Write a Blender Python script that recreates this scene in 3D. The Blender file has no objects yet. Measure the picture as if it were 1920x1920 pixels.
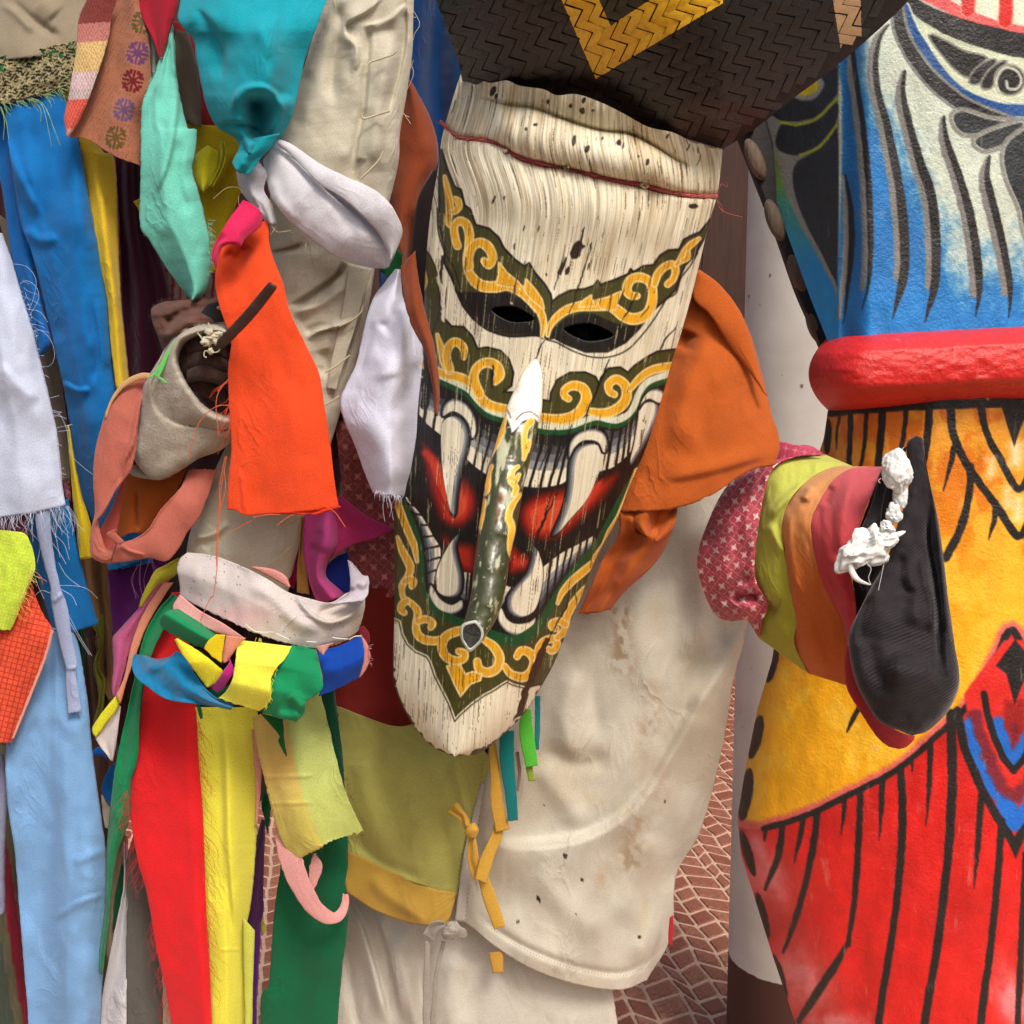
import bpy, bmesh, math, random
import numpy as np
from mathutils import Vector, noise as mnoise
random.seed(7); rng = np.random.default_rng(7)
scn = bpy.context.scene
COL = scn.collection
# ---------------------------------------------------------------- camera, sky, sun, exposure
FOC = 2318.0                       # focal length in photo pixels (photo is 1920 wide)
PITCH = math.radians(8.0); CAMZ = 1.35
cam_d = bpy.data.cameras.new('camera'); cam = bpy.data.objects.new('camera', cam_d); COL.objects.link(cam)
cam.location = (0, 0, CAMZ); cam.rotation_euler = (math.radians(90) - PITCH, 0, 0)
cam_d.sensor_fit = 'HORIZONTAL'; cam_d.angle = 2 * math.atan(960 / FOC)
cam_d.clip_start = 0.02; cam_d.clip_end = 200
scn.camera = cam
SUN_EL, SUN_AZ = math.radians(50), math.radians(24)      # azimuth: to the right of the camera's back
world = bpy.data.worlds.new('World'); scn.world = world; world.use_nodes = True
wn = world.node_tree.nodes; wl = world.node_tree.links
sky = wn.new('ShaderNodeTexSky'); sky.sky_type = 'NISHITA'; sky.sun_disc = False
sky.sun_elevation = SUN_EL; sky.air_density = 1.0; sky.dust_density = 6.0; sky.ozone_density = 0.4
wl.new(sky.outputs[0], wn['Background'].inputs[0]); wn['Background'].inputs[1].default_value = 0.112
sd = bpy.data.lights.new('sun', 'SUN'); sd.energy = 1.65; sd.angle = math.radians(15); sd.color = (1.0, 0.975, 0.94)
sun = bpy.data.objects.new('sun', sd); COL.objects.link(sun)
sdir = Vector((math.sin(SUN_AZ) * math.cos(SUN_EL), -math.cos(SUN_AZ) * math.cos(SUN_EL), math.sin(SUN_EL)))
sun.rotation_euler = sdir.to_track_quat('Z', 'Y').to_euler()
sky.sun_rotation = math.pi - SUN_AZ
scn.view_settings.view_transform = 'Standard'; scn.view_settings.look = 'None'
scn.view_settings.exposure = 0.40; scn.view_settings.gamma = 1.0

# ---------------------------------------------------------------- helpers
cp, sp_ = math.cos(PITCH), math.sin(PITCH)
def P(px, py, Y):
    "world point seen at photo pixel (px,py) on the vertical plane Y metres in front of the camera"
    px, py, Y = np.broadcast_arrays(np.asarray(px, float), np.asarray(py, float), np.asarray(Y, float))
    rx = (px - 960) / FOC; ry = -(py - 960) / FOC
    dy = cp + ry * sp_; dz = -sp_ + ry * cp
    t = Y / dy
    return np.stack([rx * t, Y, CAMZ + dz * t], -1)
def lin(c):
    c = np.asarray(c, float) / 255.0
    return np.where(c <= 0.04045, c / 12.92, ((c + 0.055) / 1.055) ** 2.4)
def smooth(a, b, x):
    t = np.clip((x - a) / (b - a), 0, 1); return t * t * (3 - 2 * t)
_tab = np.random.default_rng(3).random((256, 256))
def vn(x, y, seed=0):
    x = np.asarray(x, float) + seed * 17.37; y = np.asarray(y, float) + seed * 9.71
    xi = np.floor(x).astype(int); yi = np.floor(y).astype(int); fx = x - xi; fy = y - yi
    fx = fx * fx * (3 - 2 * fx); fy = fy * fy * (3 - 2 * fy)
    g = lambda a, b: _tab[a & 255, b & 255]
    return (g(xi, yi) * (1 - fx) + g(xi + 1, yi) * fx) * (1 - fy) + (g(xi, yi + 1) * (1 - fx) + g(xi + 1, yi + 1) * fx) * fy
def fbm(x, y, o=4, seed=0):
    s = 0; a = 0.5; n = 0
    for k in range(o):
        s = s + a * vn(np.asarray(x) * 2 ** k, np.asarray(y) * 2 ** k, seed + k); n += a; a *= 0.5
    return s / n
def cr(pts, n, closed=False):
    "n samples of a Catmull-Rom curve through pts, even in arc length (pts: any dimension)"
    p = np.asarray(pts, float)
    if p.ndim == 1: p = p[:, None]
    if len(p) == 1: return np.repeat(p, n, 0)
    if closed: q = np.vstack([p[-1], p, p[0], p[1]]); m = len(p)
    else: q = np.vstack([2 * p[0] - p[1], p, 2 * p[-1] - p[-2]]); m = len(p) - 1
    out = []
    t = np.linspace(0, 1, 13)[:-1][:, None]
    for i in range(m):
        a, b, c, d = q[i], q[i + 1], q[i + 2], q[i + 3]
        out.append(0.5 * (2 * b + (c - a) * t + (2 * a - 5 * b + 4 * c - d) * t ** 2 + (3 * b - a - 3 * c + d) * t ** 3))
    out.append((p[0] if closed else p[-1])[None]); out = np.vstack(out)
    s = np.r_[0, np.cumsum(np.linalg.norm(np.diff(out[:, :2], axis=0), axis=1))]
    if s[-1] == 0: s = np.linspace(0, 1, len(out))
    u = np.linspace(0, s[-1], n + 1)[:-1] if closed else np.linspace(0, s[-1], n)
    return np.stack([np.interp(u, s, out[:, k]) for k in range(out.shape[1])], 1)
def cri(vals, n):
    "smooth interpolation of numbers over 0..1, n samples"
    v = np.atleast_1d(np.asarray(vals, float))
    if len(v) == 1: return np.full(n, v[0])
    x = np.linspace(0, 1, len(v)); u = np.linspace(0, 1, n)
    i = np.clip((u * (len(v) - 1)).astype(int), 0, len(v) - 2); f = u * (len(v) - 1) - i; f = f * f * (3 - 2 * f) * 0.6 + f * 0.4
    return v[i] * (1 - f) + v[i + 1] * f
def seg_dist(X, Y, pts):
    p = np.asarray(pts, float); d = np.full(np.shape(X), 1e9)
    for (x0, y0), (x1, y1) in zip(p[:-1], p[1:]):
        vx, vy = x1 - x0, y1 - y0; L = vx * vx + vy * vy + 1e-9
        t = np.clip(((X - x0) * vx + (Y - y0) * vy) / L, 0, 1)
        d = np.minimum(d, (X - x0 - t * vx) ** 2 + (Y - y0 - t * vy) ** 2)
    return np.sqrt(d)
def poly_sdf(X, Y, pts):
    p = np.asarray(pts, float); q = np.vstack([p, p[:1]])
    d = seg_dist(X, Y, q); ins = np.zeros(np.shape(X), bool)
    for (x0, y0), (x1, y1) in zip(q[:-1], q[1:]):
        if y0 == y1: continue
        c = ((y0 > Y) != (y1 > Y)) & (X < (x1 - x0) * (Y - y0) / (y1 - y0) + x0)
        ins ^= c
    return np.where(ins, -d, d)

def crease(X, Y, cz):
    "height of a fold along a polyline: (points, width, height[, side of the steep flank]); it fades out at both ends"
    pl = cr(cz[0], 26); cw, ch = cz[1], cz[2]; sharp = cz[3] if len(cz) > 3 else 0
    best = np.full(np.shape(X), 1e18); side = np.zeros(np.shape(X)); tt = np.zeros(np.shape(X)); n = len(pl) - 1
    for i in range(n):
        (x0, y0), (x1, y1) = pl[i], pl[i + 1]; vx, vy = x1 - x0, y1 - y0; L = vx * vx + vy * vy + 1e-9
        t = np.clip(((X - x0) * vx + (Y - y0) * vy) / L, 0, 1); dx, dy = X - x0 - t * vx, Y - y0 - t * vy; d = dx * dx + dy * dy
        k = d < best; best = np.where(k, d, best); tt = np.where(k, (i + t) / n, tt)
        if sharp: side = np.where(k, (dx * vy - dy * vx) / math.sqrt(L), side)
    d = np.sqrt(best); tap = smooth(0, .22, tt) * smooth(1, .78, tt)
    if sharp: w = np.where(side * sharp > 0, cw * .34, cw * 1.25)
    else: w = cw
    return ch * np.exp(-(d / w) ** 2) * tap
# ---------------------------------------------------------------- objects
def prop(o, label=None, cat=None, group=None, kind=None):
    if label: o['label'] = label
    if cat: o['category'] = cat
    if group: o['group'] = group
    if kind: o['kind'] = kind
    return o
def thing(name, label, cat, at, group=None):
    o = bpy.data.objects.new(name, None); COL.objects.link(o); o.location = tuple(at); o.empty_display_size = 0.02
    return prop(o, label, cat, group)
def wloc(o):
    v = Vector((0, 0, 0))
    while o is not None: v = v + Vector(o.location); o = o.parent
    return v
def link(name, me, mat, parent=None, smooth_=True):
    "me holds world coordinates: give the object an origin of its own"
    n = len(me.vertices); co = np.empty(n * 3); me.vertices.foreach_get('co', co); co = co.reshape(-1, 3)
    c = (co.min(0) + co.max(0)) / 2 if n else np.zeros(3)
    me.vertices.foreach_set('co', (co - c).ravel()); me.update()
    if mat: me.materials.append(mat)
    me.polygons.foreach_set('use_smooth', np.full(len(me.polygons), bool(smooth_)))
    o = bpy.data.objects.new(name, me); COL.objects.link(o)
    if parent is not None:
        o.parent = parent; c = c - np.array(wloc(parent))
    o.location = tuple(c)
    return o
def mesh(name, V, F, uv=None, col=None):
    me = bpy.data.meshes.new(name); V = np.asarray(V, float); F = np.asarray(F, int)
    me.vertices.add(len(V)); me.vertices.foreach_set('co', V.ravel())
    k = F.shape[1]; me.loops.add(F.size); me.loops.foreach_set('vertex_index', F.ravel())
    me.polygons.add(len(F)); me.polygons.foreach_set('loop_start', np.arange(len(F)) * k)
    me.update(calc_edges=True)
    if uv is not None:
        l = me.uv_layers.new(name='UVMap'); l.data.foreach_set('uv', np.asarray(uv, float)[F.ravel()].ravel())
    if col is not None:
        a = me.color_attributes.new('paint', 'FLOAT_COLOR', 'POINT')
        c4 = np.ones((len(V), 4)); c4[:, :3] = col; a.data.foreach_set('color', c4.ravel())
    me.validate(); return me
def quads(n, m, wrap=False):
    i = np.arange(n - 1)[:, None]; j = np.arange(m if wrap else m - 1)[None]
    a = i * m + j; b = i * m + (j + 1) % m
    return np.stack([a, b, b + m, a + m], -1).reshape(-1, 4)
def grid_obj(name, V, mat, parent=None, uv=None, col=None, wrap=False, thick=0, mask=None):
    n, m = V.shape[:2]; F = quads(n, m, wrap)
    if mask is not None: F = F[mask.reshape(-1)[F].all(1)]
    if uv is None:
        du = np.linalg.norm(np.diff(V, axis=1), axis=2).mean(0); dv = np.linalg.norm(np.diff(V, axis=0), axis=2).mean(1)
        uu = np.r_[0, np.cumsum(du)]; vv = np.r_[0, np.cumsum(dv)]
        uv = np.stack(np.broadcast_arrays(uu[None, :], vv[:, None]), -1)
    me = mesh(name, V.reshape(-1, 3), F, uv.reshape(-1, 2), None if col is None else col.reshape(-1, 3))
    o = link(name, me, mat, parent)
    if thick:
        s = o.modifiers.new('thickness', 'SOLIDIFY'); s.thickness = thick; s.offset = 0
    return o

def coons(L, R, n, m, T=None, B=None):
    L = cr(L, n); R = cr(R, n); u = np.linspace(0, 1, m)[None, :, None]; v = np.linspace(0, 1, n)[:, None, None]
    T = cr([tuple(L[0])] + list(T or []) + [tuple(R[0])], m); B = cr([tuple(L[-1])] + list(B or []) + [tuple(R[-1])], m)
    S = (1 - u) * L[:, None] + u * R[:, None] + (1 - v) * T[None] + v * B[None]
    S -= (1 - v) * ((1 - u) * L[0] + u * R[0]) + v * ((1 - u) * L[-1] + u * R[-1])
    return S

CS = [0]
def cloth(name, L, R, Y, mat, parent=None, T=None, B=None, curl=0.008, tilt=0.0, folds=None, amp=0.004, creases=(), step=5.0,
          thick=0.0009, rag=0.8, ragend=2.0, paint=None, label=None, cat=None, group=None, center=0.0, nz=60.0, vfold=None):
    """a piece of cloth between two edges traced in the photo; Y: distance(s) along it; curl: edges fall back;
    tilt: right edge farther than left; folds: (count, depth, phase, drift); creases: (polyline, width px, height m, sharp)"""
    CS[0] += 1; sd_ = CS[0]
    L = np.array(L, float); R = np.array(R, float)
    hl = max(np.linalg.norm(np.diff(L, axis=0), axis=1).sum(), np.linalg.norm(np.diff(R, axis=0), axis=1).sum())
    w = np.linalg.norm(cr(L, 24) - cr(R, 24), axis=1).max()
    n = int(max(8, hl / step)); m = int(max(6, w / step))
    if w < 130: curl = min(curl, .10 * w * float(np.mean(Y)) / FOC)
    S = coons(L, R, n, m, T, B); u = np.linspace(0, 1, m)[None]; v = np.linspace(0, 1, n)[:, None]
    # slightly uneven cut edges
    e = rag * (fbm(v * hl / 9, 0 * v, 2, sd_) - .5) * 2; e2 = rag * (fbm(v * hl / 9, 0 * v + 5, 2, sd_ + 3) - .5) * 2
    S[..., 0] += e * (1 - u) + e2 * u
    er = ragend * (vn(u * w / 4, 0 * u, sd_) - .5) * 2
    S[-1, :, 1] += er[0]
    Yv = cri(Y, n)[:, None] + 0 * u
    Yd = Yv + curl * (np.abs(2 * (u - center) - 1)) ** 2.2 + tilt * (u - .5)
    X_, Y_ = S[..., 0], S[..., 1]
    Yd = Yd - amp * (fbm(X_ / nz, Y_ / (nz * 1.6), 3, sd_ + 11) - .5) * 2
    if vfold:
        uf = u - (vfold[0] + (vfold[3] if len(vfold) > 3 else 0) * (v - .5) + .05 * (fbm(v * 2.5, 0 * v, 2, sd_ + 5) - .5)); Yd = Yd + np.where(uf < 0, -uf * vfold[1], uf * vfold[2]) * 1.6
    if folds:
        fs = [folds] if not isinstance(folds[0], (tuple, list)) else folds
        for (c, a, ph, dr) in fs:
            wob = fbm(v * 3 + 0 * u, u * 0 + 2, 2, sd_) * 1.2
            Yd = Yd - a * np.sin(2 * math.pi * (c * u + ph + dr * v + wob * .35))
    for cz in creases: Yd = Yd - crease(X_, Y_, cz)
    V = P(X_, Y_, Yd)
    col = paint(X_, Y_, u + 0 * v, v + 0 * u) if paint else None
    if col is not None: col = lin(col)
    o = grid_obj(name, V, mat, parent, col=col, thick=thick)
    prop(o, label, cat, group); return o

def loft(name, L, R, Y, mat, parent=None, k=0.8, n=None, m=28, amp=0.0, creases=(), cap=True, paint=None, nscale=30., step=5., kpow=1.0, **pr):
    "closed tube between a left and a right edge; Y = distance of its axis; k = depth / half width"
    CS[0] += 1; sd_ = CS[0]
    L = np.array(L, float); R = np.array(R, float); h = np.linalg.norm(np.diff(L, axis=0), axis=1).sum()
    n = n or int(max(10, h / step)); L = cr(L, n); R = cr(R, n); Yv = cri(Y, n)[:, None]; kk = cri(k, n)[:, None]
    th = np.linspace(0, 2 * math.pi, m + 1)[:-1][None]
    c = (L + R) / 2; hv = (R - L) / 2
    rm = np.linalg.norm(hv, axis=1)[:, None] * Yv / FOC
    X_ = c[:, :1] + np.cos(th) * hv[:, :1]; Y_ = c[:, 1:] + np.cos(th) * hv[:, 1:]
    sn = np.sin(th); sn = np.sign(sn) * np.abs(sn) ** kpow
    Yd = Yv - sn * kk * rm
    front = smooth(-.2, .6, np.sin(th))
    if amp: Yd = Yd - amp * front * (fbm(X_ / nscale, Y_ / nscale, 3, sd_) - .5) * 2
    for cz in creases: Yd = Yd - front * crease(X_, Y_, cz)
    V = P(X_, Y_, Yd)
    du = np.linspace(0, 1, m)[None, :] * 2 * math.pi * rm.mean(); dv = np.linspace(0, h / FOC * Yv.mean(), n)[:, None]
    uv = np.stack(np.broadcast_arrays(du, dv), -1)
    col = lin(paint(X_, Y_)) if paint else None
    F = quads(n, m, True); VV = V.reshape(-1, 3); UV = uv.reshape(-1, 2); CC = None if col is None else col.reshape(-1, 3)
    if cap:
        VV = np.vstack([VV, V[0].mean(0), V[-1].mean(0)]); UV = np.vstack([UV, [[0, 0], [0, 0]]]); a = n * m
        if CC is not None: CC = np.vstack([CC, CC[0], CC[-1]])
        j = np.arange(m); F = np.vstack([F, np.stack([np.full(m, a), (j + 1) % m, j, j], 1)[:, [0, 1, 2, 0]], np.stack([np.full(m, a + 1), (n - 1) * m + j, (n - 1) * m + (j + 1) % m, np.full(m, a + 1)], 1)])
    me = bpy.data.meshes.new(name); me.from_pydata(VV.tolist(), [], [tuple(dict.fromkeys(f)) for f in F.tolist()])
    l = me.uv_layers.new(name='UVMap'); li = np.empty(len(me.loops), int); me.loops.foreach_get('vertex_index', li)
    l.data.foreach_set('uv', UV[li].ravel())
    if CC is not None:
        a_ = me.color_attributes.new('paint', 'FLOAT_COLOR', 'POINT'); c4 = np.ones((len(VV), 4)); c4[:, :3] = CC; a_.data.foreach_set('color', c4.ravel())
    return prop(link(name, me, mat, parent), **pr)

def threads(name, paths, r, mat, parent=None, sides=4, kind='stuff', **pr):
    "thin strands; paths: lists of (px,py,Y)"
    VV = []; FF = []; b = 0
    for p in paths:
        p = np.asarray(p, float); n = max(4, len(p) * 3); q = cr(p, n); W = P(q[:, 0], q[:, 1], q[:, 2])
        t = np.gradient(W, axis=0); t /= np.linalg.norm(t, axis=1)[:, None] + 1e-12
        a = np.cross(t, [0.1, 1, 0.05]); a /= np.linalg.norm(a, axis=1)[:, None] + 1e-12; c = np.cross(t, a)
        for k in range(sides):
            an = 2 * math.pi * k / sides; VV.append(W + r * (math.cos(an) * a + math.sin(an) * c))
        for k in range(sides):
            for i in range(n - 1):
                k2 = (k + 1) % sides; FF.append((b + k * n + i, b + k * n + i + 1, b + k2 * n + i + 1, b + k2 * n + i))
        b += sides * n
    me = mesh(name, np.vstack(VV), FF); o = link(name, me, mat, parent); return prop(o, kind=kind, **pr)
def fringe(edge, Y, count, length, ang=90, spread=30, sag=0.3, seed=0):
    "paths of loose threads along an edge; ang: direction in degrees, 90 = down in the photo"
    r_ = random.Random(seed); e = cr(edge, 60); out = []
    for i in range(count):
        x, y = e[r_.randrange(60)]; a = math.radians(ang + r_.uniform(-spread, spread)); l = length * r_.uniform(.35, 1.2)
        dx, dy = math.cos(a) * l, math.sin(a) * l; bx, by = r_.uniform(-.25, .25) * l, r_.uniform(-.1, sag) * l
        out.append([(x, y, Y), (x + dx * .5 + bx, y + dy * .5 + by * .4, Y - .004), (x + dx, y + dy + by, Y - .002)])
    return out

# ---------------------------------------------------------------- materials
class NT:
    def __init__(s, name):
        s.m = bpy.data.materials.new(name); s.m.use_nodes = True; s.t = s.m.node_tree; s.n = s.t.nodes
        s.b = s.n['Principled BSDF']; s.out = s.n['Material Output']
    def new(s, t, **kw):
        n = s.n.new(t)
        for k, v in kw.items(): setattr(n, k, v)
        return n
    def put(s, sock, v):
        if isinstance(v, bpy.types.NodeSocket): s.t.links.new(v, sock)
        elif v is not None: sock.default_value = v
    def math(s, op, a, b=None, c=None):
        n = s.new('ShaderNodeMath', operation=op); s.put(n.inputs[0], a); s.put(n.inputs[1], b)
        if c is not None: s.put(n.inputs[2], c)
        return n.outputs[0]
    def mix(s, f, a, b, mode='MIX'):
        n = s.new('ShaderNodeMix', data_type='RGBA', blend_type=mode); s.put(n.inputs[0], f)
        s.put(n.inputs[6], a if not isinstance(a, tuple) else (*a[:3], 1)); s.put(n.inputs[7], b if not isinstance(b, tuple) else (*b[:3], 1)); return n.outputs[2]
    def ramp(s, f, a, b):
        n = s.new('ShaderNodeMapRange'); n.clamp = True; s.put(n.inputs[0], f); n.inputs[1].default_value = a; n.inputs[2].default_value = b; return n.outputs[0]
    def vec(s, src, scale=(1, 1, 1), rot=0):
        n = s.new('ShaderNodeMapping'); s.t.links.new(src, n.inputs[0]); n.inputs['Scale'].default_value = scale; n.inputs['Rotation'].default_value = (0, 0, rot); return n.outputs[0]
    def noise(s, v, sc=1, det=3, dist=0, rough=.5):
        n = s.new('ShaderNodeTexNoise'); s.t.links.new(v, n.inputs['Vector']); n.inputs['Scale'].default_value = sc; n.inputs['Detail'].default_value = det
        n.inputs['Distortion'].default_value = dist; n.inputs['Roughness'].default_value = rough; return n.outputs[0]
    def wave(s, v, sc, d='X'):
        n = s.new('ShaderNodeTexWave', bands_direction=d); s.t.links.new(v, n.inputs['Vector']); n.inputs['Scale'].default_value = sc
        n.inputs['Distortion'].default_value = 1.2; n.inputs['Detail'].default_value = 2; n.inputs['Detail Scale'].default_value = 3; return n.outputs['Fac']
    def bump(s, h, strength, dist, prev=None):
        n = s.new('ShaderNodeBump'); s.put(n.inputs['Height'], h); n.inputs['Strength'].default_value = strength; n.inputs['Distance'].default_value = dist
        if prev is not None: s.t.links.new(prev, n.inputs['Normal'])
        return n.outputs[0]
    def attr(s, nm='paint'):
        return s.new('ShaderNodeAttribute', attribute_name=nm).outputs['Color']
    def uv(s): return s.new('ShaderNodeTexCoord').outputs['UV']
    def obj(s): return s.new('ShaderNodeTexCoord').outputs['Object']
MC = {}
def fabric(rgb=None, weave=900., wb=.25, wr=.5, rough=.85, trans=0.12, var=.12, dirt=0.0, dirtc=(95, 75, 50), sheen=.15, ws=22., spec=.15, coarse=0.0):
    key = (rgb, weave, wb, wr, rough, trans, var, dirt, dirtc, sheen, ws, spec, coarse)
    if key in MC: return MC[key]
    s = NT('fabric_%d' % len(MC)); uv = s.uv()
    base = s.attr() if rgb is None else tuple(lin(rgb))
    big = s.noise(s.vec(uv, (14, 9, 1)), 1, 4, .6); c = s.mix(s.ramp(big, .2, .8), s.mix(1.0, base, (1 - var,) * 3, 'MULTIPLY'), s.mix(1.0, base, (1 + var * .6,) * 3, 'MULTIPLY'))
    wx = s.wave(uv, weave / 2.9, 'X'); wy = s.wave(uv, weave / 2.9, 'Y'); wv = s.math('MULTIPLY', s.math('ADD', wx, wy), .5)
    c = s.mix(s.math('MULTIPLY', wv, .10 + coarse), c, s.mix(1.0, c, (.55,) * 3, 'MULTIPLY'))
    fine = s.noise(s.vec(uv, (900, 500, 1)), 1, 2)
    c = s.mix(s.ramp(fine, .38, .68), c, s.mix(1.0, c, (.80,) * 3, 'MULTIPLY'))
    if dirt:
        d = s.noise(s.vec(uv, (22, 13, 1)), 1, 6, .8, .65); c = s.mix(s.math('MULTIPLY', s.ramp(d, .48, .78), dirt), c, tuple(lin(dirtc)))
    s.put(s.b.inputs['Base Color'], c); s.b.inputs['Roughness'].default_value = rough; s.b.inputs['Specular IOR Level'].default_value = spec
    s.b.inputs['Sheen Weight'].default_value = sheen; s.b.inputs['Sheen Roughness'].default_value = .5
    w = s.noise(s.vec(uv, (ws, ws * .55, 1)), 1, 2, .5, .5)
    r1 = s.noise(s.vec(uv, (ws * .9, ws * .5, 1), .5), 1, 3, 1.4, .5); ridge = s.math('SUBTRACT', 1.0, s.math('ABSOLUTE', s.math('MULTIPLY', s.math('SUBTRACT', r1, .5), 7.0)))
    ridge = s.math('POWER', s.math('MAXIMUM', ridge, 0.0), 2.0); patch = s.ramp(s.noise(s.vec(uv, (11, 7, 1)), 1, 2), .44, .66); ridge = s.math('MULTIPLY', ridge, patch)
    b0 = s.bump(w, wr * .75, .010); b1 = s.bump(ridge, wr * 1.1, .0024, b0); b2 = s.bump(s.math('ADD', wv, s.math('MULTIPLY', fine, .8)), wb, .0006, b1); s.put(s.b.inputs['Normal'], b2)
    if trans:
        t = s.new('ShaderNodeBsdfTranslucent'); s.put(t.inputs[0], c); s.put(t.inputs[1], b2)
        mx = s.new('ShaderNodeMixShader'); mx.inputs[0].default_value = trans
        s.t.links.new(s.b.outputs[0], mx.inputs[1]); s.t.links.new(t.outputs[0], mx.inputs[2]); s.t.links.new(mx.outputs[0], s.out.inputs[0])
    MC[key] = s.m; return s.m
def plain(name, rgb, rough=.6, noise_sc=60, var=.25, bump=.3, bd=.002, metal=0, spec=.4, coords='obj', scale=(1, 1, 1)):
    s = NT(name); v = s.vec(s.obj() if coords == 'obj' else s.uv(), scale); nz = s.noise(v, noise_sc, 5, .3, .6)
    base = s.attr() if rgb is None else tuple(lin(rgb))
    s.put(s.b.inputs['Base Color'], s.mix(s.ramp(nz, .25, .75), s.mix(1.0, base, (1 - var,) * 3, 'MULTIPLY'), s.mix(1.0, base, (1 + var * .5,) * 3, 'MULTIPLY')))
    s.b.inputs['Roughness'].default_value = rough; s.b.inputs['Metallic'].default_value = metal; s.b.inputs['Specular IOR Level'].default_value = spec
    s.put(s.b.inputs['Normal'], s.bump(nz, bump, bd)); return s.m

# ---------------------------------------------------------------- paint canvas (hand painting laid on geometry, in photo pixels)
class Canvas:
    def __init__(s, x0, y0, x1, y1, base):
        s.x0, s.y0 = x0, y0; s.w, s.h = int(x1 - x0), int(y1 - y0)
        s.im = np.empty((s.h, s.w, 3), np.float32); s.im[:] = base
    def box(s, pts, pad):
        p = np.asarray(pts, float)[:, :2]; a = np.floor(p.min(0) - pad - (s.x0, s.y0)).astype(int); b = np.ceil(p.max(0) + pad - (s.x0, s.y0)).astype(int)
        a = np.clip(a, 0, (s.w, s.h)); b = np.clip(b, 0, (s.w, s.h))
        if (b <= a).any(): return None
        X, Y = np.meshgrid(np.arange(a[0], b[0]) + s.x0 + .5, np.arange(a[1], b[1]) + s.y0 + .5)
        return (slice(a[1], b[1]), slice(a[0], b[0])), X, Y
    def lay(s, sl, sd, off, col, soft=.8, alpha=1.0):
        a = np.clip(.5 - (sd - off) / (2 * soft), 0, 1)[..., None] * alpha; v = s.im[sl]
        s.im[sl] = v * (1 - a) + np.asarray(col, np.float32) * a
    def poly(s, pts, layers, sm=True, soft=.8, alpha=1.0, wob=0):
        """layers: (offset, colour[, dx, dy]) painted in order"""
        p = np.asarray(pts, float)
        if sm: p = cr(p, max(24, len(p) * 5), True)
        pad = max(abs(l[0]) for l in layers) + 6 + soft * 2
        bx = s.box(p, pad)
        if bx is None: return
        sl, X, Y = bx
        if wob: X = X + (fbm(X / 14, Y / 14, 3, 5) - .5) * wob; Y = Y + (fbm(X / 14, Y / 14, 3, 9) - .5) * wob
        sd = None; last = (0, 0)
        for l in layers:
            sh = (l[2], l[3]) if len(l) > 2 else (0, 0)
            if sd is None or sh != last: sd = poly_sdf(X - sh[0], Y - sh[1], p); last = sh
            s.lay(sl, sd, l[0], l[1], soft, alpha)
    def stroke(s, pts, r, layers, sm=True, soft=.8, alpha=1.0, wob=0):
        p = np.asarray(pts, float); rr = np.atleast_1d(np.asarray(r, float))
        n = max(12, len(p) * 5) if sm else len(p)
        q = cr(p, n) if sm else p; rad = np.interp(np.linspace(0, 1, n), np.linspace(0, 1, max(2, len(rr))), rr if len(rr) > 1 else np.r_[rr, rr])
        pad = rad.max() + max(abs(l[0]) for l in layers) + 4 + soft * 2
        bx = s.box(q, pad)
        if bx is None: return
        sl, X, Y = bx
        if wob: X = X + (fbm(X / 14, Y / 14, 3, 5) - .5) * wob; Y = Y + (fbm(X / 14, Y / 14, 3, 9) - .5) * wob
        d = np.full(X.shape, 1e9)
        for i in range(n - 1):
            (x0, y0), (x1, y1) = q[i], q[i + 1]; vx, vy = x1 - x0, y1 - y0; LL = vx * vx + vy * vy + 1e-9
            t = np.clip(((X - x0) * vx + (Y - y0) * vy) / LL, 0, 1)
            d = np.minimum(d, np.hypot(X - x0 - t * vx, Y - y0 - t * vy) - (rad[i] + (rad[i + 1] - rad[i]) * t))
        for l in layers: s.lay(sl, d, l[0], l[1], soft, alpha)
    def sample(s, X, Y):
        X = np.asarray(X, float); Y = np.asarray(Y, float)
        x = np.clip(X - s.x0 - .5, 0, s.w - 1.001); y = np.clip(Y - s.y0 - .5, 0, s.h - 1.001)
        xi = x.astype(int); yi = y.astype(int); fx = (x - xi)[..., None]; fy = (y - yi)[..., None]
        im = s.im
        return (im[yi, xi] * (1 - fx) + im[yi, xi + 1] * fx) * (1 - fy) + (im[yi + 1, xi] * (1 - fx) + im[yi + 1, xi + 1] * fx) * fy
def zc(ox, oy, k):
    return lambda pts: [(ox + x / k, oy + y / k) for x, y in pts]
# ================================================================ the setting
def box_mesh(name, x0, x1, y0, y1, z0, z1, mat, parent=None, **pr):
    V = [(x, y, z) for x in (x0, x1) for y in (y0, y1) for z in (z0, z1)]
    F = [(0, 1, 3, 2), (4, 6, 7, 5), (0, 4, 5, 1), (2, 3, 7, 6), (0, 2, 6, 4), (1, 5, 7, 3)]
    return prop(link(name, mesh(name, V, F), mat, parent, False), **pr)
def brick_mat():
    s = NT('glazed_brick_tile'); oi = s.new('ShaderNodeObjectInfo').outputs['Random']
    nz = s.noise(s.vec(s.obj(), (1, 1, 1)), 45, 6, 1.5, .65)
    c = s.mix(oi, tuple(lin((142, 84, 66))), tuple(lin((178, 122, 98))))
    c = s.mix(s.ramp(nz, .38, .7), c, tuple(lin((118, 66, 50))))
    v2 = s.noise(s.obj(), 70, 3, 2.5); c = s.mix(s.ramp(v2, .6, .72), c, tuple(lin((176, 132, 108))))
    s.put(s.b.inputs['Base Color'], c); s.b.inputs['Roughness'].default_value = .42
    s.put(s.b.inputs['Normal'], s.bump(nz, .3, .003)); return s.m
M_brick = brick_mat()
M_grout = plain('pale_grout', (208, 172, 146), .8, 90, .3, .5, .002)
floor = box_mesh('floor', -6, 6, .25, 9, -.05, -.0045, M_grout, kind='structure')
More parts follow.
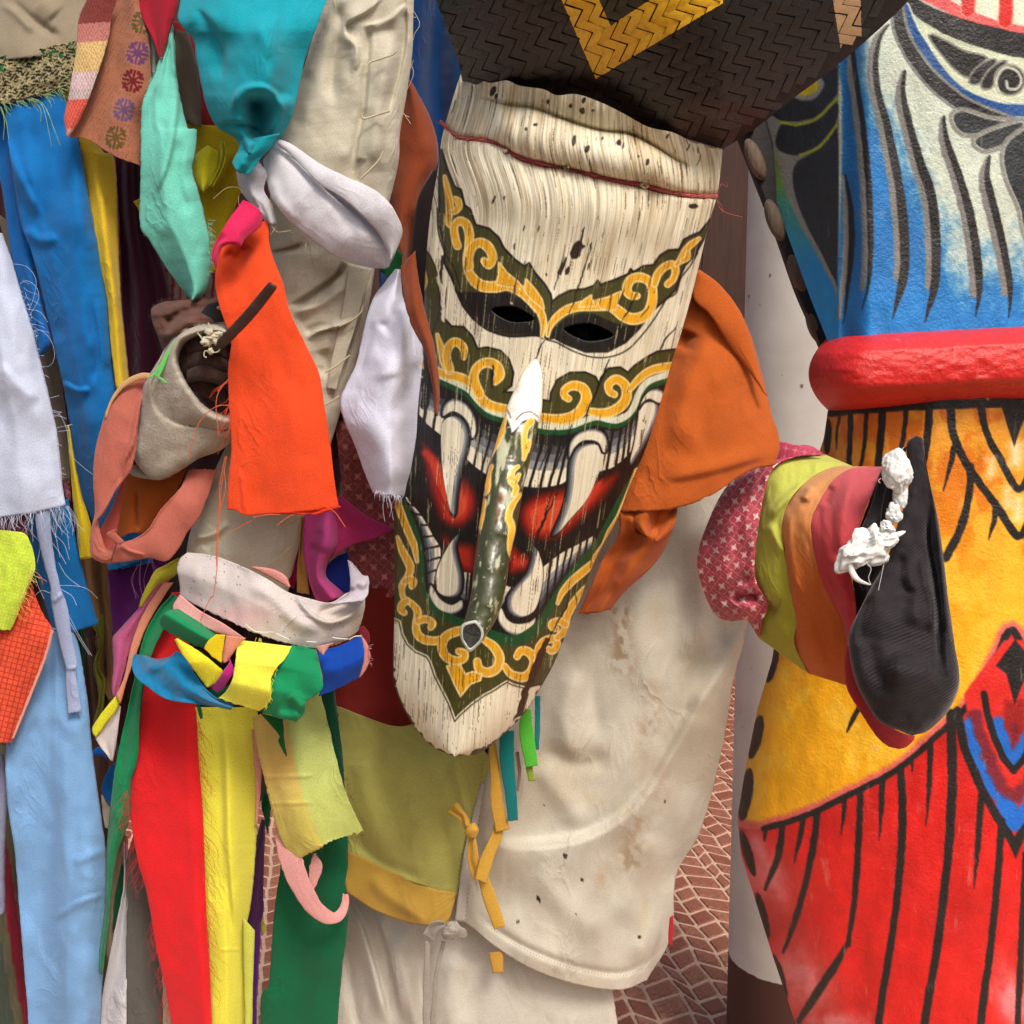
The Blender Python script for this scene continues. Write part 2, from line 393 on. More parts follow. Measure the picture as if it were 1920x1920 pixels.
def wob(i, j, k): return (vn(i * 1.7 + 3, j * .9 + 1, k) - .5)
BW, BL = .050, .064
def corner(i, j):
    "corner points of the crazy brick pattern on the floor (x,y)"
    a = math.radians(4); x = i * BW + wob(i, j, 1) * .010 + .002 * math.sin(j * .9 + i); y = j * BL + wob(i, j, 2) * .016 + (i % 2) * BL * .42
    if (i % 5) == 2: x += BW * .34
    return x * math.cos(a) - (y - 1.5) * .16 - .1, 1.4 + y + x * .05
def brick_verts(i, j, z=0.0):
    g = .0042; c = [corner(i, j), corner(i + 1, j), corner(i + 1, j + 1), corner(i, j + 1)]
    cx = sum(p[0] for p in c) / 4; cy = sum(p[1] for p in c) / 4
    sh = lambda p, q: (p[0] + (g * q * .8 if p[0] < cx else -g * q), p[1] + (g * q * 1.7 if p[1] < cy else -g * q * 1.7))
    z += (vn(i, j, 8) - .5) * .0012
    t = [(*sh(p, 1.4), z) for p in c]; b = [(*sh(p, 1), z - .006) for p in c]
    return b + t
BF = [(4, 5, 6, 7), (0, 1, 5, 4), (1, 2, 6, 5), (2, 3, 7, 6), (3, 0, 4, 7)]
rest_v, rest_f = [], []
nb = 0
def px_of(x, y):
    fw = y * cp + CAMZ * sp_; upv = y * sp_ - CAMZ * cp
    return 960 + FOC * x / fw, 960 - FOC * upv / fw
cand = []
for j in range(8, 82):
    for i in range(-50, 54):
        v = brick_verts(i, j); x = (v[4][0] + v[6][0]) / 2; y = (v[4][1] + v[6][1]) / 2
        if y > 6.2 or abs(x) > 1.9: continue
        px, py = px_of(x, y); vis = (1120 < px < 1420 and 1230 < py < 1960) or (470 < px < 540 and 1500 < py < 1950)
        cand.append((0 if vis else 1, y, v))
cand.sort(key=lambda c: (c[0], c[1]))
for vis, y, v in cand:
    if vis == 0 and nb < 290:
        link('paving_brick', mesh('paving_brick', v, BF), M_brick, floor, False); nb += 1
    else:
        b = len(rest_v); rest_v += v; rest_f += [tuple(b + k for k in f) for f in BF]
prop(link('paving_bricks_beyond', mesh('paving_bricks_beyond', rest_v, rest_f), M_brick, floor, False), kind='stuff')

M_dark = plain('dark_stained_wood', (58, 30, 18), .55, 9, .5, .3, .003, scale=(6, 6, .5))
wall = thing('wooden_wall', 'dark brown wooden wall at the back, seen between the mask and the white pillar', 'wall', (0, 5.3, 0))
for k, x in enumerate(np.arange(-3.0, 3.4, .2)):
    box_mesh('plank', x + .002, x + .198, 5.30, 5.33, 0, 3.6, M_dark, wall)
box_mesh('rail', -3, 3.4, 5.285, 5.3, 1.42, 1.50, M_dark, wall)
box_mesh('skirting', -3, 3.4, 5.28, 5.3, 0, .14, M_dark, wall)

# white round pillar with its brown painted foot
FZ = float(P(1400, 1822, 2.10)[2])
def pillar_mat():
    s = NT('pillar_paint'); g = s.new('ShaderNodeNewGeometry').outputs['Position']
    sep = s.new('ShaderNodeSeparateXYZ'); s.t.links.new(g, sep.inputs[0]); nz = s.noise(g, 9, 5, .5, .6)
    zed = s.math('ADD', sep.outputs[2], s.math('MULTIPLY', s.noise(g, 60, 2), .006))
    foot = s.ramp(zed, FZ + .001, FZ - .001)
    c = s.mix(s.ramp(nz, .3, .75), tuple(lin((190, 184, 175))), tuple(lin((212, 208, 200))))
    c = s.mix(s.ramp(s.noise(s.vec(g, (30, 30, 5)), 1, 6, 1), .62, .75), c, tuple(lin((205, 200, 192))))
    c = s.mix(s.ramp(s.noise(g, 55, 3), .70, .76), c, tuple(lin((110, 98, 88))))
    c = s.mix(foot, c, tuple(lin((74, 42, 34))))
    s.put(s.b.inputs['Base Color'], c); s.b.inputs['Roughness'].default_value = .55
    s.put(s.b.inputs['Normal'], s.bump(nz, .2, .004)); return s.m
def tubey(cx, cy, r, zs, m=64):
    th = np.linspace(0, 2 * math.pi, m + 1)[:-1]
    return np.array([[(cx + rr * math.cos(t), cy + rr * math.sin(t), z) for t in th] for z, rr in zs])
PX = float(P(1546, 960, 2.05)[0]); PR = .118
V = tubey(PX, 2.17, PR, [(0, PR), (.3, PR), (1.2, PR), (2.2, PR), (3.4, PR)])
pil = grid_obj('pillar', V, pillar_mat(), wrap=True)
prop(pil, 'smooth white round pillar with a dark brown foot behind the painted statue', 'pillar')

# ================================================================ the painted statue on the right
BLK = (.115, .10, .095); RD = (.83, .16, .13); YL = (.97, .70, .10); ORG = (.92, .55, .07)
sc_ = Canvas(1330, -80, 2080, 2000, (.16, .48, .76))
z4 = zc(1320, 0, 3.2); y8 = zc(1320, 440, 3.2); q8 = zc(1320, 1320, 3.2); b4 = zc(1280, 800, 3.0)
X, Y = np.meshgrid(np.arange(sc_.w) + sc_.x0 + .5, np.arange(sc_.h) + sc_.y0 + .5)
nzv = fbm(X / 30, Y / 40, 5, 2); nzf = fbm(X / 7, Y / 9, 3, 4)
# upper panel: white brushed into blue
yb = np.clip(90 + (X - 1585) * 1.95, 60, 520); w = smooth(yb + 90, yb - 110, Y + (nzv - .5) * 170 + (nzf - .5) * 90)
w = w * smooth(1590, 1640, X + (nzf - .5) * 30)
blue = np.array([.10, .46, .74]) * (1 - .22 * (nzv[..., None] - .5)); blue = blue * (1 - .18 * smooth(1640, 1575, X)[..., None]) + smooth(470, 620, Y)[..., None] * np.array([.02, .06, .08])
whitec = np.array([.86, .90, .82]) * (1 - .1 * nzf[..., None])
sc_.im[:] = blue * (1 - w[..., None]) + whitec * w[..., None]
# side face left of the corner
k = smooth(250, 520, Y + (nzv - .5) * 60)[..., None]
edgec = np.array([.55, .65, .10]) * (1 - k) + np.array([.10, .55, .80]) * k
side = (X < 1573)[..., None]
sc_.im = np.where(side, edgec, sc_.im).astype(np.float32)
GR = (.56, .56, .52); BK2 = (.16, .175, .185)
sc_.poly(z4([(330, 640), (400, 600), (800, 380), (800, 1690), (770, 1700), (660, 1500), (560, 1320), (480, 1130), (440, 980), (400, 840), (330, 700)]), [(0, GR)], soft=2.2, wob=5)
sc_.poly(z4([(350, 660), (500, 560), (805, 390), (802, 560), (700, 700), (560, 730), (460, 725), (420, 700)]), [(0, BK2)], sm=False, soft=1.2)
sc_.poly(z4([(470, 740), (560, 755), (690, 715), (798, 610), (790, 740), (680, 880), (580, 930), (500, 925), (440, 890), (430, 830)]), [(0, BK2)], soft=1.2)
sc_.poly(z4([(600, 945), (700, 880), (800, 770), (800, 1640), (785, 1680), (700, 1510), (620, 1360), (555, 1200), (530, 1060), (550, 980)]), [(0, BK2)], soft=1.2)
for pl in ([(460, 735), (560, 745), (680, 705), (800, 590)], [(575, 935), (690, 880), (800, 745)]):
    sc_.stroke(z4(pl), 1.8, [(1.2, (.5, .55, .3)), (0, (.72, .74, .1))], wob=4)
sc_.stroke(z4([(600, 500), (612, 496)]), 24, [(9, (.62, .63, .6)), (0, (.88, .78, .1))], soft=2.5, wob=8)
# big arcs at the top right
sc_.poly(z4([(1180, -60), (1240, 60), (1400, 130), (1560, 170), (2000, 190), (2500, 100), (2500, 700), (1920, 700), (1700, 680), (1560, 590), (1400, 430), (1260, 230), (1185, 60)]), [(0, (.80, .84, .72))], sm=False, soft=2)
for X1, sgn in ((1920, 1),):
    pass
sc_.stroke(z4([(1345, -40), (1560, 70), (1760, 150), (1930, 190), (2150, 180)]), 26 / 3.2 * 2, [(0, (.90, .36, .36))], soft=2, wob=5)
sc_.poly(z4([(1380, -60), (1560, 50), (1760, 125), (1930, 160), (2200, 150), (2200, -200), (1380, -200)]), [(0, (.90, .93, .82))], sm=False, soft=2)
for a, b in ((1590, 60), (1815, 130), (2020, 150)):
    sc_.stroke(z4([(a, -100), (a - 5, b - 20), (a - 8, b)]), 11, [(3, (.9, .5, .42)), (0, (.86, .13, .09))], soft=1.2, wob=4)
sc_.stroke(z4([(1215, -10), (1330, 80), (1500, 160), (1700, 225), (1930, 275), (2200, 270)]), [12, 20, 23, 22], [(0, BLK)], wob=3)
sc_.stroke(z4([(1195, 20), (1260, 180), (1370, 370), (1540, 550), (1720, 640), (1930, 665), (2200, 640)]), [6, 11, 12, 10], [(3, (.9, .92, .85)), (0, (.07, .30, .56))], soft=1.2, wob=4)
# feathers
CRM = (.86, .88, .76)
sc_.poly(z4([(1310, 150), (1450, 230), (1640, 310), (1800, 330), (1925, 380), (2000, 430), (1925, 590), (1800, 600), (1640, 570), (1520, 500), (1400, 360), (1330, 230)]), [(0, CRM)], soft=2)
for pl in ([(1355, 215), (1440, 245), (1560, 310), (1690, 345), (1640, 400), (1600, 455), (1540, 440), (1450, 350)],
           [(1750, 365), (1690, 375), (1620, 430), (1595, 490), (1640, 500), (1680, 460)],
           [(1810, 370), (1740, 400), (1680, 470), (1670, 520), (1715, 525), (1750, 470)]):
    sc_.poly(z4(pl), [(4, (.55, .55, .5)), (0, BLK)], soft=1)
sc_.stroke(z4([(1832, 478), (1836, 482)]), 26, [(4, (.6, .6, .52)), (0, BLK)])
sc_.stroke(z4([(1770, 560), (1755, 480), (1800, 410), (1870, 420), (1905, 480), (1880, 530), (1825, 530), (1815, 490)]), 2.6, [(0, (.78, .78, .7))])
# thick diagonal and its leaves
sc_.stroke(z4([(1160, 60), (1185, 200), (1260, 340), (1370, 480), (1500, 590), (1620, 660), (1800, 730), (2000, 790)]), [9, 11, 12, 11, 8], [(6, (.50, .50, .48)), (0, BLK)], wob=2)
for pl in ([(1500, 690), (1560, 670), (1700, 715), (1840, 740), (1700, 790), (1570, 800), (1510, 750)], [(1630, 840), (1720, 790), (1915, 735), (1830, 840), (1710, 895), (1650, 880)],
           [(1960, 760), (1830, 850), (1800, 950), (1830, 1090), (1900, 1250), (1940, 1420), (2100, 1500), (2100, 700)]):
    sc_.poly(z4(pl), [(9, (.54, .54, .5)), (1.5, (.8, .8, .75)), (0, BK2)], soft=1)
# long black drips with a grey shadow line painted beside each
S = [([(850, 1050), (880, 1250), (885, 1500), (860, 1750), (845, 1900), (832, 1940)], [2, 5, 6, 5, 3, 1]),
     ([(890, 290), (910, 450), (940, 650), (970, 900), (990, 1150), (1000, 1500), (985, 1720), (945, 1860)], [4, 5, 5, 6, 6, 6, 4, 1]),
     ([(1110, 150), (1055, 230), (1030, 380), (1045, 550), (1090, 720), (1130, 900), (1175, 1150), (1200, 1400), (1198, 1650), (1130, 1915)], [2, 5, 6, 7, 8, 8, 9, 9, 8, 1]),
     ([(1205, 430), (1195, 560), (1235, 750), (1300, 980), (1365, 1180), (1390, 1430), (1385, 1700), (1325, 1935)], [3, 6, 7, 9, 9, 9, 8, 1]),
     ([(1440, 700), (1455, 830), (1530, 1050), (1600, 1300), (1640, 1550), (1652, 1750), (1630, 1895)], [3, 6, 7, 8, 8, 7, 1]),
     ([(1712, 940), (1700, 1070), (1755, 1300), (1810, 1550), (1838, 1750), (1828, 1905)], [3, 7, 7, 7, 6, 1])]
for pts, r in S:
    g = [(x - 32 if i else x - 14, y + 10) for i, (x, y) in enumerate(pts)]
    sc_.stroke(z4(g[:-1]), [max(1.5, v * 1.1) for v in r[:-1]], [(0, (.50, .49, .47))], soft=1.4, wob=4)
for pts, r in S: sc_.stroke(z4(pts), r, [(0, BLK)], soft=.9, wob=2)
# lower panel: orange to yellow above, red below a curved border
low = Y > 745
mixv = smooth(860, 1180, Y + (X - 1700) * .25 + (nzv - .5) * 150); mixv2 = smooth(.50, .68, nzv + .25 * smooth(1350, 1250, np.abs(Y - 1150)) * smooth(1750, 1900, X))
yl = np.array([.88, .47, .03]) * (1 - mixv[..., None]) + np.array([.96, .68, .05]) * mixv[..., None]
yl = yl * (1 - .45 * mixv2[..., None]) + np.array([1., .82, .30]) * .45 * mixv2[..., None]
yl *= (.86 + .28 * smooth(1400, 1490, X + (nzf - .5) * 20))[..., None] if False else 1.0
sc_.im = np.where(low[..., None], yl, sc_.im).astype(np.float32)
border = cr(q8([(200, 735), (300, 755), (450, 722), (650, 655), (850, 555), (1050, 455), (1200, 365), (1380, 205), (1540, 60)]) + [(1830, 1300), (1868, 1235), (1895, 1180), (1925, 1225), (1980, 1300), (2100, 1420)], 80)
redp = [tuple(p) for p in border] + [(2100, 2010), (1300, 2010), (1300, 1560)]
sc_.poly(redp, [(16, (.88, .40, .38))], sm=False, soft=5, wob=8)
bx = sc_.box(redp, 2); sl, XX, YY = bx; sdv = poly_sdf(XX, YY, redp)
nr = fbm(XX / 60, YY / 90, 4, 21); red = np.array([.84, .10, .08]) * (1 - .25 * (nr[..., None] - .4))
pk = np.zeros_like(XX)
for cx, cy, rx, ry in ((1435, 1650, 45, 60), (1500, 1840, 55, 70), (1900, 1880, 30, 70), (1560, 1920, 60, 25), (1420, 1590, 20, 40)):
    pk = np.maximum(pk, np.exp(-(((XX - cx + (YY - cy) * -.25) / rx) ** 2 + ((YY - cy) / ry) ** 2)) * (.55 + .9 * (fbm(XX / 18, YY / 24, 3, 31) - .3)))
red = red * (1 - np.clip(pk, 0, .7)[..., None]) + np.array([.97, .66, .68]) * np.clip(pk, 0, .7)[..., None]
a = np.clip(.5 - sdv, 0, 1)[..., None]; sc_.im[sl] = sc_.im[sl] * (1 - a) + red * a
sc_.stroke([tuple(p) for p in border[4:]], [6, 6, 7, 6], [(0, BLK)], sm=False, wob=3)
# emblem at the right
BU = (.10, .42, .80); DR = (.62, .10, .10)
sc_.poly(q8([(1560, -60), (1590, 120), (1700, 430), (1800, 620), (1862, 800), (1940, 700), (2200, 400), (2200, -400), (1800, -380)]), [(0, (.88, .16, .13))], sm=False, soft=2)
for pl, c, r in (([(1610, 130), (1640, 280), (1700, 420), (1800, 580), (1862, 720), (1940, 620), (2100, 420)], BU, 16), ([(1620, 60), (1680, 260), (1760, 440), (1862, 560), (1960, 440)], (.50, .12, .18), 11),
                 ([(1770, 130), (1800, 250), (1862, 330), (1925, 250), (1990, 60)], BU, 15), ([(1830, 20), (1862, 180), (1900, 20)], DR, 12), ([(1862, 120), (1862, 260)], (.45, .12, .2), 4)):
    sc_.stroke(q8(pl), r, [(0, c)], soft=4, wob=14)
for pl, r in (([(1520, 40), (1560, 260), (1660, 500), (1760, 680), (1862, 840), (1960, 700), (2150, 420)], 8), ([(1680, -60), (1700, 60), (1745, 210), (1800, 330), (1860, 400), (1920, 325), (2050, 60)], 6.5)):
    sc_.stroke(q8(pl), r, [(0, BLK)], wob=2, sm=False)
sc_.poly(q8([(1810, 800), (1870, 930), (1925, 800), (1865, 835)]), [(0, BLK)], sm=False)
sc_.poly(b4([(1760, 1345), (1870, 1195), (1985, 1340), (1930, 1400), (1868, 1565), (1820, 1390)]), [(0, BLK)], sm=False)
# drips in the red
for pts, r in (([(370, 745), (362, 820)], [5, 2]), ([(470, 730), (455, 860), (430, 960), (365, 1115)], [6, 7, 6, 3]), ([(595, 700), (572, 820), (538, 955)], [5, 5, 1]), ([(680, 650), (655, 850), (610, 1070), (545, 1300), (475, 1490)], [6, 7, 6, 6, 3]),
               ([(842, 560), (838, 660), (825, 785)], [5, 4, 1]), ([(938, 530), (925, 860), (900, 1200), (862, 1450)], [6, 6, 6, 5]), ([(868, 1420), (780, 1580), (680, 1730), (570, 1900)], [4, 8, 8, 6]), ([(1070, 460), (1062, 650), (1052, 815)], [6, 5, 1]),
               ([(1182, 380), (1190, 750), (1165, 1100), (1120, 1450), (1070, 1750), (1040, 2000)], [7, 8, 7, 7, 7]), ([(1358, 240), (1350, 500), (1330, 735)], [6, 5, 1]), ([(1482, 60), (1488, 500), (1460, 950), (1400, 1450), (1350, 1750), (1310, 2000)], [9, 9, 8, 8, 8]),
               ([(1665, 540), (1645, 820), (1620, 1110)], [6, 6, 1]), ([(1785, 700), (1765, 1000), (1720, 1450), (1680, 1750), (1650, 2000)], [7, 7, 7, 8]), ([(1250, 330), (1248, 400)], [3, 2]), ([(1930, 900), (1900, 1500), (1880, 2000)], [6, 6, 6])):
    sc_.stroke(q8(pts), r, [(0, BLK)], wob=3)
# drips in the yellow
sc_.stroke(y8([(740, 1062), (1000, 1040), (1500, 1015), (2300, 1000)]), 9.5, [(0, BLK)], wob=3)
for pts, r in (([(812, 1085), (800, 1180), (794, 1285)], [3, 2.5, 1]), ([(880, 1060), (876, 1230), (870, 1400)], 5), ([(976, 1060), (962, 1250), (935, 1410)], [4.5, 4, 3]), ([(1072, 1050), (1058, 1240), (1040, 1420)], 7), ([(1214, 1050), (1200, 1180), (1180, 1290)], 4.5),
               ([(1352, 1040), (1340, 1220), (1300, 1420)], 7), ([(1478, 1040), (1500, 1210), (1590, 1400), (1750, 1620), (1885, 1810), (1960, 1700), (2150, 1350)], 7.5), ([(1512, 1220), (1480, 1380), (1435, 1535)], [6, 5, 1.5]),
               ([(1600, 1390), (1590, 1560), (1540, 1760), (1450, 1940)], [7, 7, 8, 8]), ([(1752, 1620), (1740, 1720), (1705, 1830)], [6, 5, 1]), ([(1662, 1040), (1700, 1200), (1790, 1370), (1885, 1530), (1960, 1430), (2100, 1150)], 7)):
    sc_.stroke(y8(pts), r, [(0, BLK)], wob=3)
for pl in ([(1885, 1600), (1840, 1480), (1700, 1250), (1790, 1340), (1885, 1500)], ): pass
for c, rx in (((1870, 1360), 15), ((1880, 1690), 12), ((1720, 1440), 9), ((1820, 1620), 9)):
    sc_.stroke(y8([(c[0], c[1] - 90), c]), rx * .8, [(0, (1., .93, .78))], soft=9, alpha=.75, wob=10)
sc_.poly(y8([(1785, 1030), (1830, 1180), (1862, 1275), (1900, 1160), (1960, 1030)]), [(0, BLK)], sm=False)
sc_.stroke(b4([(995, 1575), (960, 1640), (925, 1715)]), [5, 5, 2], [(0, BLK)])
for cx, cy, rx, ry, tl in ((1552, 818, 7, 34, .05), (1447, 1245, 11, 34, .2), (1417, 1382, 12, 42, .22), (1398, 1490, 13, 50, .15), (1402, 1600, 9, 44, -.3), (1430, 1717, 9, 44, -.25), (1462, 1830, 9, 42, -.3)):
    sc_.poly([(cx + rx * math.cos(t) - tl * ry * math.sin(t), cy + ry * math.sin(t)) for t in np.linspace(0, 6.28, 13)[:-1]], [(0, BLK)], wob=3)
# scuffs
for cx, cy, r in ((1855, 738, 5), (1850, 745, 3), (1640, 1400, 2)):
    sc_.stroke([(cx, cy), (cx + 2, cy + 4)], r, [(0, (.85, .66, .5))], wob=9)

def statue_mat():
    s = NT('statue_gloss_paint'); o = s.obj()
    c = s.attr(); n1 = s.noise(o, 55, 5, .4, .65); n2 = s.noise(o, 260, 4, .3, .6); n3 = s.noise(s.vec(o, (90, 90, 20)), 1, 3)
    c = s.mix(s.ramp(n1, .3, .75), s.mix(1.0, c, (.86,) * 3, 'MULTIPLY'), s.mix(1.0, c, (1.05,) * 3, 'MULTIPLY'))
    c = s.mix(s.math('MULTIPLY', s.ramp(n3, .66, .78), .12), c, (.8, .75, .6))
    s.put(s.b.inputs['Base Color'], c); s.b.inputs['Roughness'].default_value = .36; s.b.inputs['Specular IOR Level'].default_value = .5
    s.put(s.b.inputs['Roughness'], s.ramp(s.math('ADD', s.math('MULTIPLY', n1, .45), .20), 0, 1))
    s.put(s.b.inputs['Normal'], s.bump(n2, .6, .002, s.bump(n1, .45, .003))); return s.m
M_statue = statue_mat()
statue = thing('festival_statue', 'tall painted mask statue with blue, orange and red panels and a red collar', 'statue', P(1700, 1900, 1.6))
def st_patch(name, ys, xl, y0, y1, Yf, dep, xc, step=2.4, slope=0.0, wav=0.0, corner=None):
    n = int((y1 - y0) / step); v = np.linspace(0, 1, n); yy = y0 + (y1 - y0) * v
    XL = np.interp(yy, ys, xl)
    for _ in range(3): XL[1:-1] = (XL[:-2] + 2 * XL[1:-1] + XL[2:]) / 4
    xr = 2075; m = int((xr - XL.min()) / step); u = np.linspace(0, 1, m)[None] ** 1.0
    X_ = XL[:, None] + (xr - XL[:, None]) * u; Y_ = np.repeat(yy[:, None], m, 1) - slope * (X_ - 1570)
    s_ = np.clip((X_ - XL[:, None]) / (xc - XL[:, None]), 0, 1)
    Yd = Yf + dep * (1 - np.sqrt(1 - (1 - s_) ** 2 * .985)) + dep * np.clip((X_ - xc) / 300, 0, 2) ** 2 * .3
    if corner is not None:
        Yd = np.where(X_ < corner, Yf + .03 + dep * .95 * (corner - X_) / 170, Yf + .03 * smooth(corner + 60, corner, X_) + dep * np.clip((X_ - xc) / 300, 0, 2) ** 2 * .3)
    Yd = Yd - wav * (fbm(X_ / 70, Y_ / 170, 3, 40) - .5) * 2
    V = P(X_, Y_, Yd); col = lin(sc_.sample(X_, Y_) * 255.)
    return grid_obj(name, V, M_statue, statue, col=col), V
st_patch('upper_panel', [-80, 0, 215, 330, 450, 560, 650, 690], [1330, 1350, 1408, 1440, 1480, 1520, 1556, 1566], -80, 690, 1.44, .16, 1800, corner=1573, wav=.004)
st_patch('lower_panel', [730, 770, 820, 900, 1000, 1120, 1240, 1330, 1440, 1530, 1600, 1700, 1790, 1920, 1990], [1560, 1552, 1545, 1520, 1490, 1465, 1447, 1420, 1398, 1383, 1389, 1420, 1448, 1492, 1515], 735, 1990, 1.42, .16, 1790, wav=.005)
# red collar: a fat rounded band standing proud
u = np.linspace(0, 1, 260); prof = [(-4, .055), (1, .034), (10, .018), (24, .000), (29, -.004), (60, -.008), (92, -.007), (98, -.002), (112, .014), (128, .036), (136, .07)]
pr_ = cr(prof, 40); V = np.zeros((40, 260, 3))
for i, (dy, dd) in enumerate(pr_):
    e = 0.0 + (38 * ((dy - 66) / 70) ** 2)                      # rounded left end
    xl = 1516 + e; x_ = xl + (2090 - xl) * u ** 1.25
    y_ = 634 + dy - .050 * np.clip(x_ - 1560, -20, 999)
    s_ = np.clip((x_ - xl) / 120, 0, 1); Yd = 1.385 + dd + .13 * (1 - np.sqrt(1 - (1 - s_) ** 2 * .98))
    V[i] = P(x_, y_, Yd - .0035 * (fbm(x_ / 26, y_ / 9, 4, 3) - .5))
grid_obj('collar', V, M_statue, statue, col=np.broadcast_to(lin((214, 38, 34)), V.shape))
# black scalloped board with wooden discs along the left edge of the upper panel
bd = Canvas(1300, 0, 1600, 700, BLK)
V0 = cloth('edge_board', [(1330, 120), (1375, 235), (1420, 350), (1455, 440), (1490, 540), (1520, 610), (1545, 668)], [(1385, 100), (1430, 215), (1462, 330), (1500, 450), (1535, 560), (1562, 620), (1575, 668)], [1.60, 1.585, 1.57],
      plain('black_board_paint', (34, 29, 27), .6, 50, .4, .4), statue, curl=0, amp=0, thick=.02, rag=0, ragend=0)
M_disc = plain('weathered_wood_disc', (112, 92, 76), .75, 30, .5, .9, .006, scale=(3, 3, .5))
for cx, cy, rx, ry, rot in ((1399, 215, 14, 34, -22), (1416, 299, 16, 42, -22), (1453, 413, 16, 42, -20), (1495, 514, 15, 40, -20), (1526, 610, 13, 34, -18), (1372, 140, 14, 36, -22)):
    th = np.linspace(0, 2 * math.pi, 25)[:-1]; rr = [(.0, -.014), (.5, -.013), (.85, -.010), (1.0, -.003), (1.0, .004)]
    a = math.radians(rot); V = np.zeros((5, 24, 3))
    for i, (r, dz) in enumerate(rr):
        ex = r * rx * np.cos(th); ey = r * ry * np.sin(th); V[i] = P(cx + ex * math.cos(a) - ey * math.sin(a), cy + ex * math.sin(a) * -1 * -1 + ey * math.cos(a), 1.575 + dz)
    grid_obj('wooden_disc', V, M_disc, statue, wrap=True)
# ================================================================ the ghost mask with its woven hat
A = zc(780, 440, 3.2); B = zc(800, 0, 3.2); C = zc(700, 860, 3.42857)
OL = (.27, .26, .10); BK = (.10, .075, .06); CR = (.92, .885, .78); YE = (.92, .67, .13); CO = (.95, .83, .56); GN = (.09, .30, .15)
G1, G2, G3, G4 = (.26, .26, .28), (.42, .43, .46), (.60, .61, .62), (.76, .75, .70)
mc = Canvas(700, 90, 1400, 1450, CR)
X, Y = np.meshgrid(np.arange(mc.w) + mc.x0 + .5, np.arange(mc.h) + mc.y0 + .5)
def grainq(X, Y):
    w = np.clip((X - 790) / 520, 0, 1.1)
    up = smooth(420, 250, Y)                              # fibres fan and gather under the cord
    return X + (.05 + .20 * w) * (Y - 600) * (1 - up * .75) - up * (X - 1090) * .12 * smooth(160, 300, Y)
Q = grainq(X, Y)
t1 = fbm(Q / 26, Y / 160, 4, 1); t2 = fbm(Q / 5, Y / 90, 3, 2); warm = smooth(.42, .72, t1) * (.34 * smooth(700, 250, Y) + .14)
mc.im = (mc.im * (1 - warm[..., None]) + np.array([.80, .71, .55]) * warm[..., None]).astype(np.float32)
mc.im *= (1 - .10 * smooth(.5, .75, t2))[..., None]
def olive(pts, conv, line=True):
    p = conv(pts)
    mc.poly(p, [(2.6, BK), (-1.2, OL)], sm=False)
# ---- brow band and eyes
brL = B([(88, 900), (120, 1010), (165, 1120), (205, 1140), (225, 1230), (262, 1260), (292, 1350), (372, 1372), (430, 1425), (462, 1490), (530, 1560), (588, 1602), (614, 1580), (650, 1640), (706, 1705), (742, 1765), (752, 1815)]) + \
      A([(815, 480), (790, 560), (775, 612), (740, 606), (680, 600), (560, 610), (430, 570), (345, 505), (285, 430), (240, 330), (215, 240), (170, 170)]) + B([(110, 1500), (78, 1350), (76, 1100)])
mc.poly(brL, [(2.6, BK), (-1.5, OL)], sm=False)
brR = B([(752, 1815), (790, 1780), (860, 1745), (950, 1735), (1005, 1715), (1026, 1685), (1042, 1710), (1130, 1680), (1210, 1645), (1224, 1615), (1240, 1635), (1300, 1598), (1365, 1590), (1400, 1535), (1450, 1503), (1515, 1498), (1545, 1438), (1600, 1410), (1640, 1395), (1700, 1320)]) + \
      B([(1690, 1400), (1650, 1450), (1610, 1530), (1550, 1590), (1520, 1650), (1490, 1740), (1440, 1790)]) + A([(1400, 470), (1340, 560), (1255, 645), (1150, 700), (1020, 702), (900, 655), (830, 618), (785, 625), (800, 560), (815, 480)])
mc.poly(brR, [(2.6, BK), (-1.5, OL)], sm=False)
for pl in (A([(178, 195), (225, 290), (268, 400), (325, 485), (410, 560), (520, 606), (640, 612), (735, 604), (760, 625)]), A([(790, 632), (850, 650), (950, 702), (1060, 735), (1170, 732), (1270, 690), (1350, 610), (1420, 520), (1480, 425), (1505, 385), (1560, 350), (1590, 260), (1640, 195), (1690, 110)]),
           B([(62, 1250), (70, 1390), (110, 1520), (160, 1600), (200, 1720), (220, 1800)])):
    mc.stroke(pl, 1.3, [(0, BK)])
eL = A([(240, 335), (330, 345), (420, 348), (540, 345), (625, 382), (690, 440), (735, 510), (748, 600), (680, 594), (560, 600), (430, 560), (350, 500), (285, 420)])
eR = A([(800, 618), (830, 560), (900, 500), (1000, 468), (1080, 478), (1170, 520), (1250, 548), (1330, 540), (1410, 475), (1335, 562), (1250, 645), (1150, 696), (1020, 698), (900, 650), (830, 620)])
for e in (eL, eR): mc.poly(e, [(0, BK)], sm=False)
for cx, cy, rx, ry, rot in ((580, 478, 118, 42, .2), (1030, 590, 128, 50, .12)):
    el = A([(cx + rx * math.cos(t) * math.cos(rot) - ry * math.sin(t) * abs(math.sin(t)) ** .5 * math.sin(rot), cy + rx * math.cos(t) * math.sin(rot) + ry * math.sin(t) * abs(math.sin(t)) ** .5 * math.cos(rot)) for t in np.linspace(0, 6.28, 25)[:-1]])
    mc.poly(el, [(2, (.15, .14, .125)), (-1, (.09, .08, .07)), (-2.5, (.010, .007, .007))], soft=1.6, wob=3)  # dark of the dented eye holes is put into the paint as near-black
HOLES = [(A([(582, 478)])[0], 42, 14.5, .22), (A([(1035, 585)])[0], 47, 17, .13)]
mc.stroke(A([(570, 410), (574, 412)]), 2, [(0, (.8, .8, .75))])
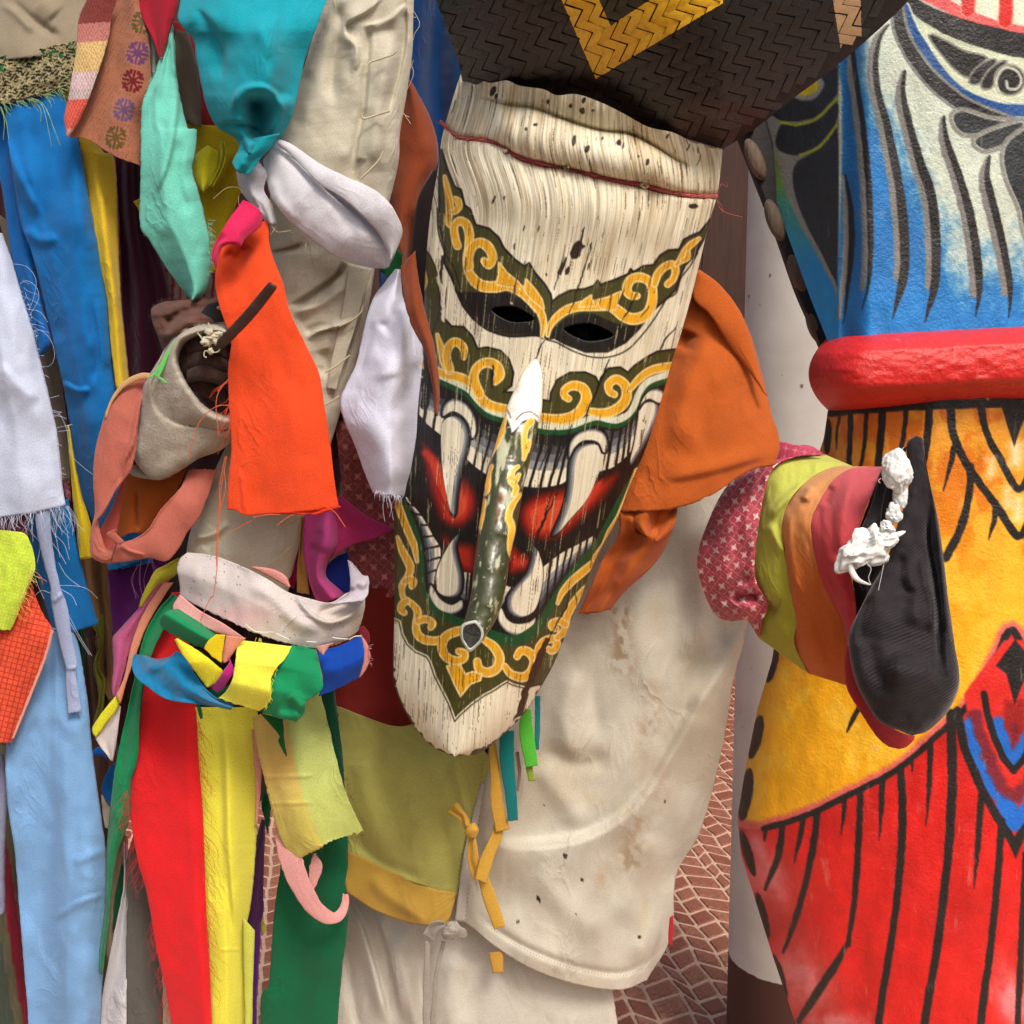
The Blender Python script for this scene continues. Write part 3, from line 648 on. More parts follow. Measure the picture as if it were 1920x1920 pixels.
# yellow scrolls: (points, radii)
def scroll(conv, pts, r, soft=.8):
    mc.stroke(conv(pts), np.atleast_1d(r), [(3.2, CO), (0, YE)], wob=1)
def flame(conv, pts): mc.poly(conv(pts), [(3.0, CO), (0, YE)], sm=False)
scroll(B, [(108, 1060), (122, 1130), (135, 1190), (140, 1260), (128, 1330), (150, 1362)], [1, 3.5, 4.5, 5, 4, 2])
scroll(B, [(140, 1272), (170, 1270), (192, 1240), (188, 1205), (170, 1195)], [2, 3, 4, 4, 3])
scroll(B, [(185, 1475), (172, 1430), (165, 1360), (200, 1325), (240, 1350), (256, 1410), (250, 1470), (240, 1560), (262, 1650), (320, 1710), (400, 1722), (480, 1712), (560, 1742), (620, 1790), (665, 1850)], [5, 5, 5, 6, 6, 4, 5, 6, 7.5, 8, 8, 7, 8, 8, 6])
scroll(A, [(700, 400), (745, 460), (765, 530), (758, 605)], [7, 5, 4, 1])
scroll(B, [(345, 1565), (372, 1590), (395, 1548), (375, 1490), (325, 1455), (275, 1478), (252, 1540), (254, 1600)], [4, 6, 6.5, 7, 6, 6, 6, 6])
flame(B, [(436, 1580), (480, 1640), (545, 1692), (572, 1730), (480, 1715), (420, 1705), (436, 1650)])
flame(B, [(597, 1680), (650, 1740), (690, 1800), (700, 1850), (620, 1785), (590, 1740)])
scroll(A, [(790, 605), (802, 555), (840, 500), (900, 455), (980, 430), (1060, 425), (1150, 425), (1200, 450), (1260, 495), (1320, 505), (1380, 480), (1412, 420), (1420, 340), (1398, 280), (1340, 255), (1285, 275), (1265, 330), (1290, 365), (1325, 368)], [1, 3.5, 5, 6, 6, 7.5, 8, 7.5, 8, 8, 8, 7, 6.5, 6, 6, 6, 6, 6, 4])
flame(A, [(1050, 368), (1052, 400), (1075, 425), (980, 430), (1010, 395)])
flame(A, [(1228, 345), (1205, 395), (1195, 450), (1110, 440), (1090, 395), (1150, 380)])
scroll(A, [(1432, 300), (1450, 240), (1490, 195), (1540, 180), (1558, 220), (1540, 270), (1510, 298)], [3, 5, 5, 5, 5, 4, 4])
scroll(A, [(1560, 180), (1590, 150), (1615, 100), (1650, 60), (1700, 22)], [2, 5, 4, 4, 1])
scroll(A, [(1600, 155), (1625, 140), (1632, 110)], [3, 3.5, 2.5])
# ---- cheeks
mc.poly(A([(60, 440), (140, 470), (182, 520), (212, 552), (285, 556), (335, 612), (368, 688), (425, 678), (505, 698), (556, 750), (582, 830), (570, 905), (520, 945), (590, 950), (600, 1130), (440, 1100), (360, 1030), (300, 950), (200, 905), (60, 860)]), [(2.8, BK), (-1, OL)], sm=False)
mc.poly(A([(740, 990), (806, 1002), (812, 950), (850, 872), (925, 830), (1015, 828), (1075, 855), (1100, 905), (1112, 860), (1155, 805), (1225, 798), (1272, 830), (1310, 790), (1390, 735), (1450, 703), (1560, 690), (1560, 800), (1400, 900), (1280, 1050), (1200, 1080), (1000, 1130), (740, 1120)]), [(2.8, BK), (-1, OL)], sm=False)
gl = [(20, 800), (70, 840), (150, 885), (240, 925), (315, 968), (372, 1035), (440, 1090), (560, 1125), (740, 1178), (900, 1183), (990, 1155), (1080, 1128), (1185, 1148), (1262, 1120), (1305, 1065), (1335, 985), (1392, 915), (1510, 872)]
# mouth
mouth = A([(-20, 850), (70, 862), (150, 900), (240, 940), (310, 975), (370, 1045), (440, 1100), (560, 1135), (740, 1188), (900, 1192), (990, 1165), (1080, 1140), (1185, 1158), (1265, 1130), (1310, 1070), (1340, 990), (1400, 920), (1520, 875), (1480, 1080), (1400, 1290), (1300, 1480), (1215, 1610), (1140, 1750), (1090, 1870)]) + \
        C([(1420, 570), (1270, 740), (1170, 900), (1080, 1060), (1000, 1130), (900, 1165), (760, 1120), (560, 1050), (470, 1020), (400, 985), (330, 890), (305, 780), (300, 620), (262, 480), (200, 330), (120, 240), (120, 0)])
mc.poly(mouth, [(0, BK)], sm=False)
RDm = [(0, (.28, .06, .04)), (-5, (.42, .09, .05)), (-10, (.58, .12, .06)), (-15, (.72, .17, .09)), (-22, (.82, .28, .16))]
mc.poly(A([(30, 1240), (90, 1280), (140, 1360), (175, 1460), (260, 1440), (330, 1490), (375, 1590), (350, 1700), (270, 1760), (160, 1740), (95, 1600), (50, 1420)]), RDm, soft=2)
mc.stroke(A([(60, 1310), (110, 1380), (150, 1500), (190, 1600), (225, 1670)]), [5, 9, 8, 6, 4], [(4, (.55, .11, .06)), (0, (.80, .22, .12))], soft=2)
mc.poly(A([(620, 1640), (690, 1570), (790, 1535), (900, 1515), (1000, 1525), (1080, 1470), (1230, 1420), (1150, 1570), (1010, 1710), (900, 1810), (790, 1840), (680, 1825), (620, 1740)]), RDm, soft=2)
mc.poly(A([(900, 1560), (1000, 1545), (1120, 1470), (1060, 1580), (950, 1690), (860, 1740)]), [(0, (.80, .24, .14))], soft=3)
mc.poly(C([(430, 480), (540, 525), (660, 560), (660, 730), (560, 730), (480, 630)]), RDm[:4], soft=2)
mc.poly(C([(870, 540), (950, 590), (1030, 640), (1010, 710), (940, 740), (860, 730)]), RDm[:4], soft=2)
for a, b in ((60, 0), (250, 1)): pass
# ---- teeth
def teeth(conv, top, bot, bands, lines, lw=2.2):
    t = cr(conv(top), 40); b = cr(conv(bot), 40); e = np.linspace(0, 1, len(bands) + 1)
    for k, c in enumerate(bands):
        a0 = t + (b - t) * e[k]; a1 = t + (b - t) * e[k + 1]; mc.poly(np.vstack([a0, a1[::-1]]), [(.3, c)], sm=False, soft=.5)
    for f, slant in lines:
        i = int(f * 39); j = min(39, max(0, int((f + slant) * 39))); mc.stroke([t[i], (t[i] + b[j]) / 2, b[j]], lw, [(0, BK)], wob=2)
bandsU = [(.13, .12, .12), G1, G2, G3, CR, CR]
teeth(A, [(350, 1095), (440, 1140), (540, 1165)], [(305, 1345), (360, 1395), (440, 1450)], bandsU, [(.30, .05), (.62, .05), (.9, 0)])
teeth(A, [(730, 1200), (830, 1220), (920, 1215), (990, 1180)], [(640, 1510), (760, 1515), (880, 1490), (920, 1440)], bandsU, [(.16, -.02), (.38, -.03), (.56, -.03), (.74, -.04)], 2.6)
teeth(A, [(1140, 1170), (1200, 1180), (1270, 1140), (1320, 1070)], [(1100, 1420), (1180, 1395), (1250, 1340), (1305, 1280)], bandsU[1:], [(.2, 0), (.42, 0), (.62, 0), (.82, 0)], 2.4)
teeth(A, [(30, 900), (90, 950), (170, 990)], [(20, 1080), (90, 1150), (165, 1215)], [G1, G2, G3, CR, CR], [(.35, -.12), (.72, -.1)], 3)
teeth(A, [(85, 1050), (120, 1080), (165, 1100)], [(60, 1130), (110, 1170), (165, 1210)], [CR], [(.45, 0)], 2.5)
teeth(C, [(200, 250), (290, 400), (330, 560), (345, 700), (355, 830)], [(225, 270), (310, 370), (385, 500), (432, 600), (395, 800)], [G1, G2, G3, CR, CR], [(.10, 0), (.22, 0), (.34, 0), (.47, 0), (.60, 0), (.73, 0), (.86, 0)], 1.9)
teeth(C, [(1060, 1030), (1130, 900), (1200, 800), (1290, 690), (1400, 590)], [(1090, 700), (1165, 640), (1240, 590), (1320, 550), (1410, 500)], [(.13, .12, .12), G1, G2, G3, CR, CR], [(.2, -.02), (.36, -.02), (.5, 0), (.64, 0), (.78, 0), (.9, 0)], 2)
teeth(C, [(560, 735), (590, 732), (622, 735)], [(560, 880), (585, 915), (605, 900)], [CR, G4, G3, G2], [(.75, 0)], 1.5)
teeth(C, [(825, 815), (860, 820), (892, 832)], [(790, 985), (810, 960), (835, 930)], [CR, G4, G3, G2], [(.1, 0)], 1.2)
# ---- fangs
def fang(conv, pts, cap, lx, capdir=(0, -1)):
    mc.poly(conv(pts), [(4.2, BK), (0, G1), (-1.0, G2, lx * .9, 0), (-2.0, G3, lx * 1.9, 0), (-3.0, CR, lx * 3.0, 0)], soft=.6)
    mc.poly(conv(cap), [(3.6, BK), (0, G2), (-1.3, G3, 0, capdir[1] * -.7), (-2.4, CR, 0, capdir[1] * -1.6)], soft=.6)
fang(A, [(166, 1150), (185, 1105), (235, 1085), (290, 1120), (318, 1190), (308, 1290), (272, 1420), (248, 1560), (232, 1690), (200, 1590), (172, 1430), (162, 1280)], [(160, 1090), (172, 1020), (230, 985), (300, 1015), (350, 1090), (362, 1180), (335, 1225), (318, 1150), (280, 1090), (220, 1060)], -2.2)
fang(A, [(938, 1310), (985, 1265), (1060, 1252), (1112, 1290), (1100, 1380), (1062, 1480), (1005, 1600), (905, 1715), (815, 1812), (880, 1650), (910, 1510), (918, 1390)], [(918, 1340), (925, 1250), (975, 1190), (1060, 1165), (1130, 1195), (1152, 1270), (1125, 1310), (1090, 1245), (1010, 1235), (955, 1275)], 2.6)
fang(A, [(1350, 1030), (1400, 1000), (1455, 1010), (1452, 1090), (1405, 1200), (1350, 1300), (1288, 1385), (1318, 1235), (1338, 1110)], [(1330, 1050), (1362, 955), (1425, 925), (1485, 945), (1465, 1010), (1400, 985), (1360, 1010)], -1.6)
fang(C, [(555, 478), (490, 560), (430, 680), (408, 780), (430, 865), (500, 892), (560, 862), (572, 760), (545, 640), (532, 560)], [(368, 810), (358, 880), (415, 975), (500, 1002), (572, 965), (568, 908), (505, 940), (435, 905), (388, 835)], -1.8, (0, 1))
fang(C, [(1030, 562), (1066, 640), (1082, 740), (1062, 880), (1020, 985), (940, 1022), (872, 985), (860, 900), (910, 820), (982, 740), (1014, 650)], [(812, 965), (802, 1040), (855, 1112), (940, 1135), (1025, 1090), (1045, 1020), (1005, 1050), (920, 1062), (862, 1032), (832, 970)], 2.0, (0, 1))
# ---- cheek bands over the mouth
mc.stroke(A(gl), [5.2], [(2.6, BK, 0), (0, GN)], wob=1)
cl = [(x + (3 if i > 12 else 6), y - 34) for i, (x, y) in enumerate(gl)]
mc.stroke(A(cl), [6.0], [(0, (.88, .88, .78))], wob=1)
scroll(A, [(20, 760), (90, 800), (170, 838), (270, 860), (345, 905), (385, 975), (445, 1025), (560, 1052)], [5, 5, 6, 6.5, 7, 7, 6.5, 6])
scroll(A, [(128, 600), (150, 680), (168, 760), (200, 815)], [1, 4, 5, 6])
scroll(A, [(285, 735), (288, 690), (265, 655), (225, 645), (192, 680), (184, 745), (200, 800)], [3, 5, 5.5, 5.5, 5.5, 5.5, 6])
scroll(A, [(475, 880), (502, 845), (488, 795), (440, 768), (385, 782), (350, 830), (352, 890), (380, 955)], [5, 7, 7, 6.5, 6, 6, 7, 7])
scroll(A, [(735, 1095), (850, 1108), (930, 1098), (990, 1055), (1022, 985), (1005, 925), (945, 905), (895, 930), (890, 965), (915, 985)], [5, 6, 7, 8, 8, 8, 7, 6, 5, 4])
scroll(A, [(1040, 1060), (1130, 1072), (1215, 1040), (1262, 975), (1252, 900), (1200, 868), (1158, 895), (1160, 940), (1190, 958)], [4, 6, 7, 7, 7, 6.5, 6, 5, 4])
scroll(A, [(1285, 925), (1345, 860), (1420, 812), (1560, 785)], [3, 5, 6, 5])
# ---- jaw
jaw_out = [(120, 240), (135, 1048), (172, 1062), (190, 1130), (222, 1185), (272, 1228), (345, 1260), (372, 1300), (402, 1395), (442, 1470), (490, 1565), (528, 1655), (550, 1640), (630, 1565), (702, 1512), (765, 1478), (822, 1440), (862, 1420), (905, 1440), (1000, 1462), (1090, 1440), (1160, 1330), (1240, 1200), (1300, 1080), (1350, 950), (1430, 780), (1520, 560), (1600, 400), (1680, 200)]
mc.poly(mouth, [(0, BK)], sm=False) if False else None
jin = [(1640, 180), (1560, 330), (1470, 500), (1410, 590), (1270, 745), (1165, 905), (1075, 1065), (1000, 1130), (900, 1165), (760, 1125), (560, 1055), (470, 1020), (400, 985), (330, 890), (305, 780), (300, 620), (262, 480), (200, 330), (150, 240)]
mc.poly(C(jaw_out + jin), [(3.2, BK), (0, OL)], sm=False)
mc.stroke(C([(130, 1035), (165, 1050), (182, 1130), (215, 1195), (268, 1243), (340, 1275), (362, 1310), (392, 1400), (432, 1478), (480, 1572), (522, 1690), (556, 1652), (636, 1580), (708, 1528), (770, 1495), (826, 1458), (860, 1438), (900, 1458), (990, 1480)]), 1.0, [(3.2, (.88, .85, .72)), (0, BK)], sm=False)
mc.poly(C([(110, 1052), (160, 1062), (180, 1140), (215, 1205), (265, 1250), (336, 1283), (357, 1320), (386, 1405), (426, 1485), (474, 1580), (521, 1705), (562, 1662), (640, 1590), (712, 1540), (775, 1508), (828, 1472), (860, 1455), (900, 1475), (1000, 1500), (960, 1640), (700, 1960), (300, 1940), (100, 1600)]), [(0, CR)], sm=False)
mc.stroke(C([(180, 250), (215, 340), (272, 480), (306, 620), (316, 770), (342, 890), (405, 980), (475, 1015), (560, 1050), (740, 1125), (900, 1170), (1000, 1130), (1080, 1055), (1165, 900), (1270, 738), (1410, 582), (1475, 480), (1560, 320), (1640, 170), (1720, 30)]), [5, 6, 6, 5, 4, 5, 7, 8, 9, 10, 10, 8, 6, 5, 5.5, 6, 6, 6, 5, 4], [(0, GN)], soft=1)
scroll(C, [(150, 270), (185, 370), (225, 470), (262, 560), (280, 660)], [4.5, 4.5, 4.5, 4, 1])
scroll(C, [(155, 505), (185, 590), (222, 660), (240, 710), (215, 770), (185, 820), (188, 880), (205, 905), (250, 935), (285, 985), (275, 1060), (280, 1120), (320, 1160), (390, 1172), (430, 1165)], [1, 3.5, 5, 5.5, 4.5, 4.5, 3, 2.5, 3.5, 5, 4.5, 5, 5.5, 5.5, 5])
scroll(C, [(200, 790), (235, 775), (258, 790), (248, 820)], [4, 4.5, 4.5, 3.5]); scroll(C, [(215, 915), (185, 935), (178, 970), (198, 990)], [4.5, 4.5, 4.5, 3.5]); scroll(C, [(285, 1045), (340, 1032), (380, 1058), (368, 1085)], [4, 4.5, 4.5, 3.5])
scroll(C, [(600, 1100), (520, 1115), (460, 1150), (440, 1215), (470, 1275), (530, 1300), (580, 1285), (585, 1250), (550, 1240)], [5, 6, 6, 6, 6, 6, 5.5, 5, 4])
scroll(C, [(715, 1165), (775, 1210), (812, 1280), (790, 1350), (730, 1375), (680, 1350), (668, 1305)], [4, 6, 6.5, 6.5, 6.5, 6, 5])
mc.poly(C([(470, 1335), (510, 1320), (560, 1325), (592, 1385), (640, 1368), (700, 1385), (690, 1425), (625, 1450), (560, 1530), (520, 1450), (492, 1385)]), [(1.5, CO), (-2.2, YE)], sm=False)
scroll(C, [(845, 1335), (885, 1385), (960, 1405), (1015, 1370), (1035, 1300), (1000, 1245), (950, 1235), (925, 1270)], [3.5, 5, 6, 6.5, 6.5, 6, 5.5, 4.5])
scroll(C, [(1052, 1300), (1062, 1220), (1105, 1170), (1165, 1160), (1180, 1205), (1150, 1235), (1125, 1225)], [3.5, 5, 5, 5, 5, 5, 3.5])
scroll(C, [(1180, 1150), (1230, 1105), (1240, 1030), (1275, 950), (1330, 870), (1382, 805)], [3.5, 5, 5, 5, 3.5, 1]); scroll(C, [(1235, 1065), (1195, 1045), (1150, 1058), (1150, 1085), (1178, 1095)], [4.5, 4.5, 4.5, 4, 3])
scroll(C, [(1185, 930), (1215, 860), (1280, 785), (1350, 725), (1425, 660)], [1, 4, 5, 5, 4])
scroll(C, [(1430, 640), (1490, 560), (1530, 470), (1590, 370), (1650, 220), (1700, 80)], [5, 5.5, 5.5, 5.5, 5, 4])
# bare dark wood where the paint is lost at the lower right edge, cracks and chips
WD = (.22, .10, .06)
mc.poly(C([(1180, 1310), (1110, 1420), (1080, 1490), (985, 1640), (850, 1765), (760, 1850), (640, 1880), (600, 1930), (760, 1960), (1100, 1700), (1300, 1200)]) , [(0, WD)], sm=False, wob=12)
mc.poly(C([(1105, 1150), (1135, 1160), (1100, 1260), (1060, 1370), (1000, 1500), (960, 1640), (900, 1690), (950, 1520), (1010, 1370), (1040, 1290)]), [(0, WD)], sm=False, wob=6)
for pl, r in ((C([(1310, 800), (1270, 860), (1240, 950), (1205, 1020), (1150, 1110), (1110, 1200)]), 1.6), (C([(1300, 830), (1310, 950)]), 1), (A([(1050, 80), (990, 260), (940, 420), (905, 520)]), 1.5), (A([(895, 60), (870, 190), (830, 330)]), 1.6), (A([(775, 620), (740, 680), (718, 755)]), 1.6),
              (A([(1155, 750), (1100, 900), (1040, 1030), (1010, 1140)]), 2.0), (A([(930, 1140), (880, 1290), (820, 1440)]), 1.8), (A([(840, 1160), (790, 1300), (740, 1420)]), 1.6), (A([(1330, 350), (1260, 480), (1230, 540)]), 1.6), (A([(1560, 560), (1490, 640), (1460, 720)]), 1.5), (A([(1400, 430), (1350, 500)]), 1.2),
              (C([(1185, 210), (1130, 330), (1060, 470), (1050, 620)]), 1.8), (C([(1150, 200), (1090, 420), (1040, 560)]), 1.4), (A([(465, 790), (455, 870), (452, 920)]), 2.6), (A([(600, 250), (580, 380)]), .8), (A([(380, 250), (370, 350)]), .9)):
    mc.stroke(pl, [r * .5, r, r * .4], [(0, BK)], wob=5)
for x, y, rx, ry in ((900, 1500, 38, 60), (930, 1420, 8, 60), (915, 1480, 42, 20), (850, 1625, 16, 30), (800, 1630, 8, 44), (1320, 975, 14, 22), (963, 892, 22, 26), (885, 840, 16, 34), (1152, 858, 14, 18), (1176, 872, 6, 20), (400, 545, 22, 30), (420, 580, 8, 18), (940, 605, 14, 20), (932, 668, 16, 20), (860, 638, 14, 16), (1000, 660, 12, 8),
                     (730, 605, 10, 14), (1600, 1238, 36, 14), (1570, 880, 6, 22), (1630, 900, 5, 20), (1635, 960, 4, 40), (600, 775, 8, 12), (655, 750, 14, 10), (1270, 935, 9, 8), (1050, 825, 8, 12), (400, 1200, 8, 30), (465, 1190, 8, 14), (720, 1650, 6, 10), (580, 1370, 6, 18), (670, 1370, 5, 20), (970, 1600, 5, 26), (985, 1480, 6, 30), (820, 1600, 12, 60), (530, 1480, 6, 18), (1445, 820, 7, 12)):
    mc.poly(B([(x + rx * .9 * math.cos(t) - ry * .25 * math.sin(t), y + ry * math.sin(t)) for t in np.linspace(0, 6.28, 9)[:-1]]), [(0, (.20, .15, .12))], wob=7, soft=.6)
# left rim strip
mc.poly([(790, 470), (815, 500), (822, 560), (812, 620), (790, 640), (770, 560)], [(2, BK), (0, OL)]); mc.stroke([(793, 505), (795, 530), (790, 548)], [2, 5, 2], [(2.4, CO), (0, YE)])
mc.stroke([(800, 640), (802, 700), (797, 760)], [7, 8, 8], [(0, BK)], wob=5)
mc.stroke([(829, 480), (826, 560), (822, 600)], [2, 4, 2], [(0, (.16, .13, .10))], wob=8)
mc.stroke([(822, 520), (834, 560), (832, 600)], [3, 5, 3], [(0, CR)], wob=8)
# scratches: paint lost along the fibres, seen on the dark colours
scr = (fbm(Q / 2.2, Y / 70, 2, 61) > .735 + .025 * (Y > 730) + .05 * ((Y > 540) & (Y < 665))) & (fbm(Q / 60, Y / 90, 2, 62) > .42) & (Y > 400)
lum = mc.im.mean(-1); sc_a = np.where(scr & (lum < .62), .75, 0)[..., None]
mc.im = mc.im * (1 - sc_a) + np.array([.72, .67, .50]) * sc_a
drk = (fbm(Q / 2.0, Y / 60, 2, 63) > .757) & (fbm(Q / 50, Y / 70, 2, 64) > .40)
sc_a = np.where(drk, .72, 0)[..., None]; mc.im = (mc.im * (1 - sc_a) + np.array([.27, .19, .12]) * sc_a).astype(np.float32)
fine = smooth(.50, .68, fbm(Q / 2.0, Y / 130, 2, 65)) * (.08 + .14 * smooth(640, 300, Y)); mc.im *= (1 - fine[..., None] * np.array([.8, 1, 1.25])).astype(np.float32)

Lm = [(868, 128), (855, 165), (838, 222), (828, 262), (822, 312), (812, 370), (803, 437), (797, 520), (794, 594), (788, 680), (776, 760), (760, 840), (743, 910), (738, 960), (739, 1010), (739, 1170), (736, 1260), (744, 1300), (764, 1342), (787, 1376), (814, 1402), (850, 1418)]
Rm = [(1355, 272), (1352, 312), (1344, 369), (1331, 412), (1311, 496), (1296, 556), (1280, 615), (1261, 674), (1239, 752), (1211, 840), (1178, 918), (1155, 977), (1117, 1047), (1088, 1122), (1064, 1181), (1038, 1245), (1009, 1297), (983, 1338), (948, 1373), (901, 1411), (853, 1419)]
Tm = [(x, y + (-3 if k % 2 else 2)) for k, (x, y) in enumerate(B([(240, 450), (310, 478), (380, 490), (480, 492), (560, 508), (700, 545), (780, 565), (900, 575), (1050, 610), (1180, 690), (1330, 755), (1480, 805), (1600, 850), (1650, 872), (1720, 885)]))]
S = coons(Lm, Rm, 800, 350, Tm, None)
X_, Y_ = S[..., 0], S[..., 1]
u = np.linspace(-1, 1, 350)[None]; v = np.linspace(0, 1, 800)[:, None]
edge = np.abs(u) ** 2.4 * (.075 - .045 * smooth(.75, 1, v))
Ym = 1.15 + edge + .012 * smooth(.6, 1, v)
cre = cr(B([(330, 600), (480, 632), (640, 650), (800, 706), (920, 748), (1060, 785), (1200, 800), (1320, 850), (1440, 925), (1560, 1000)]), 60)
dcr = seg_dist(X_, Y_, cre); below = (Y_ - np.interp(X_, cre[:, 0], cre[:, 1]))
inx = smooth(880, 960, X_) * smooth(1320, 1240, X_)
cordp = cr(B([(78, 728), (130, 775), (200, 825), (350, 842), (440, 870), (560, 945), (700, 985), (840, 1010), (1000, 1050), (1150, 1085), (1290, 1110), (1450, 1150), (1600, 1175), (1745, 1178)]), 90)
dco = Y_ - np.interp(X_, cordp[:, 0], cordp[:, 1]); hgt = np.interp(X_, cordp[:, 0], cordp[:, 1]) - np.interp(X_, cre[:, 0], cre[:, 1])
bt = np.clip(below / np.maximum(hgt, 12), 0, 1)
Ym = Ym - .019 * np.sin(math.pi * bt) ** .7 * np.maximum(inx, .25) - .010 * np.exp(-(dco / 60) ** 2) * 0
Ym = Ym + .010 * np.exp(-(dcr / 5) ** 2) * inx + .006 * np.exp(-(dco / 7) ** 2) - .012 * smooth(0, -60, below) * inx
Ym = Ym - .010 * np.exp(-((dco - 60) / 70) ** 2) + .004
Qv = grainq(X_, Y_)
rib = fbm(Qv / 4.5, Y_ / 110, 2, 71); Ym = Ym - .0010 * (rib - .5) * (1 + 1.6 * smooth(420, 260, Y_)) - .003 * (fbm(Qv / 22, Y_ / 90, 2, 72) - .5)
Ym = Ym - .0045 * smooth(-2, -40, below) * np.abs(np.sin(Qv / 13.0 + 2 * fbm(Qv / 40, Y_ / 40, 1, 5)))      # puckers above the crease
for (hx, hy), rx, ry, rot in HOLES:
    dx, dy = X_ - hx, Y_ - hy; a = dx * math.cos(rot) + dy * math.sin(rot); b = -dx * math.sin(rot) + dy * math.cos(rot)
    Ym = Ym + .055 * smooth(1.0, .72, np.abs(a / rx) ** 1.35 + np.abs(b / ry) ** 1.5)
lum = mc.sample(X_, Y_); 
edge_d = poly_sdf(S[::4, ::4, 0], S[::4, ::4, 1], np.vstack([cr(Lm[12:], 60), cr(Rm[9:], 60)[::-1]]))
edge_d = np.repeat(np.repeat(edge_d, 4, 0), 4, 1)[:800, :350]
chip = smooth(-3, -1, edge_d + 9 * (fbm(X_ / 7, Y_ / 7, 3, 81) - .45)) * smooth(1180, 1260, Y_)
colr = lum * (1 - chip[..., None]) + np.array(WD) * chip[..., None]
V = P(X_, Y_, Ym)
def mask_mat():
    s = NT('painted_palm_wood'); uv = s.uv(); c = s.attr()
    f1 = s.noise(s.vec(uv, (420, 9, 1)), 1, 4, .4, .6); f2 = s.noise(s.vec(uv, (170, 5, 1)), 1, 3, .8); n = s.noise(s.vec(uv, (60, 60, 1)), 1, 5, .3, .65)
    c = s.mix(s.ramp(f1, .50, .78), c, s.mix(1.0, c, (.87, .83, .76), 'MULTIPLY'))
    chipf = s.math('MULTIPLY', s.ramp(f2, .66, .72), s.ramp(n, .48, .60)); c = s.mix(s.math('MULTIPLY', chipf, .8), c, tuple(lin((82, 60, 42))))
    c = s.mix(s.ramp(n, .55, .85), c, s.mix(1.0, c, (.86, .80, .70), 'MULTIPLY'))
    s.put(s.b.inputs['Base Color'], c); s.put(s.b.inputs['Roughness'], s.ramp(s.math('ADD', s.math('MULTIPLY', n, .5), .22), 0, 1)); s.b.inputs['Specular IOR Level'].default_value = .35
    b1 = s.bump(f1, .55, .0016); b2 = s.bump(f2, .4, .003, b1); b3 = s.bump(chipf, -.5, .0012, b2) if False else b2
    s.put(s.b.inputs['Normal'], b3); return s.m
M_mask = mask_mat()
mask = thing('ghost_mask', 'tall cream wooden ghost mask with painted fangs, gold scrolls and a black woven hat', 'mask', P(870, 1415, 1.2))
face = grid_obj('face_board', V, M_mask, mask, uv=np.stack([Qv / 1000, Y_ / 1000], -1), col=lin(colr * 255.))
# rim: the thickness of the board, and its back
ring = np.concatenate([V[:, 0], V[-1, 1:], V[::-1, -1][1:], V[0, ::-1][1:]]); back = ring + np.array([0, .011, 0]); inn = ring.mean(0) + (ring - ring.mean(0)) * .985
rimV = np.stack([ring + [0, .0002, 0], ring * .25 + back * .75, inn + [0, .012, 0]], 0)
M_rim = plain('raw_palm_wood', (92, 58, 38), .8, 70, .5, .8, .003)
grid_obj('board_edge', rimV, M_rim, mask)
bx_, by_ = X_[::12, ::8], Y_[::12, ::8]; ok_ = np.ones(bx_.shape, bool)
for (hx, hy), rx, ry, rot in HOLES: ok_ &= ~((np.abs(bx_ - hx) < rx + 18) & (np.abs(by_ - hy) < ry + 22))
grid_obj('board_back', (V[::12, ::8] + np.array([0, .014, 0])), M_rim, mask, mask=ok_)
Vf = V.reshape(-1, 3); XF = X_[::6, ::4].ravel(); YF = Y_[::6, ::4].ravel(); ZF = V[::6, ::4, 1].ravel()
def maskY(x, y):
    return float(ZF[np.argmin((XF - x) ** 2 + (YF - y) ** 2)])
# red cord sewn across the forehead
M_cord = fabric((196, 72, 72), 1500, .4, .2, .95, 0, .2, sheen=.5)
cy = np.array([maskY(*p) for p in cordp]); cy = np.convolve(np.r_[cy[:2], cy, cy[-2:]], np.ones(5) / 5, 'valid')
strs = []
for ph in (0, 2.1, 4.2):
    a = np.linspace(0, 60, 90) + ph
    strs.append([(x, y + 1.9 * math.cos(t), d - .0012 - .0009 * math.sin(t)) for (x, y), d, t in zip(cordp, cy, a)])
cord = threads('cord', strs, .00105, M_cord, mask, 5, kind=None)
fz = []
for k in range(150):
    i = random.randrange(88); x, y = cordp[i]; l = random.uniform(4, 12) if 6 < i < 80 else random.uniform(6, 22); an = random.uniform(0, 6.28)
    fz.append([(x, y, cy[i] - .002), (x + l * .5 * math.cos(an), y + l * .3 * math.sin(an) + 2, cy[i] - .005), (x + l * math.cos(an), y + l * .7 * math.sin(an), cy[i] - .003)])
for pl in ([(1345, 370), (1352, 345), (1364, 352), (1362, 340)], [(1343, 372), (1350, 390), (1360, 398), (1372, 402), (1392, 407)], [(1343, 374), (1352, 384), (1356, 400), (1348, 388)]):
    fz.append([(x, y, 1.2) for x, y in pl])
threads('cord_fuzz', fz, .00022, M_cord, mask, 3)
M_str = fabric((214, 200, 160), 1500, .3, .2, .9, 0, .2)
for k, pl in enumerate(([(455, 895), (470, 905), (480, 895)], [(825, 1000), (838, 1022), (850, 1002), (838, 990)], [(1275, 1110), (1300, 1095), (1325, 1108), (1305, 1120), (1285, 1108)])):
    threads('stitch_knot', [[(x, y, maskY(x, y) - .003) for x, y in B(pl)], [(x + 1, y + 2, maskY(x, y) - .004) for x, y in B(pl[::-1])]], .0011, M_str, mask, 6, kind=None)
threads('stitch_knot', [[(x, y, maskY(x, y) - .003) for x, y in B([(1290, 1105), (1310, 1060), (1330, 1010), (1345, 1000)])], [(x, y, maskY(x, y) - .003) for x, y in B([(1310, 1100), (1330, 1060), (1335, 1010)])]], .0005, M_str, mask, 4, kind=None)

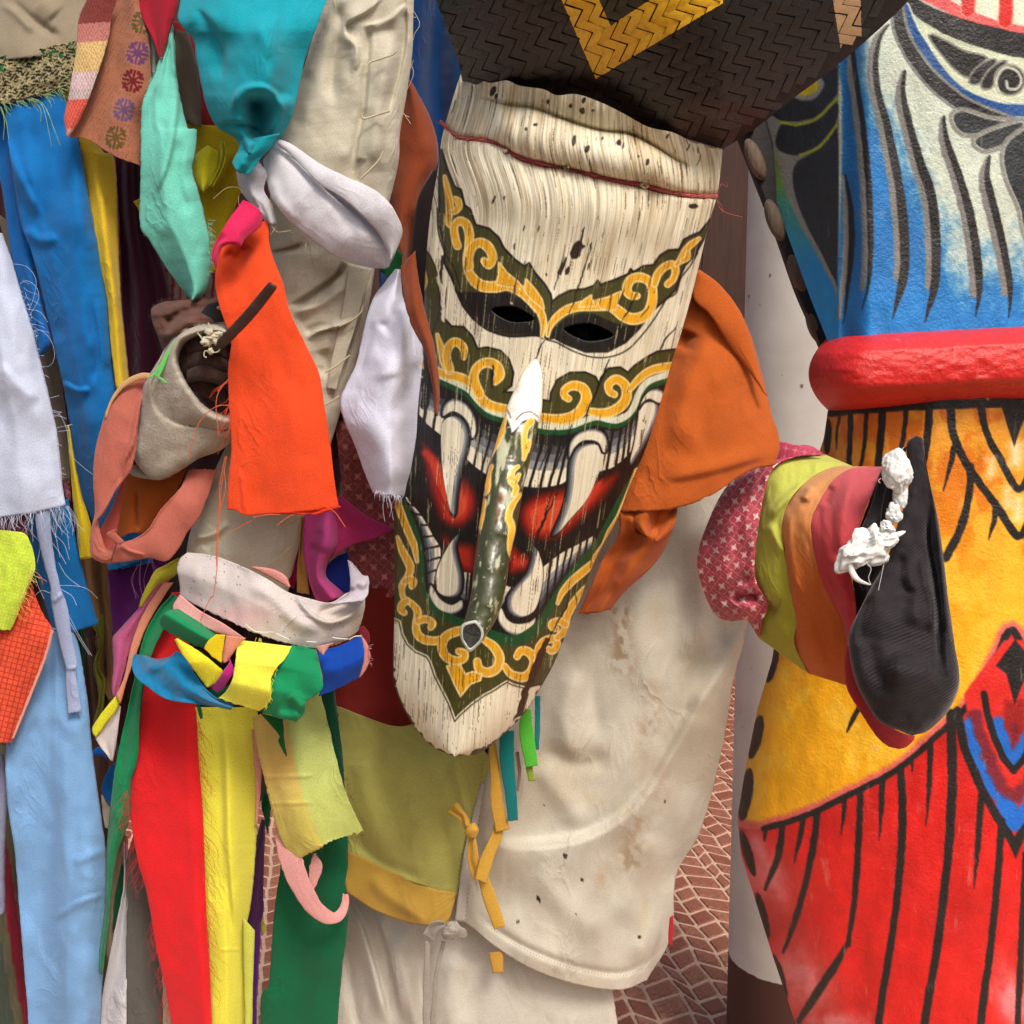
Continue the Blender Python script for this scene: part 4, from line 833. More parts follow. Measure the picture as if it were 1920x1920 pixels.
# ---- the long nose: a horn curving out from the face
nc = Canvas(850, 640, 1060, 1260, (.225, .235, .10))
Xn, Yn = np.meshgrid(np.arange(nc.w) + nc.x0 + .5, np.arange(nc.h) + nc.y0 + .5)
wn_ = smooth(.50, .62, fbm((Xn + Yn * .15) / 9, Yn / 40, 4, 91) + .22 * np.exp(-((Xn - (944 - (Yn - 780) * .06)) / 14) ** 2) * smooth(1000, 850, Yn) - .11)
nc.im = (nc.im * (1 - wn_[..., None] * .85) + np.array([.80, .80, .68]) * wn_[..., None] * .85).astype(np.float32)
nc.stroke(A([(505, 1560), (500, 1640), (480, 1700)]), [4, 5, 2], [(0, (.48, .28, .17))], soft=3, wob=8)
nc.poly([(850, 640), (1060, 640), (1060, 800)] + A([(745, 1140), (715, 1108), (675, 1105), (640, 1120), (600, 1170), (575, 1190), (560, 1130), (535, 1080), (500, 1060)]), [(2.6, BK), (0, (.94, .92, .86))], sm=False, wob=3)
nc.stroke(A([(545, 1050), (560, 1075), (568, 1100)]), 1, [(0, BK)]); nc.stroke(A([(600, 1110), (640, 1072), (690, 1065), (735, 1095)]), .9, [(0, BK)])
def nscroll(pts, r): nc.stroke(A(pts), r, [(2.2, CO), (0, YE)], wob=1.5)
nscroll([(690, 1120), (655, 1170), (650, 1240), (655, 1300), (645, 1350), (660, 1300), (680, 1240), (672, 1300)], [5, 4.5, 4, 4.5, 2, 2, 3, 1])
nscroll([(612, 1390), (575, 1420), (572, 1480), (600, 1470), (618, 1440)], [2, 4, 5, 4, 2]); nscroll([(575, 1490), (600, 1520), (590, 1560)], [3, 4.5, 3])
nscroll([(625, 1560), (580, 1620), (555, 1690), (575, 1760), (560, 1880), (575, 1940)], [2, 4.5, 5, 5, 3, 1])
nscroll([(535, 1100), (510, 1190), (480, 1260), (450, 1330)], [2, 4, 3.5, 1]); nscroll([(455, 1390), (430, 1440), (430, 1530), (415, 1560)], [2, 5, 4, 1]); nscroll([(410, 1600), (395, 1700), (385, 1760)], [3, 3, 1])
for k in range(60):
    x = random.uniform(870, 1000); y = random.uniform(800, 1190); nc.stroke([(x, y), (x - .3, y + random.uniform(2, 9))], random.uniform(.5, 1.3), [(0, random.choice([(.85, .83, .70), (.16, .17, .10), (.42, .22, .12)]))], wob=4)
nL = A([(715, 748), (680, 775), (640, 830), (590, 930), (555, 1010), (535, 1080), (505, 1160), (470, 1280), (440, 1380), (410, 1520), (395, 1640), (375, 1760)]) + C([(652, 640), (640, 760), (630, 860), (610, 950), (585, 1040), (572, 1100), (585, 1170)])
nR = A([(722, 748), (745, 790), (758, 860), (760, 960), (755, 1060), (735, 1140), (715, 1240), (695, 1320), (670, 1420), (640, 1540), (620, 1660), (598, 1800)]) + C([(875, 640), (862, 760), (845, 860), (820, 960), (775, 1060), (735, 1120), (705, 1170)])
nose = loft('nose', nL, nR, [1.148, 1.128, 1.10, 1.075, 1.055, 1.038, 1.025, 1.012, 1.0], None, mask, k=[.8, .95, .95, .95, 1, 1], n=220, m=96, amp=.0009, nscale=30, paint=lambda x, y: nc.sample(x, y) * 255)
def nose_mat():
    s = NT('painted_nose_wood'); c = s.attr(); o = s.obj(); n = s.noise(s.vec(o, (140, 140, 34)), 1, 4, .4, .6); n2 = s.noise(o, 160, 4)
    c = s.mix(s.ramp(n, .5, .75), c, s.mix(1.0, c, (.7, .68, .62), 'MULTIPLY')); c = s.mix(s.math('MULTIPLY', s.ramp(n2, .64, .70), .6), c, tuple(lin((190, 184, 160))))
    s.put(s.b.inputs['Base Color'], c); s.b.inputs['Roughness'].default_value = .3; s.b.inputs['Coat Weight'].default_value = .35; s.b.inputs['Coat Roughness'].default_value = .22
    s.put(s.b.inputs['Normal'], s.bump(s.math('ADD', n, n2), .25, .0015)); return s.m
nose.data.materials.clear(); nose.data.materials.append(nose_mat())
# cut end of the nose: a white rimmed dark facet
fac = C([(575, 1075), (640, 1050), (665, 1055), (700, 1110), (695, 1160), (665, 1200), (620, 1232), (590, 1195), (568, 1150)])
fp = cr(fac, 40, True); ctr = fp.mean(0)
def rings(ks):
    V = np.zeros((len(ks), 40, 3))
    for i, (k, d) in enumerate(ks):
        q = ctr + (fp - ctr) * k; V[i] = P(q[:, 0], q[:, 1], d + .00006 * (q[:, 1] - ctr[1]))
    return V
grid_obj('nose_end_rim', rings([(1.12, 1.0), (1.1, .975), (1.0, .969), (.86, .970), (.84, .972)]), plain('chipped_white_rim', (206, 208, 192), .45, 120, .6, .4, .001), mask, wrap=True)
grid_obj('nose_end_face', rings([(.87, .9705), (.6, .9712), (.3, .971), (.01, .971)]), plain('dark_grainy_end_wood', (62, 62, 58), .8, 220, .9, .9, .003), mask, wrap=True)

# ---- woven hat: bamboo strips laid in a twill over a shaped shell
yb_ = lambda x: np.interp(x, [800, 866, 1000, 1150, 1352, 1420, 1560, 1705, 1800], [150, 140, 172, 210, 290, 236, 130, 0, -100])
def hatY(x, y):
    t = np.clip((y + 140) / (yb_(x) + 140), 0, 1.15)
    return 1.065 + .105 * t ** 1.7 + .17 * np.clip((x - 1230) / 470, 0, 1.3) ** 1.8 * (1 - .35 * t) + .07 * np.clip((1010 - x) / 190, 0, 1.2) ** 2 + .045 * smooth(1240, 1350, x) * smooth(1460, 1370, x) * smooth(190, 265, y)
hL = [(770, -150), (795, -90), (815, -10), (835, 50), (855, 100), (868, 158)]; hR = [(1850, -150), (1790, -90), (1705, 0), (1640, 62), (1560, 130), (1480, 190), (1420, 238), (1356, 280)]
Sh = coons(hL, hR, 60, 110, None, [(960, 176), (1100, 206), (1240, 246)]); Vh = P(Sh[..., 0], Sh[..., 1], hatY(Sh[..., 0], Sh[..., 1]) + .0022)
def hat_mat(fl):
    s = NT('painted_bamboo' + fl); uv = s.uv(); sp = s.new('ShaderNodeSeparateXYZ'); s.t.links.new(uv, sp.inputs[0]); x = s.math('MULTIPLY', sp.outputs[0], 1000); y = s.math('MULTIPLY', sp.outputs[1], 1000)
    nz = s.noise(s.vec(uv, (160, 160, 1)), 1, 3); x2 = s.math('ADD', x, s.math('MULTIPLY', nz, 3)); y2 = s.math('ADD', y, s.math('MULTIPLY', nz, 3))
    def gt(a, b): return s.math('GREATER_THAN', a, b)
    def lt(a, b): return s.math('LESS_THAN', a, b)
    def AND(*a):
        r = a[0]
        for q in a[1:]: r = s.math('MULTIPLY', r, q)
        return r
    L1 = gt(x2, s.math('ADD', s.math('MULTIPLY', y2, .43), 1054)); R1 = lt(y2, s.math('ADD', s.math('MULTIPLY', x2, -.595), 147 + 1117 * .595 + 3)); lim = lt(x2, 1357)
    vee = AND(L1, R1, lim)
    inner = AND(gt(x2, s.math('ADD', s.math('MULTIPLY', y2, .45), 1124)), lt(y2, s.math('ADD', s.math('MULTIPLY', x2, -.66), 51 + 1145 * .66)))
    stripe = AND(gt(x2, s.math('ADD', s.math('MULTIPLY', y2, .16), 1563)), lt(x2, s.math('ADD', s.math('MULTIPLY', y2, .03), 1615)))
    oi = s.new('ShaderNodeObjectInfo').outputs['Random']; n1 = s.noise(s.vec(uv, (60, 60, 1)), 1, 5, .5, .65); n2 = s.noise(s.vec(uv, (300, 300, 1)), 1, 3)
    dark = s.mix(oi, tuple(lin((27, 20, 16))), tuple(lin((41, 30, 23)))); dark = s.mix(s.ramp(n1, .35, .7), dark, tuple(lin((27, 24, 22))))
    dark = s.mix(s.ramp(n2, .70, .74), dark, tuple(lin((104, 96, 88))))
    rim = s.ramp(s.math('ADD', s.math('MULTIPLY', x, .5), y), 900, 1020)
    dark = s.mix(s.math('MULTIPLY', s.math('MULTIPLY', rim, s.ramp(n1, .45, .6)), .5), dark, tuple(lin((62, 30, 52))))
    yel = s.mix(oi, tuple(lin((226, 168, 22))), tuple(lin((242, 190, 48)))); yel = s.mix(s.ramp(n1, .5, .75), yel, tuple(lin((196, 140, 30)))); yel = s.mix(s.ramp(n2, .66, .74), yel, tuple(lin((236, 190, 100))))
    c = s.mix(vee, dark, yel); c = s.mix(inner, c, tuple(lin((52, 48, 28)))); c = s.mix(stripe, c, s.mix(n1, tuple(lin((206, 170, 128))), tuple(lin((180, 142, 100)))))
    s.put(s.b.inputs['Base Color'], c); s.b.inputs['Roughness'].default_value = .48; s.put(s.b.inputs['Normal'], s.bump(s.math('ADD', n1, n2), .35, .0012)); return s.m
M_hat = hat_mat('')
hat = grid_obj('hat', Vh, plain('hat_shell', (34, 22, 16), .7), mask)
hatpoly = np.vstack([Sh[:, 0], Sh[-1, 1:], Sh[::-1, -1][1:], Sh[0, ::-1][1:]])[::3]
e1 = np.array([.945, .325]); e2 = np.array([.44, -.898]); cw = 17.5; flo = []
org = np.array([1117., 147.])
def bend(p):      # strips lean a little as they wrap round the bowl
    d = p - org; return org + d + np.array([0.00010, -.00022]) * (d[..., 0:1] ** 2) * np.sign(d[..., 0:1]) * [1, 1]
for i in range(-50, 54):
    for j in range(-40, 46):
        kind = (i - j) % 4
        if kind not in (0, 2): continue
        wd = random.uniform(.84, .97)
        if kind == 0: a, b, ln = e1, e2, random.uniform(2.7, 2.9)
        else: a, b, ln = e2, e1, random.uniform(2.7, 2.9)
        c0 = org + (i * e1 + j * e2) * cw
        if not (760 < c0[0] < 1880 and -150 < c0[1] < 320): continue
        flo.append((c0, a, b, ln, wd, kind))
pieces = []
hx0, hy0 = hatpoly.min(0), hatpoly.max(0)
cc = np.array([f[0] for f in flo]); inside = poly_sdf(cc[:, 0], cc[:, 1], hatpoly) < -3
for f, okk in zip(flo, inside):
    if not okk: continue
    c0, a, b, ln, wd, kind = f; nu, nv_ = 6, 3
    tu = np.linspace(-.5, .5, nu); tv = np.linspace(-.5, .5, nv_)
    jit = random.uniform(-.06, .06)
    px = c0[None, None] + (tu[:, None, None] * ln * cw) * a + ((tv[None, :, None] * wd + jit) * cw) * b
    px = bend(px); x, y = px[..., 0], px[..., 1]
    sd_ = poly_sdf(x, y, hatpoly)
    if (sd_ > 9).all(): continue
    for _ in range(3):          # strips are trimmed where the basket ends
        if (sd_ > 0).any():
            gx = (poly_sdf(x + 1, y, hatpoly) - sd_); gy = (poly_sdf(x, y + 1, hatpoly) - sd_); o_ = np.maximum(sd_, 0); x = x - gx * o_; y = y - gy * o_; sd_ = poly_sdf(x, y, hatpoly)
    h = .0013 * np.cos(tu * math.pi * 1.02)[:, None] + .0005 * (1 - (2 * tv) ** 2)[None]
    Yd = hatY(x, y) + .0016 - h - random.uniform(0, .0003)
    pieces.append((c0, P(x, y, Yd), np.stack([x / 1000, y / 1000], -1)))
vis = [(0 if (p[0][1] > -15 and p[0][0] > 810 and p[0][0] < 1720) else 1, random.random(), k) for k, p in enumerate(pieces)]
emb = lambda c: 0 if (1040 < c[0] < 1360) else 1
vis = sorted([(v[0], emb(pieces[v[2]][0]), v[1], v[2]) for v in vis])
rest = []
for r, (a_, b_, c_, k) in enumerate(vis):
    c0, V, UV = pieces[k]
    if r < 296: grid_obj('bamboo_strip', V, M_hat, hat, uv=UV)
    else: rest.append((V, UV))
if rest:
    F = quads(6, 3); VV = np.concatenate([r[0].reshape(-1, 3) for r in rest]); UU = np.concatenate([r[1].reshape(-1, 2) for r in rest]); FF = np.concatenate([F + 18 * k for k in range(len(rest))])
    prop(link('more_bamboo_strips', mesh('more_bamboo_strips', VV, FF, UU), M_hat, hat), kind='stuff')
print('hat strips', len(pieces))
# ================================================================ the dummy's costume (right of the ribbons)
d3 = zc(1280, 800, 3.0)
def brocade(c1, c2, c3, sx=26., sy=26., rot=.5, thr=.5):
    "woven diamond lattice with stepped flowers"
    def f(X, Y, u, v):
        ca, sa = math.cos(rot), math.sin(rot); a = (X * ca + Y * sa) / sx; b = (-X * sa + Y * ca) / sy
        fa = a - np.floor(a) - .5; fb = b - np.floor(b) - .5
        q = np.round(fa * 11) / 11; w = np.round(fb * 11) / 11
        fl = (np.abs(q * w) < .010) & (np.abs(q) + np.abs(w) < .31) | (np.maximum(np.abs(q), np.abs(w)) < .12)
        line = ((np.abs(np.abs(fa) - .5) < .06) | (np.abs(np.abs(fb) - .5) < .06)) & (np.sin((X + Y) * 1.6) > -.2)
        th = (np.sin(X * 1.9 + Y * .3) * np.sin(Y * 1.9) > .1)
        m = np.clip(fl * .95 + line * .42 + th * .26, 0, 1) * (0.62 + .6 * fbm(X / 9, Y / 9, 2, 7)); m = np.clip(m, 0, 1)[..., None]
        sh = (.8 + .4 * fbm(X / 30, Y / 30, 2, 8))[..., None]
        return (np.array(c1) * (1 - m) + np.array(c2) * m) * sh
    return f
M_bro = fabric(None, 900, .5, .35, .6, 0, .10, sheen=.1, spec=.5)
# ---- blue hanging cloth far behind, rust hood band between it and the mask
cloth('blue_backcloth', [(700, -60), (705, 300), (715, 640)], [(900, -60), (895, 300), (880, 640)], 1.75, fabric((0, 50, 100), trans=0), folds=(2.2, .02, .1, .2), label='deep blue cloth hanging in shade behind the mask, left of the woven hat', cat='cloth')
M_rust = fabric((142, 66, 34), 1000, .3, .45, .9, .12, .18)
hood = cloth('hood_band', [(745, 120), (728, 230), (722, 330), (726, 420), (740, 490), (742, 530), (768, 560)], [(775, 160), (810, 230), (822, 300), (800, 350), (784, 400), (772, 470), (765, 530), (786, 565)], [1.40, 1.38, 1.36, 1.33], M_rust,
      curl=.012, folds=(1.3, .006, .2, .3), creases=[([(800, 240), (805, 300), (780, 350), (770, 430)], 14, .010)], label='rust brown cloth band falling beside the left edge of the mask', cat='headscarf')
cloth('dark_gap_backing', [(812, 318), (782, 380), (768, 520), (770, 700)], [(850, 316), (850, 420), (840, 520), (840, 700)], 1.345, fabric((34, 22, 24), trans=0), label='near black backing sheet standing in for the shade in the gap between the rust band and the mask', cat='cloth')  # dark backing put in for the shade between hood band and mask
cloth('hood_strap', [(752, 500), (757, 560), (772, 610), (797, 660), (806, 700), (812, 730), (815, 775)], [(778, 470), (784, 520), (796, 580), (812, 640), (822, 700), (824, 740), (820, 780)], [1.20, 1.17, 1.135, 1.13], M_rust, curl=.006, folds=(1.0, .002, .2, .4),
      creases=[([(772, 500), (780, 580), (806, 660), (818, 760)], 4, .004)], rag=1.6, label='thin rust brown strap tapering down over the left cheek of the mask', cat='strap')
# ---- orange scarf at the right
M_or = fabric((208, 102, 38), 1000, .3, .55, .88, .16, .12, dirt=.35, dirtc=(150, 70, 30))
sc1 = thing('headscarf', 'faded orange cotton headscarf spread out right of the mask', 'headscarf', P(1300, 950, 1.3))
cloth('hanging_wing', [(1255, 520), (1262, 640), (1230, 740), (1205, 830), (1178, 900), (1160, 960)], [(1330, 520), (1395, 600), (1425, 690), (1445, 770), (1462, 832), (1452, 872)], [1.27, 1.262, 1.245, 1.235, 1.23], M_or, sc1, curl=.022, B=[(1250, 956), (1330, 930), (1400, 884)], tilt=.01,
      amp=.007, nz=90, creases=[([(1330, 620), (1300, 700), (1260, 850)], 26, .010), ([(1440, 850), (1340, 880), (1240, 900)], 18, .006, 1), ([(1290, 620), (1280, 660)], 18, -.010)])
cloth('folded_flap', [(1304, 508), (1300, 560), (1330, 590), (1370, 650), (1400, 690), (1432, 735)], [(1312, 506), (1350, 535), (1388, 585), (1408, 640), (1424, 700), (1438, 742)], [1.262, 1.248, 1.245], M_or, sc1, curl=.006, amp=.003)
cloth('back_fold', [(1240, 560), (1230, 700), (1200, 820)], [(1310, 600), (1320, 720), (1300, 840)], [1.30, 1.29], M_or, sc1, amp=.004)
cloth('tucked_end', [(1158, 945), (1160, 1000), (1130, 1050), (1108, 1100), (1085, 1150)], [(1270, 950), (1255, 1010), (1222, 1062), (1170, 1110), (1145, 1142)], [1.25, 1.262, 1.275], M_or, sc1, B=[(1110, 1150)], amp=.006, folds=(1.2, .008, .1, .2),
      creases=[([(1180, 955), (1200, 1000), (1240, 1005)], 10, .012), ([(1190, 985), (1215, 985)], 12, -.02), ([(1240, 980), (1200, 1040), (1140, 1120)], 16, .008)])
cloth('tucked_knot', [(1165, 948), (1175, 975), (1205, 1000)], [(1270, 955), (1262, 990), (1235, 1018)], [1.243, 1.238], M_or, sc1, curl=.02, folds=(1.6, .008, .3, .4), amp=.004)

# ---- jacket
def stain(X, Y, u, v):
    base = np.array([212, 205, 188.]); c = base * (1 - .06 * (fbm(X / 40, Y / 60, 4, 3)[..., None] - .5) * 2)
    lo = smooth(.45, .75, fbm(X / 120, Y / 150, 3, 30))[..., None]; c = c * (1 - .5 * lo) + np.array([192, 176, 150.]) * .5 * lo
    for cx, cy, rx, ry, rot, st, col in ((1165, 1190, 16, 60, .1, .75, (132, 92, 54)), (1170, 1240, 30, 30, 0, .45, (140, 100, 60)), (1160, 1150, 22, 14, 0, .5, (120, 90, 60)), (1218, 1350, 18, 60, .15, .6, (168, 118, 64)), (1190, 1560, 22, 60, .1, .6, (172, 130, 84)),
                                    (1180, 1610, 24, 26, 0, .7, (140, 112, 76)), (1130, 1650, 14, 26, .2, .5, (190, 140, 84)), (1210, 1700, 10, 50, .1, .35, (196, 176, 90)), (1120, 1500, 40, 12, .3, .35, (190, 160, 90)), (1010, 1420, 30, 14, .2, .3, (150, 120, 80)), (1230, 1480, 40, 60, .2, .35, (190, 150, 120)), (1050, 1820, 60, 20, .1, .3, (160, 140, 110))):
        dx, dy = X - cx, Y - cy; a = dx * math.cos(rot) + dy * math.sin(rot); b = -dx * math.sin(rot) + dy * math.cos(rot)
        m = np.exp(-((a / rx) ** 2 + (b / ry) ** 2)) * smooth(.36, .62, fbm(X / 11, Y / 14, 4, 44)) * st * .72; m = m[..., None]; c = c * (1 - m) + np.array(col) * m
    for x, y, r in ((1058, 1603, 4), (1062, 1606, 3), (1091, 1650, 3), (1008, 1684, 4), (1012, 1688, 3), (971, 1728, 3), (1198, 1757, 4), (1080, 1713, 2), (1020, 1510, 2), (1246, 1502, 2)):
        m = (np.exp(-(((X - x) / r) ** 2 + ((Y - y) / (r * 1.3)) ** 2)) > .4)[..., None]; c = np.where(m, np.array([40, 30, 22.]), c)
    return c
M_cot = fabric(None, 1000, .45, .55, .9, .05, .08, dirt=.25, dirtc=(150, 126, 96))
M_cotp = fabric((206, 200, 186), 1000, .25, .5, .9, .05, .08, dirt=.3, dirtc=(150, 126, 96))
jk = thing('jacket', 'stained cream cotton jacket with brocade, green, rust and rose coloured sleeve bands and tie strings', 'jacket', P(1000, 1850, 1.4))
cloth('cream_panel', [(985, 860), (975, 1000), (965, 1150), (950, 1300), (918, 1400), (893, 1500), (880, 1580), (864, 1650), (858, 1722)],
      [(1360, 890), (1385, 1010), (1402, 1110), (1394, 1200), (1376, 1270), (1350, 1420), (1312, 1560), (1268, 1640), (1258, 1755), (1212, 1838)], [1.34, 1.33, 1.33, 1.335, 1.34, 1.345], M_cot, jk,
      B=[(885, 1738), (925, 1772), (1000, 1818), (1080, 1845), (1160, 1856)], curl=.03, center=-.25, step=3.2, paint=stain, amp=.006, nz=110,
      creases=[([(1420, 1130), (1362, 1250), (1305, 1340), (1255, 1430), (1195, 1520), (1120, 1570), (1040, 1592), (940, 1592), (860, 1560)], 46, .022, -1), ([(880, 1700), (935, 1745), (1000, 1783), (1080, 1812), (1160, 1824), (1215, 1800), (1250, 1750)], 7, -.0045), ([(1320, 1350), (1260, 1450), (1180, 1560), (1060, 1620)], 34, -.012), ([(1000, 1620), (1060, 1700), (1140, 1760)], 30, .008), ([(1240, 1560), (1200, 1640), (1160, 1740)], 24, .008), ([(1090, 1250), (1060, 1340), (1080, 1440)], 20, .008), ([(1300, 960), (1290, 1060), (1310, 1150), (1290, 1250)], 30, .012), ([(1230, 1080), (1200, 1200), (1230, 1320)], 34, .009), ([(1000, 1430), (1050, 1490), (1100, 1560)], 24, .008),
               ([(1395, 1170), (1330, 1270), (1290, 1340)], 18, .012), ([(1000, 1400), (1080, 1430), (1150, 1420)], 20, -.006), ([(930, 1700), (1000, 1790), (1100, 1810)], 30, .006), ([(1130, 1160), (1110, 1300), (1130, 1400)], 22, -.007), ([(1270, 1640), (1230, 1740), (1180, 1810)], 20, .008)])
# hem, with its stitching
def strip(name, cen, wpx, Y, mat, parent, **kw):
    kw['curl'] = min(kw.get('curl', .004), .06 * float(np.mean(wpx)) * 1.25 / FOC)
    c = cr(cen, 40); t = np.gradient(c, axis=0); t /= np.linalg.norm(t, axis=1)[:, None]; nrm = np.stack([-t[:, 1], t[:, 0]], 1); w = cri(wpx, 40)[:, None] / 2
    return cloth(name, (c + nrm * w)[::2], (c - nrm * w)[::2], Y, mat, parent, **kw)
hemc = [(868, 1712), (890, 1735), (930, 1768), (1000, 1812), (1080, 1840), (1160, 1850), (1205, 1838), (1250, 1785), (1258, 1768)]
M_stitch = plain('grey_thread', (92, 88, 80), .9, 50, .1, .1)
def stitches(pts, Y, n, parent, mat=None, l=.62, r=.00035):
    c = cr(pts, n * 2); yy = cri(Y, n * 2); out = [[(c[i, 0], c[i, 1], yy[i]), (c[i, 0] * (1 - l) + c[i + 1, 0] * l, c[i, 1] * (1 - l) + c[i + 1, 1] * l, yy[i])] for i in range(0, n * 2 - 1, 2)]
    threads('stitching', out, r, mat or M_stitch, parent, 3)
stitches([(880, 1706), (935, 1750), (1000, 1788), (1080, 1817), (1160, 1830), (1205, 1815)], [1.352, 1.337, 1.337, 1.339, 1.345, 1.352], 60, jk)
strip('front_placket', [(905, 1470), (890, 1540), (876, 1610), (868, 1680), (862, 1735)], [8, 13, 16, 18, 20], [1.335, 1.33, 1.33], fabric((186, 178, 166), 900, .35, .6, .9, .05, .1, dirt=.4, dirtc=(120, 108, 92)), jk, curl=.003, amp=.002)
stitches([(900, 1530), (888, 1600), (878, 1680), (870, 1735)], [1.32, 1.309], 26, jk)
cloth('side_lining', [(1256, 1720), (1253, 1750), (1254, 1772)], [(1262, 1716), (1262, 1750), (1260, 1774)], 1.372, fabric((190, 44, 52)), jk, amp=0)
M_olv = fabric((178, 172, 92), 900, .35, .5, .9, .10, .12, dirt=.35, dirtc=(120, 110, 60))
cloth('green_panel', [(618, 1318), (625, 1420), (636, 1500), (640, 1590)], [(800, 1350), (912, 1412), (905, 1470), (888, 1530), (872, 1590), (866, 1640), (852, 1690)], [1.325, 1.32, 1.318, 1.32], M_olv, jk, T=[(700, 1350), (750, 1362)], B=[(700, 1620), (760, 1648), (820, 1670)],
      curl=.018, amp=.004, creases=[([(680, 1400), (690, 1500), (730, 1610)], 24, .008), ([(850, 1420), (868, 1480), (880, 1530)], 12, .008, 1), ([(760, 1400), (770, 1500), (800, 1620)], 30, .006), ([(650, 1560), (720, 1620), (800, 1650)], 14, -.006)], step=4)
stitches([(906, 1425), (900, 1470), (885, 1525), (868, 1590), (858, 1650)], [1.318, 1.31], 30, jk, plain('dark_thread', (70, 66, 34), .9))
cloth('yellow_hem', [(646, 1592), (645, 1640), (650, 1672)], [(856, 1672), (850, 1700), (838, 1735)], [1.322, 1.315], fabric((186, 148, 62), 900, .35, .6, .9, .1, .12, dirt=.3, dirtc=(130, 90, 40)), jk, T=[(700, 1618), (760, 1645), (820, 1668)], B=[(700, 1705), (750, 1725), (790, 1734)],
      curl=.012, amp=.003, creases=[([(690, 1640), (730, 1680), (790, 1720)], 14, .007), ([(760, 1660), (770, 1700), (800, 1730)], 10, .006, 1)], step=4)
stitches([(650, 1668), (690, 1690), (740, 1708), (790, 1722)], 1.308, 24, jk, plain('brown_thread', (110, 80, 30), .9))
cloth('rust_panel', [(612, 1100), (608, 1200), (612, 1340)], [(760, 1105), (770, 1250), (800, 1372)], [1.345, 1.345, 1.335], fabric((128, 34, 28), 900, .3, .5, .9, .04, .15), jk, B=[(700, 1358), (760, 1366)], curl=.01, amp=.006)
cloth('dark_brocade_panel', [(628, 790), (640, 900), (650, 1000), (640, 1115)], [(790, 780), (780, 900), (770, 1000), (760, 1120)], [1.35, 1.348, 1.345], M_bro, jk, paint=brocade((120, 34, 48), (196, 128, 112), 0, 27, 27, .72), amp=.006, step=2.2)
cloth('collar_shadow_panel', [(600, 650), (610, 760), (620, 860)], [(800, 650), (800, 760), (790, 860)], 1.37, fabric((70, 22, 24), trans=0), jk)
# shirt below the opening
cloth('inner_shirt', [(840, 1380), (830, 1500), (828, 1640), (830, 1740)], [(960, 1380), (950, 1500), (930, 1640), (930, 1760)], 1.40, fabric((84, 52, 36), trans=0), jk)

# ---- right sleeve: brocade, green, orange and rose bands
def band(name, Lb, Rb, Y, mat, dep=.05, **kw):
    o = dict(curl=0, amp=.004, step=3.0, rag=.4, ragend=.3); o.update(kw); cc = o.pop('cr_', ())
    CS[0] += 1; sd_ = CS[0]; n = int(o.get('n', 150)); m = int(o.get('m', 44)); S = coons(Lb, Rb, n, m); X_, Y_ = S[..., 0], S[..., 1]
    v = np.linspace(-1, 1, n)[:, None]; u = np.linspace(0, 1, m)[None]
    Yd = Y[0] + (Y[1] - Y[0]) * u + dep * np.abs(v) ** 2.4 - o['amp'] * (fbm(X_ / 30, Y_ / 70, 3, sd_) - .5) * 2 - o.get('puff', .006) * np.sin(math.pi * u) - o.get('lip', .0018) * smooth(.82, 1, u)
    for cz in cc: Yd = Yd - crease(X_, Y_, cz)
    V = P(X_, Y_, Yd); col = lin(o['paint'](X_, Y_, u, v)) if 'paint' in o else None
    return grid_obj(name, V, mat, jk, col=col, thick=.0008)
bro_r = d3([(800, 158), (620, 172), (505, 240), (455, 390), (420, 600), (403, 800), (425, 900), (482, 990), (445, 1100), (432, 1190)])
band('brocade_band', d3([(500, 85), (400, 200), (240, 350), (135, 560), (84, 740), (110, 900), (180, 1050), (262, 1092), (360, 1090), (425, 1180)]), bro_r, (1.315, 1.285), M_bro, .045, n=230, m=110, lip=.006, puff=.018,
     paint=lambda X, Y, u, v: brocade((176, 40, 62), (232, 206, 200), 0, 24, 24, .62)(X, Y, u, v) * (1 + .25 * smooth(.86, .95, u) * (fbm(X / 2, Y / 2, 1, 3) > .5))[..., None], cr_=[(d3([(200, 1000), (300, 900), (400, 820)]), 14, -.008), (d3([(290, 1000), (330, 960), (440, 960)]), 10, -.018), (d3([(410, 300), (370, 500), (350, 700)]), 9, .006)])
cloth('brocade_gather', d3([(505, 240), (500, 150), (520, 88)]), d3([(800, 160), (740, 118), (700, 105)]), 1.30, M_bro, jk, B=d3([(560, 86), (640, 104)]), T=d3([(600, 178), (700, 160)]), paint=brocade((184, 44, 84), (210, 120, 130), 0, 18, 18, .2), step=2.2, amp=.004, curl=.006)
gr_r = d3([(985, 236), (860, 225), (720, 290), (612, 400), (562, 520), (560, 640), (590, 800), (612, 950), (640, 1100), (628, 1220), (705, 1385)])
def grad(c1, c2, y0, y1):
    def f(X, Y, u, v):
        k = smooth(y0, y1, Y + 12 * (fbm(X / 30, Y / 30, 3, 9) - .5))[..., None]; return np.array(c1) * (1 - k) + np.array(c2) * k
    return f
M_band = fabric(None, 1000, .25, .45, .85, .08, .10)
band('lime_band', bro_r, gr_r, (1.292, 1.268), M_band, .045, paint=grad((200, 204, 92), (176, 170, 50), 900, 1200), cr_=[(d3([(480, 520), (560, 430), (700, 300)]), 8, .007), (d3([(470, 1000), (540, 1040)]), 16, -.014), (d3([(480, 540), (540, 660), (600, 720)]), 9, .006), (d3([(450, 900), (520, 1100), (650, 1300)]), 16, .006)])
or_r = d3([(1125, 226), (960, 235), (850, 300), (765, 430), (722, 545), (740, 700), (790, 880), (852, 1000), (905, 1110), (925, 1270), (915, 1452)])
